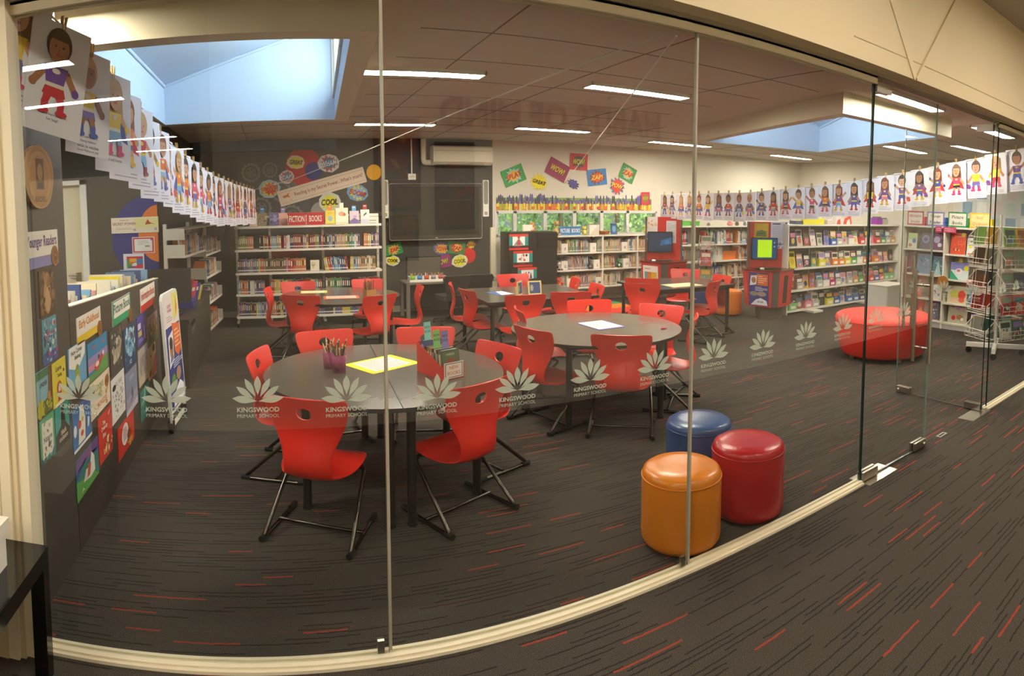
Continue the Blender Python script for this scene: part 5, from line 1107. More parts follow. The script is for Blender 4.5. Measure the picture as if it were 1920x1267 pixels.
m = MB(); f = PFr.at(1.50, 1.117, -.08); m.fbox(f, -.09, .09, 0, .17, -.05, 0, C('#ece6dc')); m.fbox(f, -.09, .09, .17, .18, -.06, .01, C('#8a7a6a')); m.poly([f.p(-.08, .0, .001), f.p(.08, 0, .001), f.p(.08, .17, .001)], C('#d8ccb8')); tag(m.build('display_box'), 'white box with a tan lid between the toy and the orange basket', 'box')
m = MB(); m.lathe([(0, .004), (.07, .004), (.10, .05), (.115, .06), (.10, .055), (.065, .012), (0, .012)], PFr.p(1.70, 1.116, -.10), mat('#cc7a30', .7, noise=.2, nscale=80), 24); tag(m.build('basket'), 'shallow orange basket on the window shelf', 'basket')
# paper cut-out stems along the sill
m = MB(); r_ = random.Random(4)
for q in range(22):
    x = r_.choice([r_.uniform(4.2, 4.34), r_.uniform(5.45, 6.3), r_.uniform(5.45, 6.3)]); hgt = r_.uniform(.05, .14) if q else .26
    m.tube([(x, 9.08, 1.116), (x + r_.uniform(-.01, .01), 9.08, 1.116 + hgt)], .003, C('#c8c4b8'), 5); m.ball((x, 9.08, 1.116 + hgt), .01, .006, .012, C('#d8d4c8'), 6, 4)
m.box(4.15, 6.35, 9.06, 9.10, 1.1155, 1.1175, C('#c8c4b8'))
o = m.build('paper_stems'); tag(o, 'row of thin pale paper stems along the window sill', 'decoration', None, 'stuff')
# ---- non-fiction shelves
NF = Frame((6.46, 8.60, 0), (1, 0, 0))
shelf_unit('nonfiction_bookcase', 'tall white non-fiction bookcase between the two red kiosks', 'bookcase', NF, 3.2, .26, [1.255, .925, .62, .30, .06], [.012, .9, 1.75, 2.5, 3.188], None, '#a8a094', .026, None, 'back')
NFP = [('cream', '#dcd6c8'), ('blue', '#3a6aac'), ('white', '#e4e4e0'), ('red', '#b83a34'), ('black', '#3a3a3a'), ('green', '#5a8a5a'), ('tan', '#b89a78'), ('navy', '#24407a'), ('orange', '#d8823a'), ('grey', '#90908a'), ('light blue', '#8ab0cc')]
for z, spans in ((.925, ((.05, .28), (.68, .9), (1.0, 1.35), (1.45, 1.95), (2.0, 2.6))), (.62, ((.05, .25), (.8, 1.1), (1.5, 1.95), (2.0, 2.6))), (.30, ((.05, .3), (.85, 1.15), (1.25, 1.7), (1.75, 2.4))), (.06, ((.3, .8), (1.4, 2.2)))):
    for i, (a0, a1) in enumerate(spans): row_of_books(NF, a0, a1, z, .19, .26, int(z * 555) + i, None, None, .010, .028, 0, NFP, .2, .03, .0 if i % 2 else -.08)
for a, z, w, h, bg, lb in ((1.02, .926, .10, .22, '#e0e4e4', 'white face-out book, second non-fiction shelf'), (1.14, .926, .09, .2, '#5a8ab8', 'light blue face-out book next to the white one'), (1.62, .926, .12, .22, '#8a98a8', 'grey blue face-out book beside the bright blue one'), (1.74, .926, .10, .21, '#1f58b0', 'bright blue face-out book on the upper non-fiction shelf'), (2.15, .621, .12, .2, '#2a50a0', 'blue face-out book past the orange tub'), (1.12, .301, .13, .19, '#b8b4ac', 'pale grey face-out book low on the non-fiction shelves'), (1.28, .301, .10, .19, '#d8c83a', 'yellow edged face-out book low on the non-fiction shelves')):
    face_book(NF, a, z, w, h, bg, [('r', .1, .2, .9, .7, '#c8c8c0'), ('e', .5, .5, .25, .2, bg)], lb, .1, -.03, None, 'face-out non-fiction books')
m = MB(); m.prism([(-.17, 0), (.17, 0), (.20, .16), (-.20, .16)], NF.at(1.27, .622, -.06), -.12, 0, C('#e6761c')); tag(m.build('orange_tub'), 'orange plastic tub on the middle non-fiction shelf', 'tub')
for i, (a, w, h, col, lb) in enumerate(((.25, .16, .08, '#5fae4c', 'green box on top of the non-fiction shelves'), (.48, .14, .07, '#4fa840', 'darker green box on top of the non-fiction shelves'), (.80, .07, .05, '#7a7064', 'small grey ornament past the green boxes'), (1.32, .12, .08, '#e08a90', 'pink ornament on top of the non-fiction shelves'), (1.50, .08, .08, '#5a4a40', 'dark round ornament on top of the non-fiction shelves'), (1.70, .07, .07, '#6a7a9a', 'blue ornament on top of the non-fiction shelves'), (1.84, .09, .08, '#e4e4e8', 'white ornament on top of the non-fiction shelves'))):
    m = MB(); p = NF.p(a, 1.256, -.10)
    if i < 2: m.box(p.x - w / 2, p.x + w / 2, p.y - .05, p.y + .05, p.z, p.z + h, C(col)); m.box(p.x - w / 2 - .004, p.x + w / 2 + .004, p.y - .054, p.y + .054, p.z + h, p.z + h + .008, C(col))
    else: m.lathe([(0, 0), (w * .35, 0), (w * .5, h * .4), (w * .3, h * .75), (w * .36, h), (0, h)], p, C(col), 16)
    tag(m.build('shelf_box' if i < 2 else 'ornament'), lb, 'box' if i < 2 else 'ornament', 'things on top of the non-fiction shelves')
# ---- readers in coloured boxes
RF = Frame((6.80, 6.30, 0), (1, 0, 0)); RL = 3.05
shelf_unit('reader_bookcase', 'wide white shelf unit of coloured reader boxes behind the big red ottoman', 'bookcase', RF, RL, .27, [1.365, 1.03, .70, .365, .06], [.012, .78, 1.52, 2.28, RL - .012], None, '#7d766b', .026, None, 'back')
for a in (.5, 1.9): 
    m = MB(); m.fbox(RF, a, a + .22, 0, .03, -.25, .12, SHW); tag(m.build('floor_plate'), 'white foot plate under the reader shelves, %s' % ('near the kiosk end' if a < 1 else 'near the white bin'), 'plate', 'foot plates of the reader shelves')
R_ = random.Random(12); COV = ['#c8b8a8', '#6a8a6a', '#d8c8c0', '#3a4a3a', '#b8604a', '#8a7ab0', '#e0d8c8', '#2a3a54', '#c87a90', '#4a8a98', '#d0a838', '#8a4a34', '#3a2f2a', '#5a7ab0']
def cover_art(r_): return [('r', .08, .62, .92, .9, r_.choice(COV)), ('e', .5, .36, .3, .2, r_.choice(COV)), ('d', .1, .1, .9, .6, 6, COV, r_.randint(0, 999), .1)]
def reader_box(fr, a, z, w, col, label, seed, n=5):
    r_ = random.Random(seed); t = thing('reader_box', label, 'book box', fr.p(a, z + .0005, -.03), 0, 'boxes of readers'); f = Frame((0, 0, 0), fr.r, fr.u); D = .19
    m = MB(); cm = C(col); w2 = w / 2
    for s in (-1, 1): m.prism([(0, 0), (D, 0), (D, .17), (D * .7, .17), (.0, .105)], Frame(f.p(s * w2 - (.002 if s > 0 else 0), 0, 0), -f.n, f.u), -.002, 0, cm)
    m.fbox(f, -w2, w2, 0, .105, -.003, 0, cm); m.fbox(f, -w2, w2, 0, .17, -D, -D + .003, cm); m.fbox(f, -w2, w2, 0, .003, -D, 0, cm)
    m.rect(f, -w2 * .6, w2 * .6, .02, .06, .0006, C('#eeeae2')); m.build('box', t)
    q = MB(); k = 0; c = -.012
    while k < n:
        hh = r_.uniform(.17, .235); ff = Frame(f.p(r_.uniform(-.004, .004), .004, c), f.r, f.u * math.cos(.1) - f.n * math.sin(.1)); bw = w * .88
        q.fbox(ff, -bw / 2, bw / 2, 0, hh, -.004, 0, C(r_.choice(COV)))
        if k == 0: draw(q, ff.at(0, hh / 2), bw, hh, cover_art(r_))
        c -= .03; k += 1
    q.build('readers', t)['kind'] = 'stuff'
BOXC = {'y': ('yellow', '#e0d02c'), 'o': ('orange', '#e07a1c'), 'g': ('green', '#2f9a4c'), 'l': ('light green', '#7ac078'), 'b': ('blue', '#2f62b0'), 'r': ('red', '#cc2a2c'), 'm': ('magenta', '#b81c6a'), 'w': ('white', '#e4e0d8'), 'c': ('clear grey', '#b8b4ac'), 'p': ('pink', '#d88a98'), 't': ('tan', '#c88a3c'), 'n': ('navy', '#2a3a6a'), 'k': ('salmon', '#e0705c')}
ROWS = [(1.03, 'top', 'F F f F f F b c f w f r w F r g c t'), (.70, 'second', 'Y f f f y f o o y g w o f o f f f'), (.365, 'third', 'F c f F c w m c f c t g r r b k l l'), (.06, 'lowest', 'l f p c f y b f b b n f b w f g')]
for z, nm, seq in ROWS:
    items = seq.split(); x = .10; step = (RL - .2) / len(items)
    for i, it in enumerate(items):
        a = x + step * (i + .5); w = min(step * .96, .185); lbl = '%s along the %s reader shelf from the kiosk' % (ordinal(i + 1), nm)
        if it in ('F', 'f', 'Y'):
            bg = '#d8cc2a' if it == 'Y' else R_.choice(COV); hh = R_.uniform(.21, .26) if it != 'f' else R_.uniform(.17, .23)
            face_book(RF, a, z, w * .85, hh, bg, [('r', .1, .66, .9, .9, '#8a7a20'), ('e', .5, .4, .3, .2, '#b8a020'), ('t', .5, .78, .12, 'ANT', '#2a2a10', .6)] if it == 'Y' else cover_art(R_), ('bright yellow' if it == 'Y' else 'pale' ) + ' face-out reader, ' + lbl, R_.uniform(.08, .25), -.06, None, 'face-out readers', 'reader_booklet', .006)
        else: reader_box(RF, a, z, w, BOXC[it][1], BOXC[it][0] + ' box of readers, ' + lbl, i * 31 + int(z * 100), 5)
for a, w, h, col, lb in ((.30, .16, .05, '#4a5a70', 'slate box at the kiosk end on top of the reader shelves'), (.62, .52, .09, '#ece02c', 'long bright yellow box on top of the reader shelves'), (1.05, .16, .06, '#d8c8c8', 'pale boxes of cards on top of the reader shelves'), (2.45, .17, .12, '#8a1f9a', 'purple file box on top of the reader shelves'), (2.64, .14, .10, '#b8b4ac', 'grey box of booklets beside the purple file box')):
    m = MB(); p = RF.p(a, 1.3655, -.12); m.box(p.x - w / 2, p.x + w / 2, p.y - .07, p.y + .07, p.z, p.z + h, C(col)); m.box(p.x - w * .4, p.x + w * .4, p.y - .05, p.y + .05, p.z + h, p.z + h + .02, C('#4a7a6a' if 'purple' in lb else '#e8e0c8')); tag(m.build('file_box'), lb, 'box', 'boxes on the reader shelves')
for i, (a, col) in enumerate(((1.32, '#d8d0cc'), (1.58, '#d84a3c'))):
    m = MB(); f = RF.at(a, 1.366, -.10); m.prism([(-.10, 0), (.10, 0), (.02 + .05 * i, .14), (-.06, .10)], f, -.03, 0, C(col)); m.prism([(-.05, 0), (.05, 0), (.03, .09), (-.03, .06)], f, 0, .004, C('#c8383c' if i == 0 else '#eee0d8')); tag(m.build('stand_up_card'), 'red and white card shape, %s on the reader shelves' % ['before the red one', 'the red one'][i], 'card')
o = STUFF.build('shelved_books'); tag(o, 'picture books and non-fiction crowding the far white shelves', 'books', None, 'stuff')
# ================================================================== red screen kiosks
KR = mat('#c4201c', .3, spec=.5); KG = mat('#57504a', .4); KD = mat('#3a1c1a', .4)
def kiosk(x, y, rz, s, label, poster, screen, top_cards):
    """a pedestal, an angled red cabinet with a deck, a tall back board with a screen; local -y faces the room"""
    t = thing('catalogue_kiosk', label, 'kiosk', (x, y, 0), rz, 'red catalogue kiosks')
    m = MB(); m.prism([(-.17, -.10), (.17, -.10), (.17, .18), (-.17, .18)], Frame((0, 0, 0), (1, 0, 0), (0, 1, 0)), 0, .20 * s, KG); m.build('pedestal', t)
    out0 = [(-.36, .26), (-.36, .02), (-.05, -.28), (.06, -.28), (.36, .02), (.36, .26)]
    outl = lambda k: [(a * k, b * k) for a, b in out0]
    lo = [(a, b, .18 * s) for a, b in outl(.88)]; hi = [(a, b, .70 * s) for a, b in outl(1.0)]
    m = MB(); n = len(lo); m.add(lo + hi, [tuple(range(n))[::-1], tuple(range(n, 2 * n))], KR)
    for i in range(n): m.add([lo[i], lo[(i + 1) % n], hi[(i + 1) % n], hi[i]], [(0, 1, 2, 3)], KG if i == 2 else KR)
    cab = m.build('cabinet', t)
    def facef(i):
        a, b, c_, d_ = Vector(lo[i]), Vector(lo[(i + 1) % n]), Vector(hi[(i + 1) % n]), Vector(hi[i])
        r_ = (b - a).normalized(); c = (a + b + c_ + d_) / 4; u = ((d_ + c_) / 2 - (a + b) / 2).normalized(); u = (u - r_ * u.dot(r_)).normalized()
        return Frame(c, r_, u), (b - a).length
    f, L = facef(3); m = MB(); m.fbox(f, -L * .16, L * .16, -.21 * s, .20 * s, -.004, .0015, mat('#2a211e', .3)); m.build('slot_panel', cab)
    f, L = facef(1); m = MB(); draw(m, f.at(-.01, .0, .002), L * .86, .49 * s, poster); m.build('poster', cab)
    m = MB(); m.prism([(a * 1.04, b * 1.04) for a, b in out0], Frame((0, 0, 0), (1, 0, 0), (0, 1, 0)), .70 * s, .725 * s, mat('#6a1614', .25)); m.build('deck', t)
    m = MB(); m.box(-.30, .30, .20, .26, .72 * s, 1.42 * s, KR); m.box(-.30, -.27, .19, .27, .72 * s, 1.42 * s, KG); m.box(.27, .30, .19, .27, .72 * s, 1.42 * s, KG); bb = m.build('back_board', t)
    bf = Frame((0, .198, 0), (1, 0, 0)); m = MB(); f = bf.at(-.06, 1.02 * s, .06); m.prism(rrect(.40, .33 * s, .012, 3), f, -.03, 0, FRAME); m.box(-.12, 0, .16, .20, .9 * s, 1.1 * s, FRAME); scn = m.build('screen_case', t)
    m = MB(); draw(m, f, .375, .30 * s, screen, .001); m.build('display', scn)
    m = MB(); m.box(-.22, .14, -.06, .06, .725 * s, .742 * s, FRAME); m.box(-.21, .13, -.052, .052, .742 * s, .746 * s, mat('#3c3a38', .6)); m.build('keyboard', t)
    m = MB(); m.ball((-.16, -.13, .742 * s), .035, .05, .018, WHITE, 12, 6); m.tube(bend([(-.16, -.09, .735 * s), (-.10, .05, .73 * s), (-.05, .18, .80 * s)], .04), .003, FRAME, 5); m.build('mouse', t)
    m = MB()
    for (a, b, w, h, bg, sh) in top_cards: ff = bf.at(a, b * s, .002); m.fbox(ff, -w / 2, w / 2, -h / 2, h / 2, 0, .002, C(bg)); draw(m, ff, w, h, sh, .0026)
    m.build('notice', bb)
    return t
SCRG = lamp_mat('lit_screen_green', lin('#c4f000'), 1.0); SCRB = lamp_mat('lit_screen_blue', lin('#1a4a7a'), .8)
MATS[('#c4f001', .6, 0.0, .4, 0.0, 40.0, 0.0, 0.0, 0.0)] = SCRG; MATS[('#1a4a7b', .6, 0.0, .4, 0.0, 40.0, 0.0, 0.0, 0.0)] = SCRB
POST = [('r', 0, 0, 1, 1, '#2a2f80'), ('p', [(.05, .6), (.38, .64), (.42, .92), (.1, .9)], '#eeeaf0'), ('e', .25, .77, .11, .09, '#a8704a'), ('p', [(.42, .62), (.96, .62), (.96, .96), (.42, .96)], '#e06a26'), ('b', .48, .68, .9, .92, 4, '#f0d0b0'), ('b', .32, .44, .94, .58, 4, '#d8dcea'), ('e', .25, .36, .2, .07, '#8a8a80'), ('e', .65, .36, .24, .07, '#a89080'), ('p', [(.1, .02), (.95, .02), (.9, .16), (.6, .24), (.35, .18)], '#eef0f6'), ('t', .6, .12, .06, 'BOOK', '#2a2f80', .3)]
kiosk(6.50, 6.36, -.52, .98, 'red kiosk with a bright yellow-green screen beside the reader shelves', POST,
      [('r', 0, 0, 1, 1, '#1a4a7b'), ('r', .22, .06, .80, .94, '#c4f001'), ('e', .9, .8, .03, .04, '#e0e8f0'), ('e', .9, .6, .03, .04, '#e0e8f0')],
      [(-.10, 1.29, .22, .22, '#c8a02c', [('r', .05, .5, .95, .95, '#d8b834'), ('p', [(.1, .1), (.9, .1), (.8, .45), (.5, .55), (.2, .45)], '#5a7a34'), ('t', .5, .3, .12, 'HAPPY', '#2a3a1a', .6)]), (.17, 1.22, .25, .40, '#d8d4e4', [('b', .1, .3, .9, .85, 9, '#b8b4cc'), ('r', .1, .9, .6, .95, '#4a4a7a'), ('d', .05, .03, .95, .22, 14, ['#6a6a8a', '#8a7a7a', '#4a4a6a'], 6, .06)])])
kiosk(5.78, 8.02, -.60, 1.0, 'red kiosk with a dark blue screen at the end of the picture shelves', [('r', 0, .1, 1, .95, '#ece8e4'), ('r', .1, .35, .3, .75, '#6a9aa8'), ('r', .3, .35, .55, .75, '#d87a2a'), ('r', .55, .35, .9, .75, '#e0b030'), ('b', .1, .8, .8, .9, 1, '#b8b0a8'), ('b', .1, .15, .8, .3, 2, '#b8b0a8')],
      [('r', 0, 0, 1, 1, '#16355a'), ('p', [(.5, .3), (1, .4), (1, .75), (.55, .6)], '#2f6aa8'), ('e', .8, .5, .12, .1, '#3a86c8')],
      [(-.20, 1.22, .20, .40, '#dcd4d0', [('r', 0, 0, 1, .35, '#2f6aa8'), ('r', .05, .08, .95, .14, '#c8d8e8'), ('d', .1, .5, .9, .95, 8, ['#e09a6a', '#d8c0a8'], 3, .12)]), (.12, 1.18, .16, .36, '#d8d2d6', [('b', .1, .1, .9, .9, 10, '#b8b4b8')])])
# ================================================================== wire stand of face-out books
def wire(m, pts, r=.004): m.tube(pts, r, mat('#d8d4c8', .35, .3), 6)
BC = Vector((6.02, 7.25, 0))
st = MB(); st.tube([(BC.x, BC.y, .05), (BC.x, BC.y, 1.20)], .014, CHROME, 10)
for k in range(4): a = k * PI / 2 + .4; st.tube([BC + Vector((0, 0, .06)), BC + Vector((.22 * math.cos(a), .22 * math.sin(a), .02))], .012, CHROME, 8)
pk = []
for z in (.22, .46, .72, .96):
    for k in range(4):
        a = k * PI / 2 - .75; f = Frame(BC + Vector((.10 * math.sin(a), -.10 * math.cos(a), z)), (math.cos(a), math.sin(a), 0))
        q = MB(); wire(q, [f.p(-.09, .10, 0), f.p(-.09, 0, .05), f.p(.09, 0, .05), f.p(.09, .10, 0)]); wire(q, [f.p(-.09, .07, .045), f.p(.09, .07, .045)]); pk.append(('wire_pocket', q))
assemble('book_stand', 'slim wire stand of face-out books in front of the non-fiction shelves', 'stand', [('post', st)] + pk)
BSC = ['#b8c0a8', '#3a8ac8', '#8a8a4a', '#d8d0c8', '#c84a3a', '#6a7a8a', '#d8b8b0', '#8aa87a']
for i, (z, k) in enumerate([(z, k) for z in (.22, .46, .72, .96) for k in (0, 3)]):
    a = k * PI / 2 - .75; f = Frame(BC + Vector((.115 * math.sin(a), -.115 * math.cos(a), z)), (math.cos(a), math.sin(a), 0))
    face_book(f, 0, .004, .15, .20, BSC[i], cover_art(random.Random(40 + i)), 'face-out book on the %s tier of the wire stand, %s side' % (['lowest', 'second', 'third', 'top'][i // 2], ['stool', 'kiosk'][i % 2]), .08, .01, None, 'books on the wire stand', 'display_book', .01)
# ================================================================== white bookcase with section signs, bin
WB = Frame((7.62, 4.82, 0), (0, -1, 0)); WLn = 1.36; mid = .68; WW = mat('#e2dccb', .45)
bd = MB()
for a in (0, mid, WLn): bd.fbox(WB, a - .012, a + .012, 0, 1.42, -.32, 0, WW)
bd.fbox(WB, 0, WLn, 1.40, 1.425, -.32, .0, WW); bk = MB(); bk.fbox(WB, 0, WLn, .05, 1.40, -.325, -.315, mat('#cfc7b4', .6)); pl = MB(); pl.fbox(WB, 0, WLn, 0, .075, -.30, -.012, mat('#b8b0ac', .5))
pts = [('carcass', bd), ('back_panel', bk), ('plinth', pl)]
LV, RV = (.10, .40, .74, 1.09), (.09, .37, .70, 1.05)
for a0, a1, lv in ((0, mid, LV), (mid, WLn, RV)):
    for z in lv: m = MB(); m.fbox(WB, a0 + .012, a1 - .012, z - .022, z, -.31, -.004, WW); pts.append(('shelf', m))
assemble('white_bookcase', 'white two column bookcase with four section signs on top, behind the open door', 'bookcase', pts)
for (a, w, h, bg, sh, z, lb) in (
    (.12, .15, .22, '#dcdcc8', [('r', 0, .6, 1, 1, '#b8c88a'), ('e', .7, .5, .22, .16, '#6a7aa8'), ('e', .3, .2, .2, .12, '#c87a5a')], LV[3], 'pale green book at the upper corner of the white bookcase'),
    (.34, .17, .24, '#6a5a68', [('e', .5, .6, .35, .24, '#8a9ab0'), ('e', .5, .6, .2, .14, '#6a5a78')], LV[3], 'grey purple book with pale rings, top of the white bookcase'),
    (.54, .17, .24, '#7a5a64', [('e', .4, .6, .3, .2, '#b0a8b8'), ('e', .7, .3, .2, .12, '#d8d0c8')], LV[3], 'dusky book with pale rings next to the divider, top row'),
    (.11, .13, .30, '#6a3448', [('r', .2, .2, .8, .8, '#8a4a60')], LV[2], 'tall plum book on the second row of the white bookcase'),
    (.33, .24, .28, '#7a86a0', [('d', .05, .05, .95, .95, 26, ['#a8b0c8', '#5a6a88', '#c8c8d4', '#6a8a9a'], 6, .08)], LV[2], 'grey blue picture book on the second row of the white bookcase'),
    (.56, .18, .26, '#5a7a80', [('p', [(.2, 0), (.8, 0), (.5, .8)], '#a8b8b0'), ('d', .1, .1, .9, .9, 14, ['#8aa0a0', '#c0c8c0'], 8, .08)], LV[2], 'teal picture book beside the divider, second row'),
    (.22, .17, .22, '#c0504a', [('e', .5, .5, .34, .26, '#d8a898'), ('e', .5, .2, .3, .12, '#c85a2a')], LV[1], 'red picture book on the third row of the white bookcase'),
    (.54, .20, .20, '#dcd8d0', [('d', .1, .2, .9, .7, 10, ['#7a8a90', '#b87a6a', '#5a5a5a'], 9, .07)], LV[1], 'white picture book under the orange disc, third row'),
    (.30, .10, .25, '#c82c2c', [('e', .5, .4, .3, .2, '#e0a050')], LV[0], 'red narrow book at the bottom of the white bookcase'),
    (.50, .20, .26, '#6a6a72', [('d', .1, .1, .9, .9, 18, ['#c8c8cc', '#4a4a50', '#9a9aa0'], 3, .07)], LV[0], 'dark grey book on the bottom row of the white bookcase'),
    (.86, .23, .30, '#d2502c', [('t', .5, .82, .10, 'STORY', '#e8a080', .7), ('d', .25, .15, .75, .45, 14, ['#e8d8c0', '#c87a3a', '#8a3a1a'], 4, .06), ('e', .82, .92, .14, .1, '#d8c83a')], RV[3], 'biggest orange red book in the white bookcase, top row'),
    (1.10, .20, .24, '#e4e0d4', [('e', .25, .5, .16, .1, '#d8d04a'), ('r', .1, .05, .9, .12, '#c86a4a'), ('e', .3, .8, .1, .06, '#6a8a6a')], RV[3], 'white book with a yellow round, top row of the white bookcase'),
    (1.26, .09, .26, '#b89468', [('r', .1, .1, .9, .9, '#c4a278')], RV[3], 'tan book leaning at the end of the top row'),
    (.90, .28, .24, '#cfd8d4', [('r', 0, .55, 1, 1, '#8a86b8'), ('p', [(0, 0), (.5, 0), (0, .55)], '#3a9a70'), ('e', .48, .5, .2, .16, '#e8e0e0'), ('e', .45, .52, .1, .08, '#c87a70'), ('e', .86, .68, .13, .16, '#dcd024')], RV[2], 'landscape book with green corner and yellow sticker, second row'),
    (1.28, .10, .20, '#a8845a', [('r', .2, .55, .8, .95, '#4a78a8'), ('e', .4, .3, .3, .2, '#d8a83a')], RV[2], 'small brown and blue book at the end of the second row'),
    (.88, .30, .24, '#d4c8a0', [('e', .4, .5, .28, .24, '#c8c04a'), ('e', .75, .5, .2, .26, '#d8452a'), ('e', .4, .2, .2, .16, '#e0b898'), ('e', .75, .2, .16, .14, '#e0604a')], RV[1], 'yellow book with a big red flower, third row'),
    (1.18, .24, .22, '#5a96b4', [('r', 0, 0, 1, .4, '#3a7a9a'), ('e', .5, .55, .2, .2, '#c8386a'), ('e', .7, .25, .1, .1, '#e0d8d8')], RV[1], 'blue book with a pink middle, third row of the white bookcase'),
    (.90, .30, .25, '#b4b096', [('d', .05, .75, .95, .95, 12, ['#a87aa0', '#c8a0b8'], 5, .07), ('e', .3, .3, .11, .13, '#cc2a2c'), ('e', .62, .36, .18, .14, '#a87a4a'), ('e', .75, .26, .07, .08, '#ece8e0')], RV[0], 'picture book with a red flower and a mouse, bottom row'),
    (1.20, .17, .17, '#4a4692', [('r', .15, .5, .5, .9, '#c8b888'), ('p', [(.55, .1), (.75, .05), (.95, .6), (.7, .7)], '#c8285a')], RV[0], 'violet book with a pink ribbon shape, bottom row')):
    face_book(WB, a, z, w, h, bg, sh, lb, .13, -.06, '#d8b02c' if 'landscape' in lb else None, 'face-out books in the white bookcase')
for (a, w, h, bg, ink, txt, lb, tab) in ((.17, .27, .20, '#c03a52', '#b83a4a', ('Information', 'books'), 'pink framed section sign, first on the white bookcase', '#cc2a30'), (.50, .28, .20, '#8478b4', '#33305a', ('Younger', 'Reader'), 'lilac framed section sign, second on the white bookcase', '#2a60b8'), (.85, .30, .21, '#2a8a48', '#2a4a34', ('Picture', 'Books'), 'green framed section sign, third on the white bookcase', '#1f8a3a'), (1.19, .31, .21, '#e2b428', '#e07a34', ('Early', 'Childhood'), 'yellow framed section sign, last on the white bookcase', '#d8c020')):
    m = MB(); f = WB.at(a, 1.426 + h / 2, -.05); m.fbox(f, -w / 2, w / 2, -h / 2, h / 2, -.004, 0, C(bg)); m.rect(f, -w / 2 + .02, w / 2 - .02, -h / 2 + .02, h / 2 - .02, .0006, C('#e8dfcc' if 'yellow' not in lb else '#ecd48c')); m.text(f, 0, .035, .045, txt[0], .0012, C(ink), .012, w * .72); m.text(f, 0, -.045, .045, txt[1], .0012, C(ink), .012, w * .72)
    m.fbox(f, w / 2 - .02, w / 2 + .02, -h / 2, h * .12, -.14, -.006, C(tab)); tag(m.build('section_sign'), lb, 'sign', 'section signs on the white bookcase')
for i, a in enumerate((.585, .70)):
    m = MB(); f = WB.at(a, 1.385, .004); w = .10 if i == 0 else .20; a2 = 0 if i == 0 else .06; m.fbox(f, a2 - w / 2, a2 + w / 2, -.04, .04, -.003, 0, C('#c8405e')); m.lines(f, a2 - w * .4, a2 + w * .4, -.025, .025, 2, .0006, C('#e8b0b8'), 2); tag(m.build('shelf_label'), '%s pink label on the top edge of the white bookcase' % ['short', 'long'][i], 'label')
m = MB(); f = WB.at(.70, .52, .02); m.prism([(.085 * math.cos(2 * PI * k / 30), .085 * math.sin(2 * PI * k / 30)) for k in range(30)], f.at(0, .14), 0, .012, mat('#a8702a', .5, noise=.15, nscale=20)); m.tube([f.p(0, .06, .006), f.p(0, -.12, .006)], .008, C('#8a5a22'), 8); tag(m.build('wooden_disc'), 'round orange brown disc in front of the white bookcase divider', 'disc')
b = MB(); b.prism(rrect(.60, .40, .03, 4), Frame((8.46, 5.62, 0), (1, 0, 0), (0, 1, 0)), 0, .40, WHITE); l = MB(); l.prism(rrect(.62, .42, .03, 4), Frame((8.46, 5.62, .40), (1, 0, 0), (0, 1, 0)), 0, .03, mat('#d8d2c6', .4)); assemble('storage_bin', 'white lidded bin at the end of the reader shelves, behind the red ottoman', 'bin', [('body', b), ('lid', l)])
# ================================================================== wire book spinner by the far pane
SX, SYv = 6.62, 2.86
bs = MB()
for k in range(2): a = k * PI / 2 + .35; d_ = Vector((math.cos(a), math.sin(a), 0)) * .34; bs.fbox(Frame((SX, SYv, .10), d_), -.34, .34, -.025, .025, -.022, .022, WHITE)
po = MB(); po.tube([(SX, SYv, .10), (SX, SYv, 1.62)], .016, WHITE, 12)
pts = [('cross_base', bs), ('post', po)]
for k in range(4):
    a = k * PI / 2 + .35; w = MB(); x, y = SX + .31 * math.cos(a), SYv + .31 * math.sin(a); w.tube([(x - .012, y, .035), (x + .012, y, .035)], .035, RUBBER, 14); w.box(x - .016, x + .016, y - .016, y + .016, .04, .08, FRAME); pts.append(('caster', w))
TI = (.22, .50, .76, 1.02, 1.26)
for z in TI:
    for k in range(4):
        a = k * PI / 2 + .35 + PI / 4; f = Frame((SX + .20 * math.sin(a), SYv - .20 * math.cos(a), z), (math.cos(a), math.sin(a), 0)); q = MB()
        wire(q, [f.p(-.19, .22, -.02), f.p(-.19, 0, 0), f.p(-.19, 0, .11), f.p(-.19, .10, .12), f.p(-.19, .22, -.02)]); wire(q, [f.p(.19, .22, -.02), f.p(.19, 0, 0), f.p(.19, 0, .11), f.p(.19, .10, .12), f.p(.19, .22, -.02)])
        for b_, c_ in ((0, 0), (0, .11), (.10, .12), (.22, -.02), (.05, .115)): wire(q, [f.p(-.19, b_, c_), f.p(.19, b_, c_)])
        for a_ in (-.095, 0, .095): wire(q, [f.p(a_, 0, 0), f.p(a_, 0, .11), f.p(a_, .10, .12)], .003)
        pts.append(('wire_basket', q))
assemble('book_spinner', 'white wire book spinner on a cross base with casters, by the far glass pane', 'book spinner', pts)
SPB = [['#8a2a34', '#d8a02c', '#5a8a3a', '#7ab04a'], ['#b8a890', '#8a8474', '#cfc4a8', '#6a5a50'], ['#a8a090', '#5a4a44', '#d8d0b8', '#7a6a5a'], ['#cc4a3a', '#d84a30', '#3a3634', '#b83a34'], ['#c87a6a', '#4a6a5a', '#7a9a8a', '#b8c0b0']]
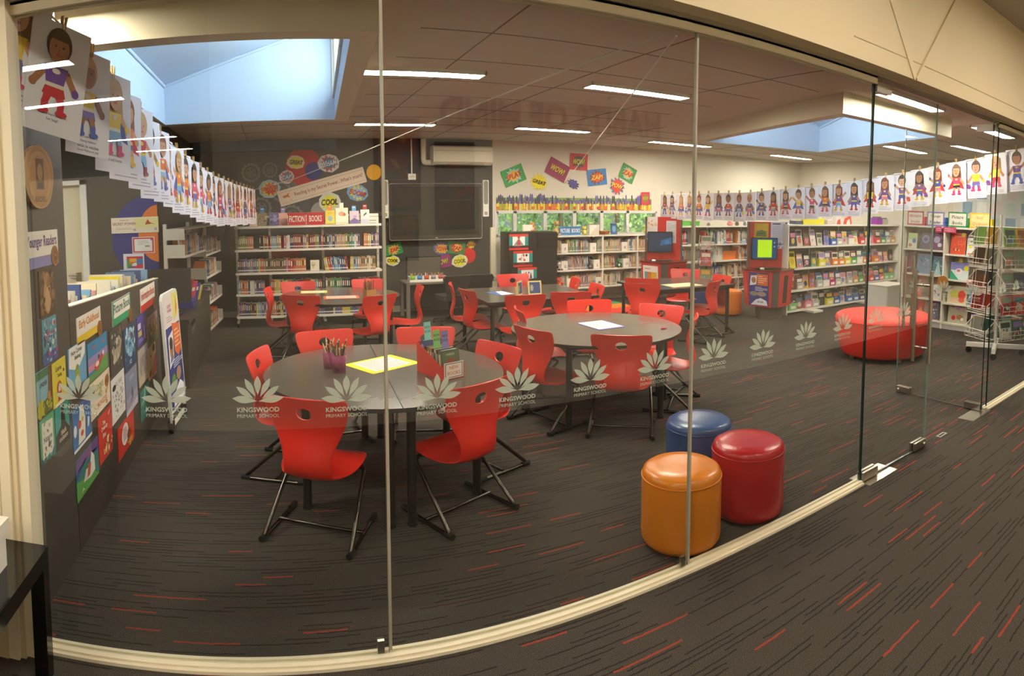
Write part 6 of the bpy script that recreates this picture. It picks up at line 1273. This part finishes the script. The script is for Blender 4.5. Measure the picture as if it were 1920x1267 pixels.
for ti, z in enumerate(TI):
    for k in range(4):
        a = k * PI / 2 + .35 + PI / 4; f = Frame((SX + .20 * math.sin(a), SYv - .20 * math.cos(a), z), (math.cos(a), math.sin(a), 0))
        if k == 2: continue
        for j, o_ in enumerate((-.095, .095)):
            cl = SPB[4 - ti][(k + j * 2) % 4]
            face_book(f, o_, .008, .165, .21, cl, cover_art(random.Random(ti * 17 + k * 5 + j)), '%s cover-out book, %s tier up on the wire spinner, %s pocket' % (['dull red', 'golden', 'mossy', 'green', 'sandy', 'grey'][(k + j + ti) % 6] if False else 'spinner', ordinal(ti + 1), ordinal(k * 2 + j + 1)), .16, .085, None, 'books in the wire spinner', 'spinner_book', .02)
# ================================================================== rainbow rug
rp = MB(); ys = [7.82, 8.20, 8.56, 8.80, 9.0, 9.17]; cl = ['#d8382a', '#e8822c', '#3f9a58', '#2f4a9a', '#6a4486']
for i in range(5): rp.box(4.24, 5.36, ys[i], ys[i + 1], .0005, .010, mat(cl[i], .95, noise=.15, nscale=200, bump=.4))
tag(rp.build('rainbow_rug'), 'rug in rainbow stripes on the floor before the picture shelves', 'rug')
# a pale pin board on the far side wall
card('pin_board', 'pale pin board of small notices on the side wall past the spinner', 'pin board', Frame((10.236, 4.1, 1.72), (0, -1, 0)), 2.4, .9, '#d8dcd8', [('r', .04 + .12 * i, .1 + .3 * j, .12 + .12 * i, .34 + .3 * j, ['#e8ece8', '#8aa8c0', '#c8d8d0', '#e0d0c8'][(i * 3 + j) % 4]) for i in range(8) for j in range(3)], None, .012)
# ================================================================== logos on the glass
LOGO = bpy.data.materials.new('frosted_vinyl'); LOGO.use_nodes = True
_nt = LOGO.node_tree; _nt.nodes.clear(); _o = _nt.nodes.new('ShaderNodeOutputMaterial'); _mx = _nt.nodes.new('ShaderNodeMixShader'); _mx.inputs[0].default_value = .80
_t = _nt.nodes.new('ShaderNodeBsdfTransparent'); _d = _nt.nodes.new('ShaderNodeBsdfDiffuse'); _d.inputs[0].default_value = (*lin('#c3cdbb'), 1)
_tl = _nt.nodes.new('ShaderNodeBsdfTranslucent'); _tl.inputs[0].default_value = (*lin('#c3cdbb'), 1); _m2 = _nt.nodes.new('ShaderNodeMixShader'); _m2.inputs[0].default_value = .4
_nt.links.new(_d.outputs[0], _m2.inputs[1]); _nt.links.new(_tl.outputs[0], _m2.inputs[2]); _nt.links.new(_t.outputs[0], _mx.inputs[1]); _nt.links.new(_m2.outputs[0], _mx.inputs[2]); _nt.links.new(_mx.outputs[0], _o.inputs[0])
def petal(m, f, tip, base, bulge):
    (x0, y0), (x1, y1) = base, tip; dx, dy = x1 - x0, y1 - y0; L = math.hypot(dx, dy); nx, ny = -dy / L, dx / L; pts = []
    for side in (1, -1):
        rg = range(0, 13) if side == 1 else range(12, -1, -1)
        for k in rg:
            t = k / 12; w = bulge * (math.sin(PI * t ** 1.25) ** 1.05 if 0 < t < 1 else 0); p = (x0 + dx * t + side * nx * w, y0 + dy * t + side * ny * w)
            if not pts or (abs(pts[-1][0] - p[0]) + abs(pts[-1][1] - p[1])) > 1e-6: pts.append(p)
    pts = pts[:-1] if (abs(pts[0][0] - pts[-1][0]) + abs(pts[0][1] - pts[-1][1])) < 1e-6 else pts
    m.poly([f.p(a, b, 0) for a, b in pts], LOGO)
def logo(fr, label, i):
    m = MB(); u = .18                                     # logo width
    for tip, base, b in (((0, .088), (0, .020), .0118), ((-.043, .079), (-.007, .014), .0105), ((.043, .079), (.007, .014), .0105), ((-.073, .052), (-.012, .007), .0105), ((.073, .052), (.012, .007), .0105), ((-.088, .012), (-.001, 0), .0125), ((.088, .012), (.001, 0), .0125)):
        petal(m, fr, tip, base, b)
    m.text(fr, 0, -.029, .0165, 'KINGSWOOD', 0, LOGO, .022, None, .144); m.text(fr, 0, -.0505, .0125, 'PRIMARY SCHOOL', 0, LOGO, 0, None, .144)
    tag(m.build('lotus_logo'), label, 'logo', 'lotus logos on the glass')
GF = Frame((0, 2.0822, 0), (1, 0, 0))
LX = [-.70, -.385, -.07, .232, .551, .855, 1.16, 1.465, 1.783, 2.09, 2.40, 2.71, 3.03, 3.34]
LZ = [.950, .950, .949, .940, .925, .922, .922, .922, .930, .935, .940, .945, .948, .952]
for i, (x, z) in enumerate(zip(LX, LZ)): logo(GF.at(x, z), 'frosted lotus logo with school lettering, %s along the glass from the jamb' % ordinal(i + 1), i)
for i, x in enumerate((4.92, 5.23, 5.54, 5.85)): logo(GF.at(x, .955), 'frosted lotus logo on the far pane, %s past the open door' % ordinal(i + 1), i)
DFr = Frame((4.593, 2.09, 0), (.061, .998, 0))
for i, a in enumerate((.12, .40, .68)): logo(Frame(DFr.p(a, .955, .0) + Vector((-.002, 0, 0)), (-.061, -.998, 0)), 'frosted lotus logo on the open door leaf, %s from its hinge' % ordinal(i + 1), i)
# ================================================================== strings, pegs and hero sheets
def string(pts, label, name='string'):
    m = MB(); m.tube(pts, .0042, STR, 6); tag(m.build(name), label, 'string', 'strings across the room')
HAIR = [('black', '#2a211d'), ('dark brown', '#46301f'), ('brown', '#6a4628'), ('fair', '#b08a50'), ('auburn', '#7a3a22')]
SKIN = ['#b98560', '#a06c48', '#cfa07c', '#8a5a3c', '#c4916a']
TOPC = [('red', '#b8283a'), ('blue', '#3f4a96'), ('pink', '#d0386a'), ('yellow', '#d8b82c'), ('orange', '#d86a2c'), ('violet', '#6a4490')]
LEGC = [('blue', '#46549e'), ('red', '#c0303a'), ('pink', '#d86a90'), ('black', '#2c2830'), ('light blue', '#7aa4c8'), ('violet', '#6a5aa0')]
CAPC = [None, ('red', '#c42a30'), ('blue', '#3f4f9e'), ('violet', '#7c62a8'), None]
def hero(r_):
    h, s, t, l, c = r_.choice(HAIR), r_.choice(SKIN), r_.choice(TOPC), r_.choice(LEGC), r_.choice(CAPC); belt = r_.choice(['#d8b82c', '#d8b82c', '#e0c060', '#d8d0c0']); boot = r_.choice(['#b82c38', '#3f4f9e', '#d8a82c', '#8a2c3c', '#c8386a'])
    girl = r_.random() < .6; pose = r_.randint(0, 3); x = .5 + r_.uniform(-.05, .05); S = []
    P = lambda pts, col: S.append(('p', [(x + a, b) for a, b in pts], col))
    if c: P([(-.17, .60), (.17, .60), (.40 + .06 * (pose == 1), .31), (.14, .35), (-.14, .35), (-.40 - .06 * (pose == 2), .32)], c[1])
    if girl: P([(-.21, .88), (.21, .88), (.25, .56), (.12, .54), (-.12, .54), (-.25, .56)], h[1])
    arm = {0: [((-.18, .57), (-.36, .42)), ((.18, .57), (.36, .42))], 1: [((-.18, .57), (-.36, .42)), ((.18, .57), (.42, .70))], 2: [((-.18, .57), (-.42, .68)), ((.18, .57), (.36, .46))], 3: [((-.18, .57), (-.31, .46)), ((.18, .57), (.31, .46))]}[pose]
    for (a, b), (a2, b2) in arm:
        dx, dy = a2 - a, b2 - b; L = math.hypot(dx, dy); nx, ny = -dy / L * .055, dx / L * .036
        P([(a - nx, b - ny), (a + nx, b + ny), (a2 + nx, b2 + ny), (a2 - nx, b2 - ny)], s); S.append(('e', x + a2, b2, .065, .04, r_.choice([s, t[1]])))
    P([(-.20, .61), (.20, .61), (.15, .44), (-.15, .44)], t[1]); P([(-.155, .455), (.155, .455), (.165, .415), (0, .40), (-.165, .415)], belt); P([(-.16, .42), (.16, .42), (.20, .345), (0, .33), (-.20, .345)], l[1])
    S.append(('e', x, .565, .07, .024, belt)); sp = .04 if pose != 1 else .08; bare = r_.random() < .4
    for q in (-1, 1):
        P([(q * .02, .36), (q * .165, .36), (q * (.15 + sp), .27), (q * (.04 + sp), .27)], s if bare else l[1]); P([(q * (.035 + sp), .285), (q * (.155 + sp), .285), (q * (.15 + sp), .195), (q * (.04 + sp), .195)], boot); S.append(('e', x + q * (.115 + sp), .198, .10, .028, boot))
    S += [('e', x, .80, .215, .155, h[1]), ('e', x, .768, .17, .135, s), ('e', x - .065, .785, .02, .011, '#2a201c'), ('e', x + .065, .785, .02, .011, '#2a201c'), ('p', [(x - .015, .77), (x + .015, .77), (x + .02, .745), (x - .02, .745)], '#8a5a40'), ('e', x, .71, .055, .014, '#a04a44')]
    P([(-.17, .84), (.17, .84), (.13, .90), (-.13, .90)], h[1])
    if r_.random() < .3: S.append(('s', .84 if x <= .5 else .16, .30, .085, .055, 9, r_.choice(['#d8402c', '#3a78b8', '#d8c82c', '#7a3a8a']), 1.0, 4))
    return S, h[0], t[0], l[0], (c[0] if c else None)
PEG = mat('#b4925e', .7)
def peg(p, fr, label):
    t = thing('clothes_peg', label, 'peg', p + Vector((0, 0, -.018)), 0, 'wooden pegs on the garlands')
    for q in (-1, 1):
        f = Frame((0, 0, 0), fr.r, fr.u); m = MB(); a = q * .006
        m.prism([(a - .003, -.0), (a + .003, 0), (a * 1.6 + .003, .058), (a * 1.6 - .003, .058)], f, -.007, .007, PEG); m.build('prong', t)
def hang(points, n, w, h, s0, s1, where, seed, texts=None):
    P = [Vector(p) for p in points]; seg = [(P[i + 1] - P[i]).length for i in range(len(P) - 1)]; T = sum(seg)
    def at(s):
        for i, L in enumerate(seg):
            if s <= L or i == len(seg) - 1: return P[i] + (P[i + 1] - P[i]) * (s / L), (P[i + 1] - P[i]).normalized()
            s -= L
    r_ = random.Random(seed); sgn = 1 if where == 'counter' else -1
    for i in range(n):
        s = s0 + (s1 - s0) * (i + .5) / n if where != 'counter' else ([.10, .31, .53, .78][i] if i < 4 else .78 + (s1 - .78) * (i - 3) / (n - 3.5)); p, d = at(s); slope = d.z; d = Vector((d.x, d.y, 0)).normalized() * sgn
        ta = r_.uniform(-.05, .05); fr = Frame(p, (d.x, d.y, d.z), (0, 0, 1)); yaw = ([0, .05, .2, .3, .3, .25, .2, .15][i] if i < 8 else .08) if where == 'counter' else .06; yaw = yaw + r_.uniform(-.02, .02)
        rr = fr.r * math.cos(yaw) + fr.n * math.sin(yaw); fr = Frame(p + fr.n * (.006 if i % 2 else -.006), rr, (0, 0, 1)); hh = h * (1.0 + (.03 if i % 3 == 0 else 0)); tl = math.atan(slope) * (.45 if i < 6 else .2) * sgn
        S, hn, tn, ln, cn = hero(r_); lab = 'hero sheet, %s hair, %s top%s, %s from the glass %s' % (hn, tn, (', %s cape' % cn) if cn else '', ordinal(i + 1), 'over the counter' if where == 'counter' else 'far garland')
        m = MB(); fr = fr.turned(tl); f = fr.at(0, -hh / 2 + .004)
        # paper with a slight curl
        k = 6; rows = []
        for j in range(k + 1): b = -hh / 2 + hh * j / k; c = .010 * math.sin(PI * j / k) - .0
        m.fbox(f, -w / 2, w / 2, -hh / 2, hh / 2, -.0009, 0, PAPER)
        o = m.build('hero_sheet'); tag(o, lab, 'paper sheet', 'superhero sheets ' + ('over the counter' if where == 'counter' else 'in the far garland'))
        q = MB(); draw(q, f, w, hh, S, .0005)
        if texts and i < len(texts) and texts[i]:
            L_ = texts[i]
            for j, tx in enumerate(L_): q.text(f, 0, -hh / 2 + hh * (.175 - .045 * j) - .0, hh * .032, tx, .0006, C('#3a3640'), 0, w * .9)
        else: q.lines(f, -w * .36, w * .36, -hh / 2 + hh * .03, -hh / 2 + hh * .15, 3, .0006, C('#a8a4b0'), i)
        q.build('printed_figure', o, None, 0, o.location)
        peg(p + Vector((0, 0, .0)), fr, 'wooden peg holding the %s hero sheet %s' % (ordinal(i + 1), 'over the counter' if where == 'counter' else 'of the far garland'))
GL = [(-.925, 2.125, 2.50), (-.865, 2.21, 2.43), (-.765, 2.38, 2.315), (-.71, 2.67, 2.25), (-.695, 3.2, 2.165), (-.665, 4.2, 2.045), (-.60, 4.85, 1.975), (-.53, 5.5, 1.905), (-.40, 6.75, 1.865), (-.24, 8.22, 1.845)]
string(GL, 'string of hero sheets running back over the counter')
hang(GL, 25, .285, .435, .02, 6.25, 'counter', 3, [None, ["Baxter's Superpower is...", 'her laugh'], ["Eden's Superpower is...", 'Having resilience', 'while he watches', 'North Melbourne play'], ['Superpower is...', 'kind and honest']])
GR = [(5.60, 2.14, 2.285), (5.66, 2.75, 2.165), (5.72, 3.25, 2.09), (5.76, 3.7, 2.02), (5.82, 4.45, 1.925), (5.88, 5.3, 1.86), (5.94, 6.3, 1.80), (5.97, 7.4, 1.79), (6.00, 8.5, 1.785)]
string(GR, 'string of hero sheets running back on the kiosk side')
hang(GR, 27, .255, .395, .05, 6.35, 'far', 8)
kn = Vector((1.56, 2.125, 2.315))
string([kn, (1.24, 3.22, 2.20), (.75, 4.9, 2.04), (.25, 6.6, 1.91), (-.24, 8.22, 1.85)], 'bare string from the glass top to the end of the counter garland', 'tie_string')
string([kn + Vector((.02, 0, -.012)), (2.55, 4.4, 2.18), (3.6, 6.85, 2.06), (4.62, 9.19, 1.96)], 'bare string from the glass top to the white wall', 'tie_string')
# ================================================================== things on the tables
pencil_pot(.36, 3.60, ZT, .045, .105, '#c05a96', 'clear pink pot crammed with pencils, nearer one on the near table', 'pink pencil pots', 13, 5, True, .165)
pencil_pot(.315, 3.70, ZT, .043, .10, '#c05a96', 'clear pink pot of pencils half hidden behind the other', 'pink pencil pots', 8, 6, True, .155)
YB_ = mat('#e8e000', .5)
def sheet(corners, z, col, label, name, shapes=None, t=.0015):
    c = sum((Vector((*p, 0)) for p in corners), Vector()) / 4; r_ = Vector((*corners[1], 0)) - Vector((*corners[0], 0)); u_ = Vector((*corners[3], 0)) - Vector((*corners[0], 0)); w, h = r_.length, u_.length; f = Frame((c.x, c.y, z), r_, u_ - r_.normalized() * u_.dot(r_.normalized()))
    m = MB(); m.prism(rrect(w, h, .012, 4), f, 0, t, C(col)); draw(m, f.at(0, 0, t), w, h, shapes or [], .0003); tag(m.build(name), label, 'paper')
sheet([(.53, 3.50), (.86, 3.69), (.75, 3.96), (.42, 3.77)], ZT, '#e6de06', 'laminated yellow sheet with white print in the middle of the near table', 'laminated_sheet', [('r', .13, .1, .87, .9, '#f0ece4'), ('b', .18, .16, .82, .84, 9, '#b89a98'), ('r', .13, .1, .87, .108, '#4a4a4a'), ('r', .13, .892, .87, .9, '#4a4a4a')])
bx = MB(); RB = mat('#d42a20', .5); f = Frame((.925, 3.42, ZT), (.94, .34, 0), (0, 0, 1)); W_ = .145; D_ = .26
bxo = Frame(f.p(0, 0, 0), f.r)
for s in (-1, 1): bx.prism([(0, 0), (D_, 0), (D_, .175), (0, .07)], Frame(f.p(s * W_ / 2 - (.003 if s > 0 else 0), 0, .13), -f.n, f.u), -.003, 0, RB)
bx.fbox(f, -W_ / 2, W_ / 2, 0, .085, .127, .13, RB); bx.fbox(f, -W_ / 2, W_ / 2, 0, .175, .13 - D_, .133 - D_, RB); bx.fbox(f, -W_ / 2, W_ / 2, 0, .003, .13 - D_, .13, RB)
lbm = MB(); lf = f.at(0, .05, .1305); lbm.fbox(lf, -.066, .066, -.045, .045, 0, .001, C('#eee6dc')); lbm.rect(lf, -.060, .060, -.040, .040, .0014, C('#5a6070')); lbm.rect(lf, -.055, .055, -.036, .036, .0018, C('#f0e8e0')); lbm.text(lf, 0, .016, .020, 'NEW', .0024, C('#d8604a'), .01, .09); lbm.text(lf, 0, -.015, .020, 'BOOKS', .0024, C('#d8604a'), .01, .095)
assemble('new_books_box', 'red magazine box labelled new books on the near table', 'book box', [('box', bx), ('label_card', lbm)])
cc = [('dark green', '#4a5a44', .028), ('dark', '#3a3634', .016), ('cream', '#c8b898', .018), ('navy', '#33385a', .018), ('orange', '#b8702a', .022), ('olive', '#7a8a3a', .022), ('maroon', '#6a2f34', .024), ('blue violet', '#4a4a80', .032)]
c_ = .112
for i, (cn, ch, t_) in enumerate(cc):
    hh = .155 if i < 7 else .185; g = Frame(f.p(0, .004, c_), f.r, f.u * math.cos(.12) - f.n * math.sin(.12)); m = MB(); w2 = .125
    m.fbox(g, -w2 / 2, w2 / 2, 0, hh, -.002, 0, C(ch)); m.fbox(g, -w2 / 2, w2 / 2, 0, hh, -t_, -t_ + .002, C(ch)); m.fbox(g, -w2 / 2, -w2 / 2 + .002, 0, hh, -t_, 0, C(ch)); m.fbox(g, -w2 / 2 + .002, w2 / 2 - .003, .002, hh - .002, -t_ + .002, -.002, PAGES)
    if i == 0: draw(m, g.at(0, hh / 2), w2, hh, [('r', .05, .05, .95, .95, '#55684e'), ('e', .5, .45, .34, .26, '#8a4a34'), ('t', .5, .84, .09, 'AMBER', '#a8b890', .6), ('d', .1, .08, .9, .28, 12, ['#b8a888', '#7a8a6a', '#c8b890'], 4, .06)], .0006)
    m.rect(Frame(g.p(-w2 / 2 - .0006, 0, -t_), g.n, g.u), .004, t_ - .004, .02, hh - .02, .0008, C(['#c8b890', '#b8b0a0', '#5a5a50', '#a8a0a0', '#e0d0a0', '#d8e0b0', '#c0a090', '#9aa0c8'][i]))
    tag(m.build('book'), '%s book, %s from the front in the red new books box' % (cn, ordinal(i + 1)), 'book', 'books in the new books box')
    if i in (1, 3, 7):
        q = MB(); tc = {1: '#8a80c0', 3: '#8ad070', 7: '#8ccfc8'}[i]; gg = g.at({1: .0, 3: -.03, 7: -.02}[i], hh + .028, -t_ * .5); q.fbox(gg, -.024, .024, -.06, .075, -.0006, 0, C(tc)); q.text(gg, 0, .045, .014, 'NEW', .0005, C('#3a3a4a'), .01, .04); q.text(gg, 0, .02, .014, 'BOOK', .0005, C('#3a3a4a'), .01, .042); tag(q.build('bookmark'), '%s bookmark reading new book in the red box' % {1: 'lilac', 3: 'lime green', 7: 'pale turquoise'}[i], 'bookmark')
    c_ -= t_ + .0025
sheet([(2.39, 4.15), (2.64, 4.17), (2.62, 4.5), (2.37, 4.48)], ZT, '#6a5ab0', 'purple backed white sheet on the second round table', 'laminated_sheet', [('r', .02, .07, .94, .98, '#f0e6e0'), ('b', .1, .16, .85, .9, 8, '#d8a8a0')], .003)
m = MB(); m.ell(Frame((2.86, 3.95, ZT + .008), (1, 0, 0), (0, 1, 0)), 0, 0, .028, .014, 0, C('#d82a6a')); m.tube([(2.835, 3.95, ZT + .005), (2.885, 3.955, ZT + .005)], .005, C('#d82a6a'), 6); m.ball((2.86, 3.95, ZT + .006), .026, .013, .006, C('#d82a6a'), 12, 6); tag(m.build('hair_clip'), 'small pink clip lying near the edge of the second round table', 'clip')
sheet([(.50, 6.52), (.88, 6.50), (.90, 6.72), (.52, 6.74)], ZT, '#e0622c', 'orange edged sheet on the round table by the fiction shelves', 'laminated_sheet', [('r', .08, .1, .92, .9, '#eedccc'), ('b', .15, .2, .85, .8, 6, '#d8a890')])
sheet([(.28, 7.02), (.58, 7.00), (.60, 7.2), (.30, 7.22)], ZT, '#dcd870', 'pale yellow sheet at the far side of the fiction table', 'laminated_sheet', [('r', .1, .1, .9, .9, '#e8e4b8')])
t = thing('pencil_holder', 'brown card pencil holder on the fiction table beside the orange sheet', 'holder', (.98, 6.42, ZT), .3)
m = MB(); BC_ = mat('#b8864a', .8, noise=.1, nscale=30); m.box(-.055, .055, -.045, -.04, 0, .10, BC_); m.box(-.055, .055, .04, .045, 0, .10, BC_); m.box(-.055, -.05, -.04, .04, 0, .10, BC_); m.box(.05, .055, -.04, .04, 0, .10, BC_); m.box(-.05, .05, -.04, .04, 0, .004, BC_); m.build('box', t)
q = MB(); r_ = random.Random(9)
for k in range(16): x, y = r_.uniform(-.04, .04), r_.uniform(-.03, .03); q.tube([(x, y, .005), (x * 1.5, y * 1.4, .17 + r_.uniform(0, .04))], .0042, C(r_.choice(['#7a4a2a', '#a05a30', '#5a4a3a', '#8a3a2a', '#b8884a'])), 6)
q.build('pencils', t)['kind'] = 'stuff'
sheet([(2.34, 6.22), (2.54, 6.26), (2.48, 6.52), (2.28, 6.48)], ZT, '#3a6aa8', 'blue and white leaflet on the long middle table', 'leaflet', [('p', [(.2, 0), (1, 0), (1, 1), (.6, 1)], '#e4e6ea')])
for i, (x, y, rz) in enumerate(((2.56, 6.16, .85), (2.72, 6.13, -.10))):
    m = MB(); f = Frame((x, y, ZT + .075), (math.cos(rz), math.sin(rz), 0), (0, .15, 1)); m.fbox(f, -.075, .075, -.075, .075, -.012, 0, C('#ddd08a')); m.rect(f, -.060, .060, -.060, .060, .001, C('#3a4a80')); m.ell(f, -.035, 0, .018, .035, .0015, C('#a8a090')); m.fbox(f, -.02, .02, -.075, .02, -.05, -.012, C('#ddd08a')); tag(m.build('photo_frame'), 'cream framed picture on the middle table, %s' % ['turned edge-on', 'facing the glass'][i], 'picture frame')
sheet([(4.42, 5.92), (4.86, 5.90), (4.88, 6.2), (4.44, 6.22)], ZT, '#dcd49a', 'cream laminated sheet on the far long table', 'laminated_sheet', [('r', .08, .08, .92, .92, '#e4dcae')])
# ================================================================== corridor side: black side table and white box
t = thing('side_table', 'glossy black side table in the near corner against the jamb wall', 'side table', (-1.16, 1.62, 0)); GB_ = mat('#0d0b0a', .12, spec=.6)
m = MB(); m.box(-.37, .36, -.36, .345, .40, .46, GB_); m.build('tabletop', t)
for x in (-.345, .335):
    for y in (-.335, .32): m = MB(); m.box(x - .025, x + .025, y - .025, y + .025, 0, .40, GB_); m.build('leg', t)
b = MB(); b.box(-1.36, -.885, 1.38, 1.81, .461, .575, WHITE); l = MB(); l.box(-1.37, -.875, 1.37, 1.82, .577, .62, mat('#ece7da', .4)); assemble('white_box', 'white lidded box standing on the black side table', 'box', [('body', b), ('lid', l)])
# ---- sign and pictures on the corridor wall (seen as reflections in the glass)
RW = Frame((0, YC + .004, 0), (-1, 0, 0)); m = MB(); m.text(RW, -2.17, 2.275, .225, 'HABITS OF MIND', .012, C('#0c0a0a'), .03, None, 1.92)
tag(m.build('wall_lettering'), 'big dark letters on the corridor wall, mirrored in the glass above the second table', 'sign')
for x0, x1, z0, z1, cols, lb, sd in ((.72, 1.06, 1.56, 2.22, ['#8a2a22', '#2a3a6a', '#c89a2c', '#3a5a4a'], 'tall dark picture on the corridor wall, mirrored beside the glass joint', 4), (.74, 1.04, 1.20, 1.53, ['#5a5a34', '#8a5a2a', '#3a4a3a'], 'smaller picture below the tall one on the corridor wall', 5), (1.17, 1.47, 1.42, 2.06, ['#4a4438', '#8a7a5a', '#5a5a4a', '#a0301c'], 'picture with a red band on the corridor wall, mirrored in the screen', 6)):
    card('framed_picture', lb, 'picture', RW.at(-(x0 + x1) / 2, (z0 + z1) / 2, .02), x1 - x0, z1 - z0, '#24201d', [('r', .08, .05, .92, .95, cols[0] if sd != 6 else '#4a4438'), ('d', .1, .35, .9, .92, 26, cols, sd, .11), ('r', .08, .05, .92, .34, '#6a1c22' if sd != 5 else '#3a3226'), ('r', .08, .335, .92, .345, '#a8a090')], None, .02)
# ================================================================== the garden outside the windows
m = MB(); m.box(-6, 24, 9.35, 40, -.35, -.25, mat('#7a9a58', .9, noise=.2, nscale=8)); g = m.build('ground_lawn'); g['kind'] = 'structure'
def leaf_mat(c):
    m = mat(c, .7).copy(); nt = m.node_tree; b = nt.nodes['Principled BSDF']; t = nt.nodes.new('ShaderNodeBsdfTranslucent'); t.inputs[0].default_value = (*lin(c), 1); mx = nt.nodes.new('ShaderNodeMixShader'); mx.inputs[0].default_value = .5
    nt.links.new(b.outputs[0], mx.inputs[1]); nt.links.new(t.outputs[0], mx.inputs[2]); nt.links.new(mx.outputs[0], nt.nodes['Material Output'].inputs[0]); return m
LEAF = [leaf_mat(c) for c in ('#b4dc86', '#c8ea98', '#8fb884', '#6f9a78', '#def0b8')]
def tree(x, y, r, h, pal, label, seed, n=900):
    t = thing('garden_tree', label, 'tree', (x, y, -.25), 0, 'trees outside the windows'); r_ = random.Random(seed); m = MB(); m.tube([(0, 0, 0), (.05, 0, h * .5), (0, .1, h * .9)], .09, mat('#6a5a48', .9), 8, True, .03); m.build('trunk', t); q = MB()
    for k in range(n):
        while True:
            v = Vector((r_.uniform(-1, 1), r_.uniform(-1, 1), r_.uniform(-1, 1)))
            if v.length < 1: break
        p = Vector((v.x * r, v.y * r, h * .55 + v.z * h * .5)); a = Vector((r_.uniform(-1, 1), r_.uniform(-1, 1), r_.uniform(-1, 1))).normalized(); b_ = a.cross(Vector((.3, .5, .8))).normalized(); s = r_.uniform(.04, .10)
        q.add([p - a * s, p - b_ * s * .45, p + a * s, p + b_ * s * .45], [(0, 1, 2, 3)], LEAF[r_.choice(pal)])
    q.build('foliage', t)['kind'] = 'stuff'
for i, (x, y, r, h, pal, lb) in enumerate(((4.6, 11.4, .95, 2.3, (0, 2), 'soft green tree outside the first window pane'), (6.0, 12.2, 1.0, 2.6, (3, 2), 'dark tree outside the second window pane'), (7.2, 11.8, 1.1, 2.6, (0, 1, 4), 'bright tree outside the third window pane'), (8.9, 12.6, 1.0, 2.8, (3, 2, 0), 'dark green tree outside the fourth window pane'), (10.2, 12.2, 1.15, 2.6, (0, 1), 'light green tree outside the fifth window pane'), (12.6, 13.2, .75, 2.0, (1, 4), 'low bright tree outside the last window pane'), (7.8, 15.5, 2.6, 3.4, (0, 1, 4, 2), 'wide pale tree far behind the others outside'))): tree(x, y, r, h, pal, lb, 60 + i, 800 if i < 6 else 1800)
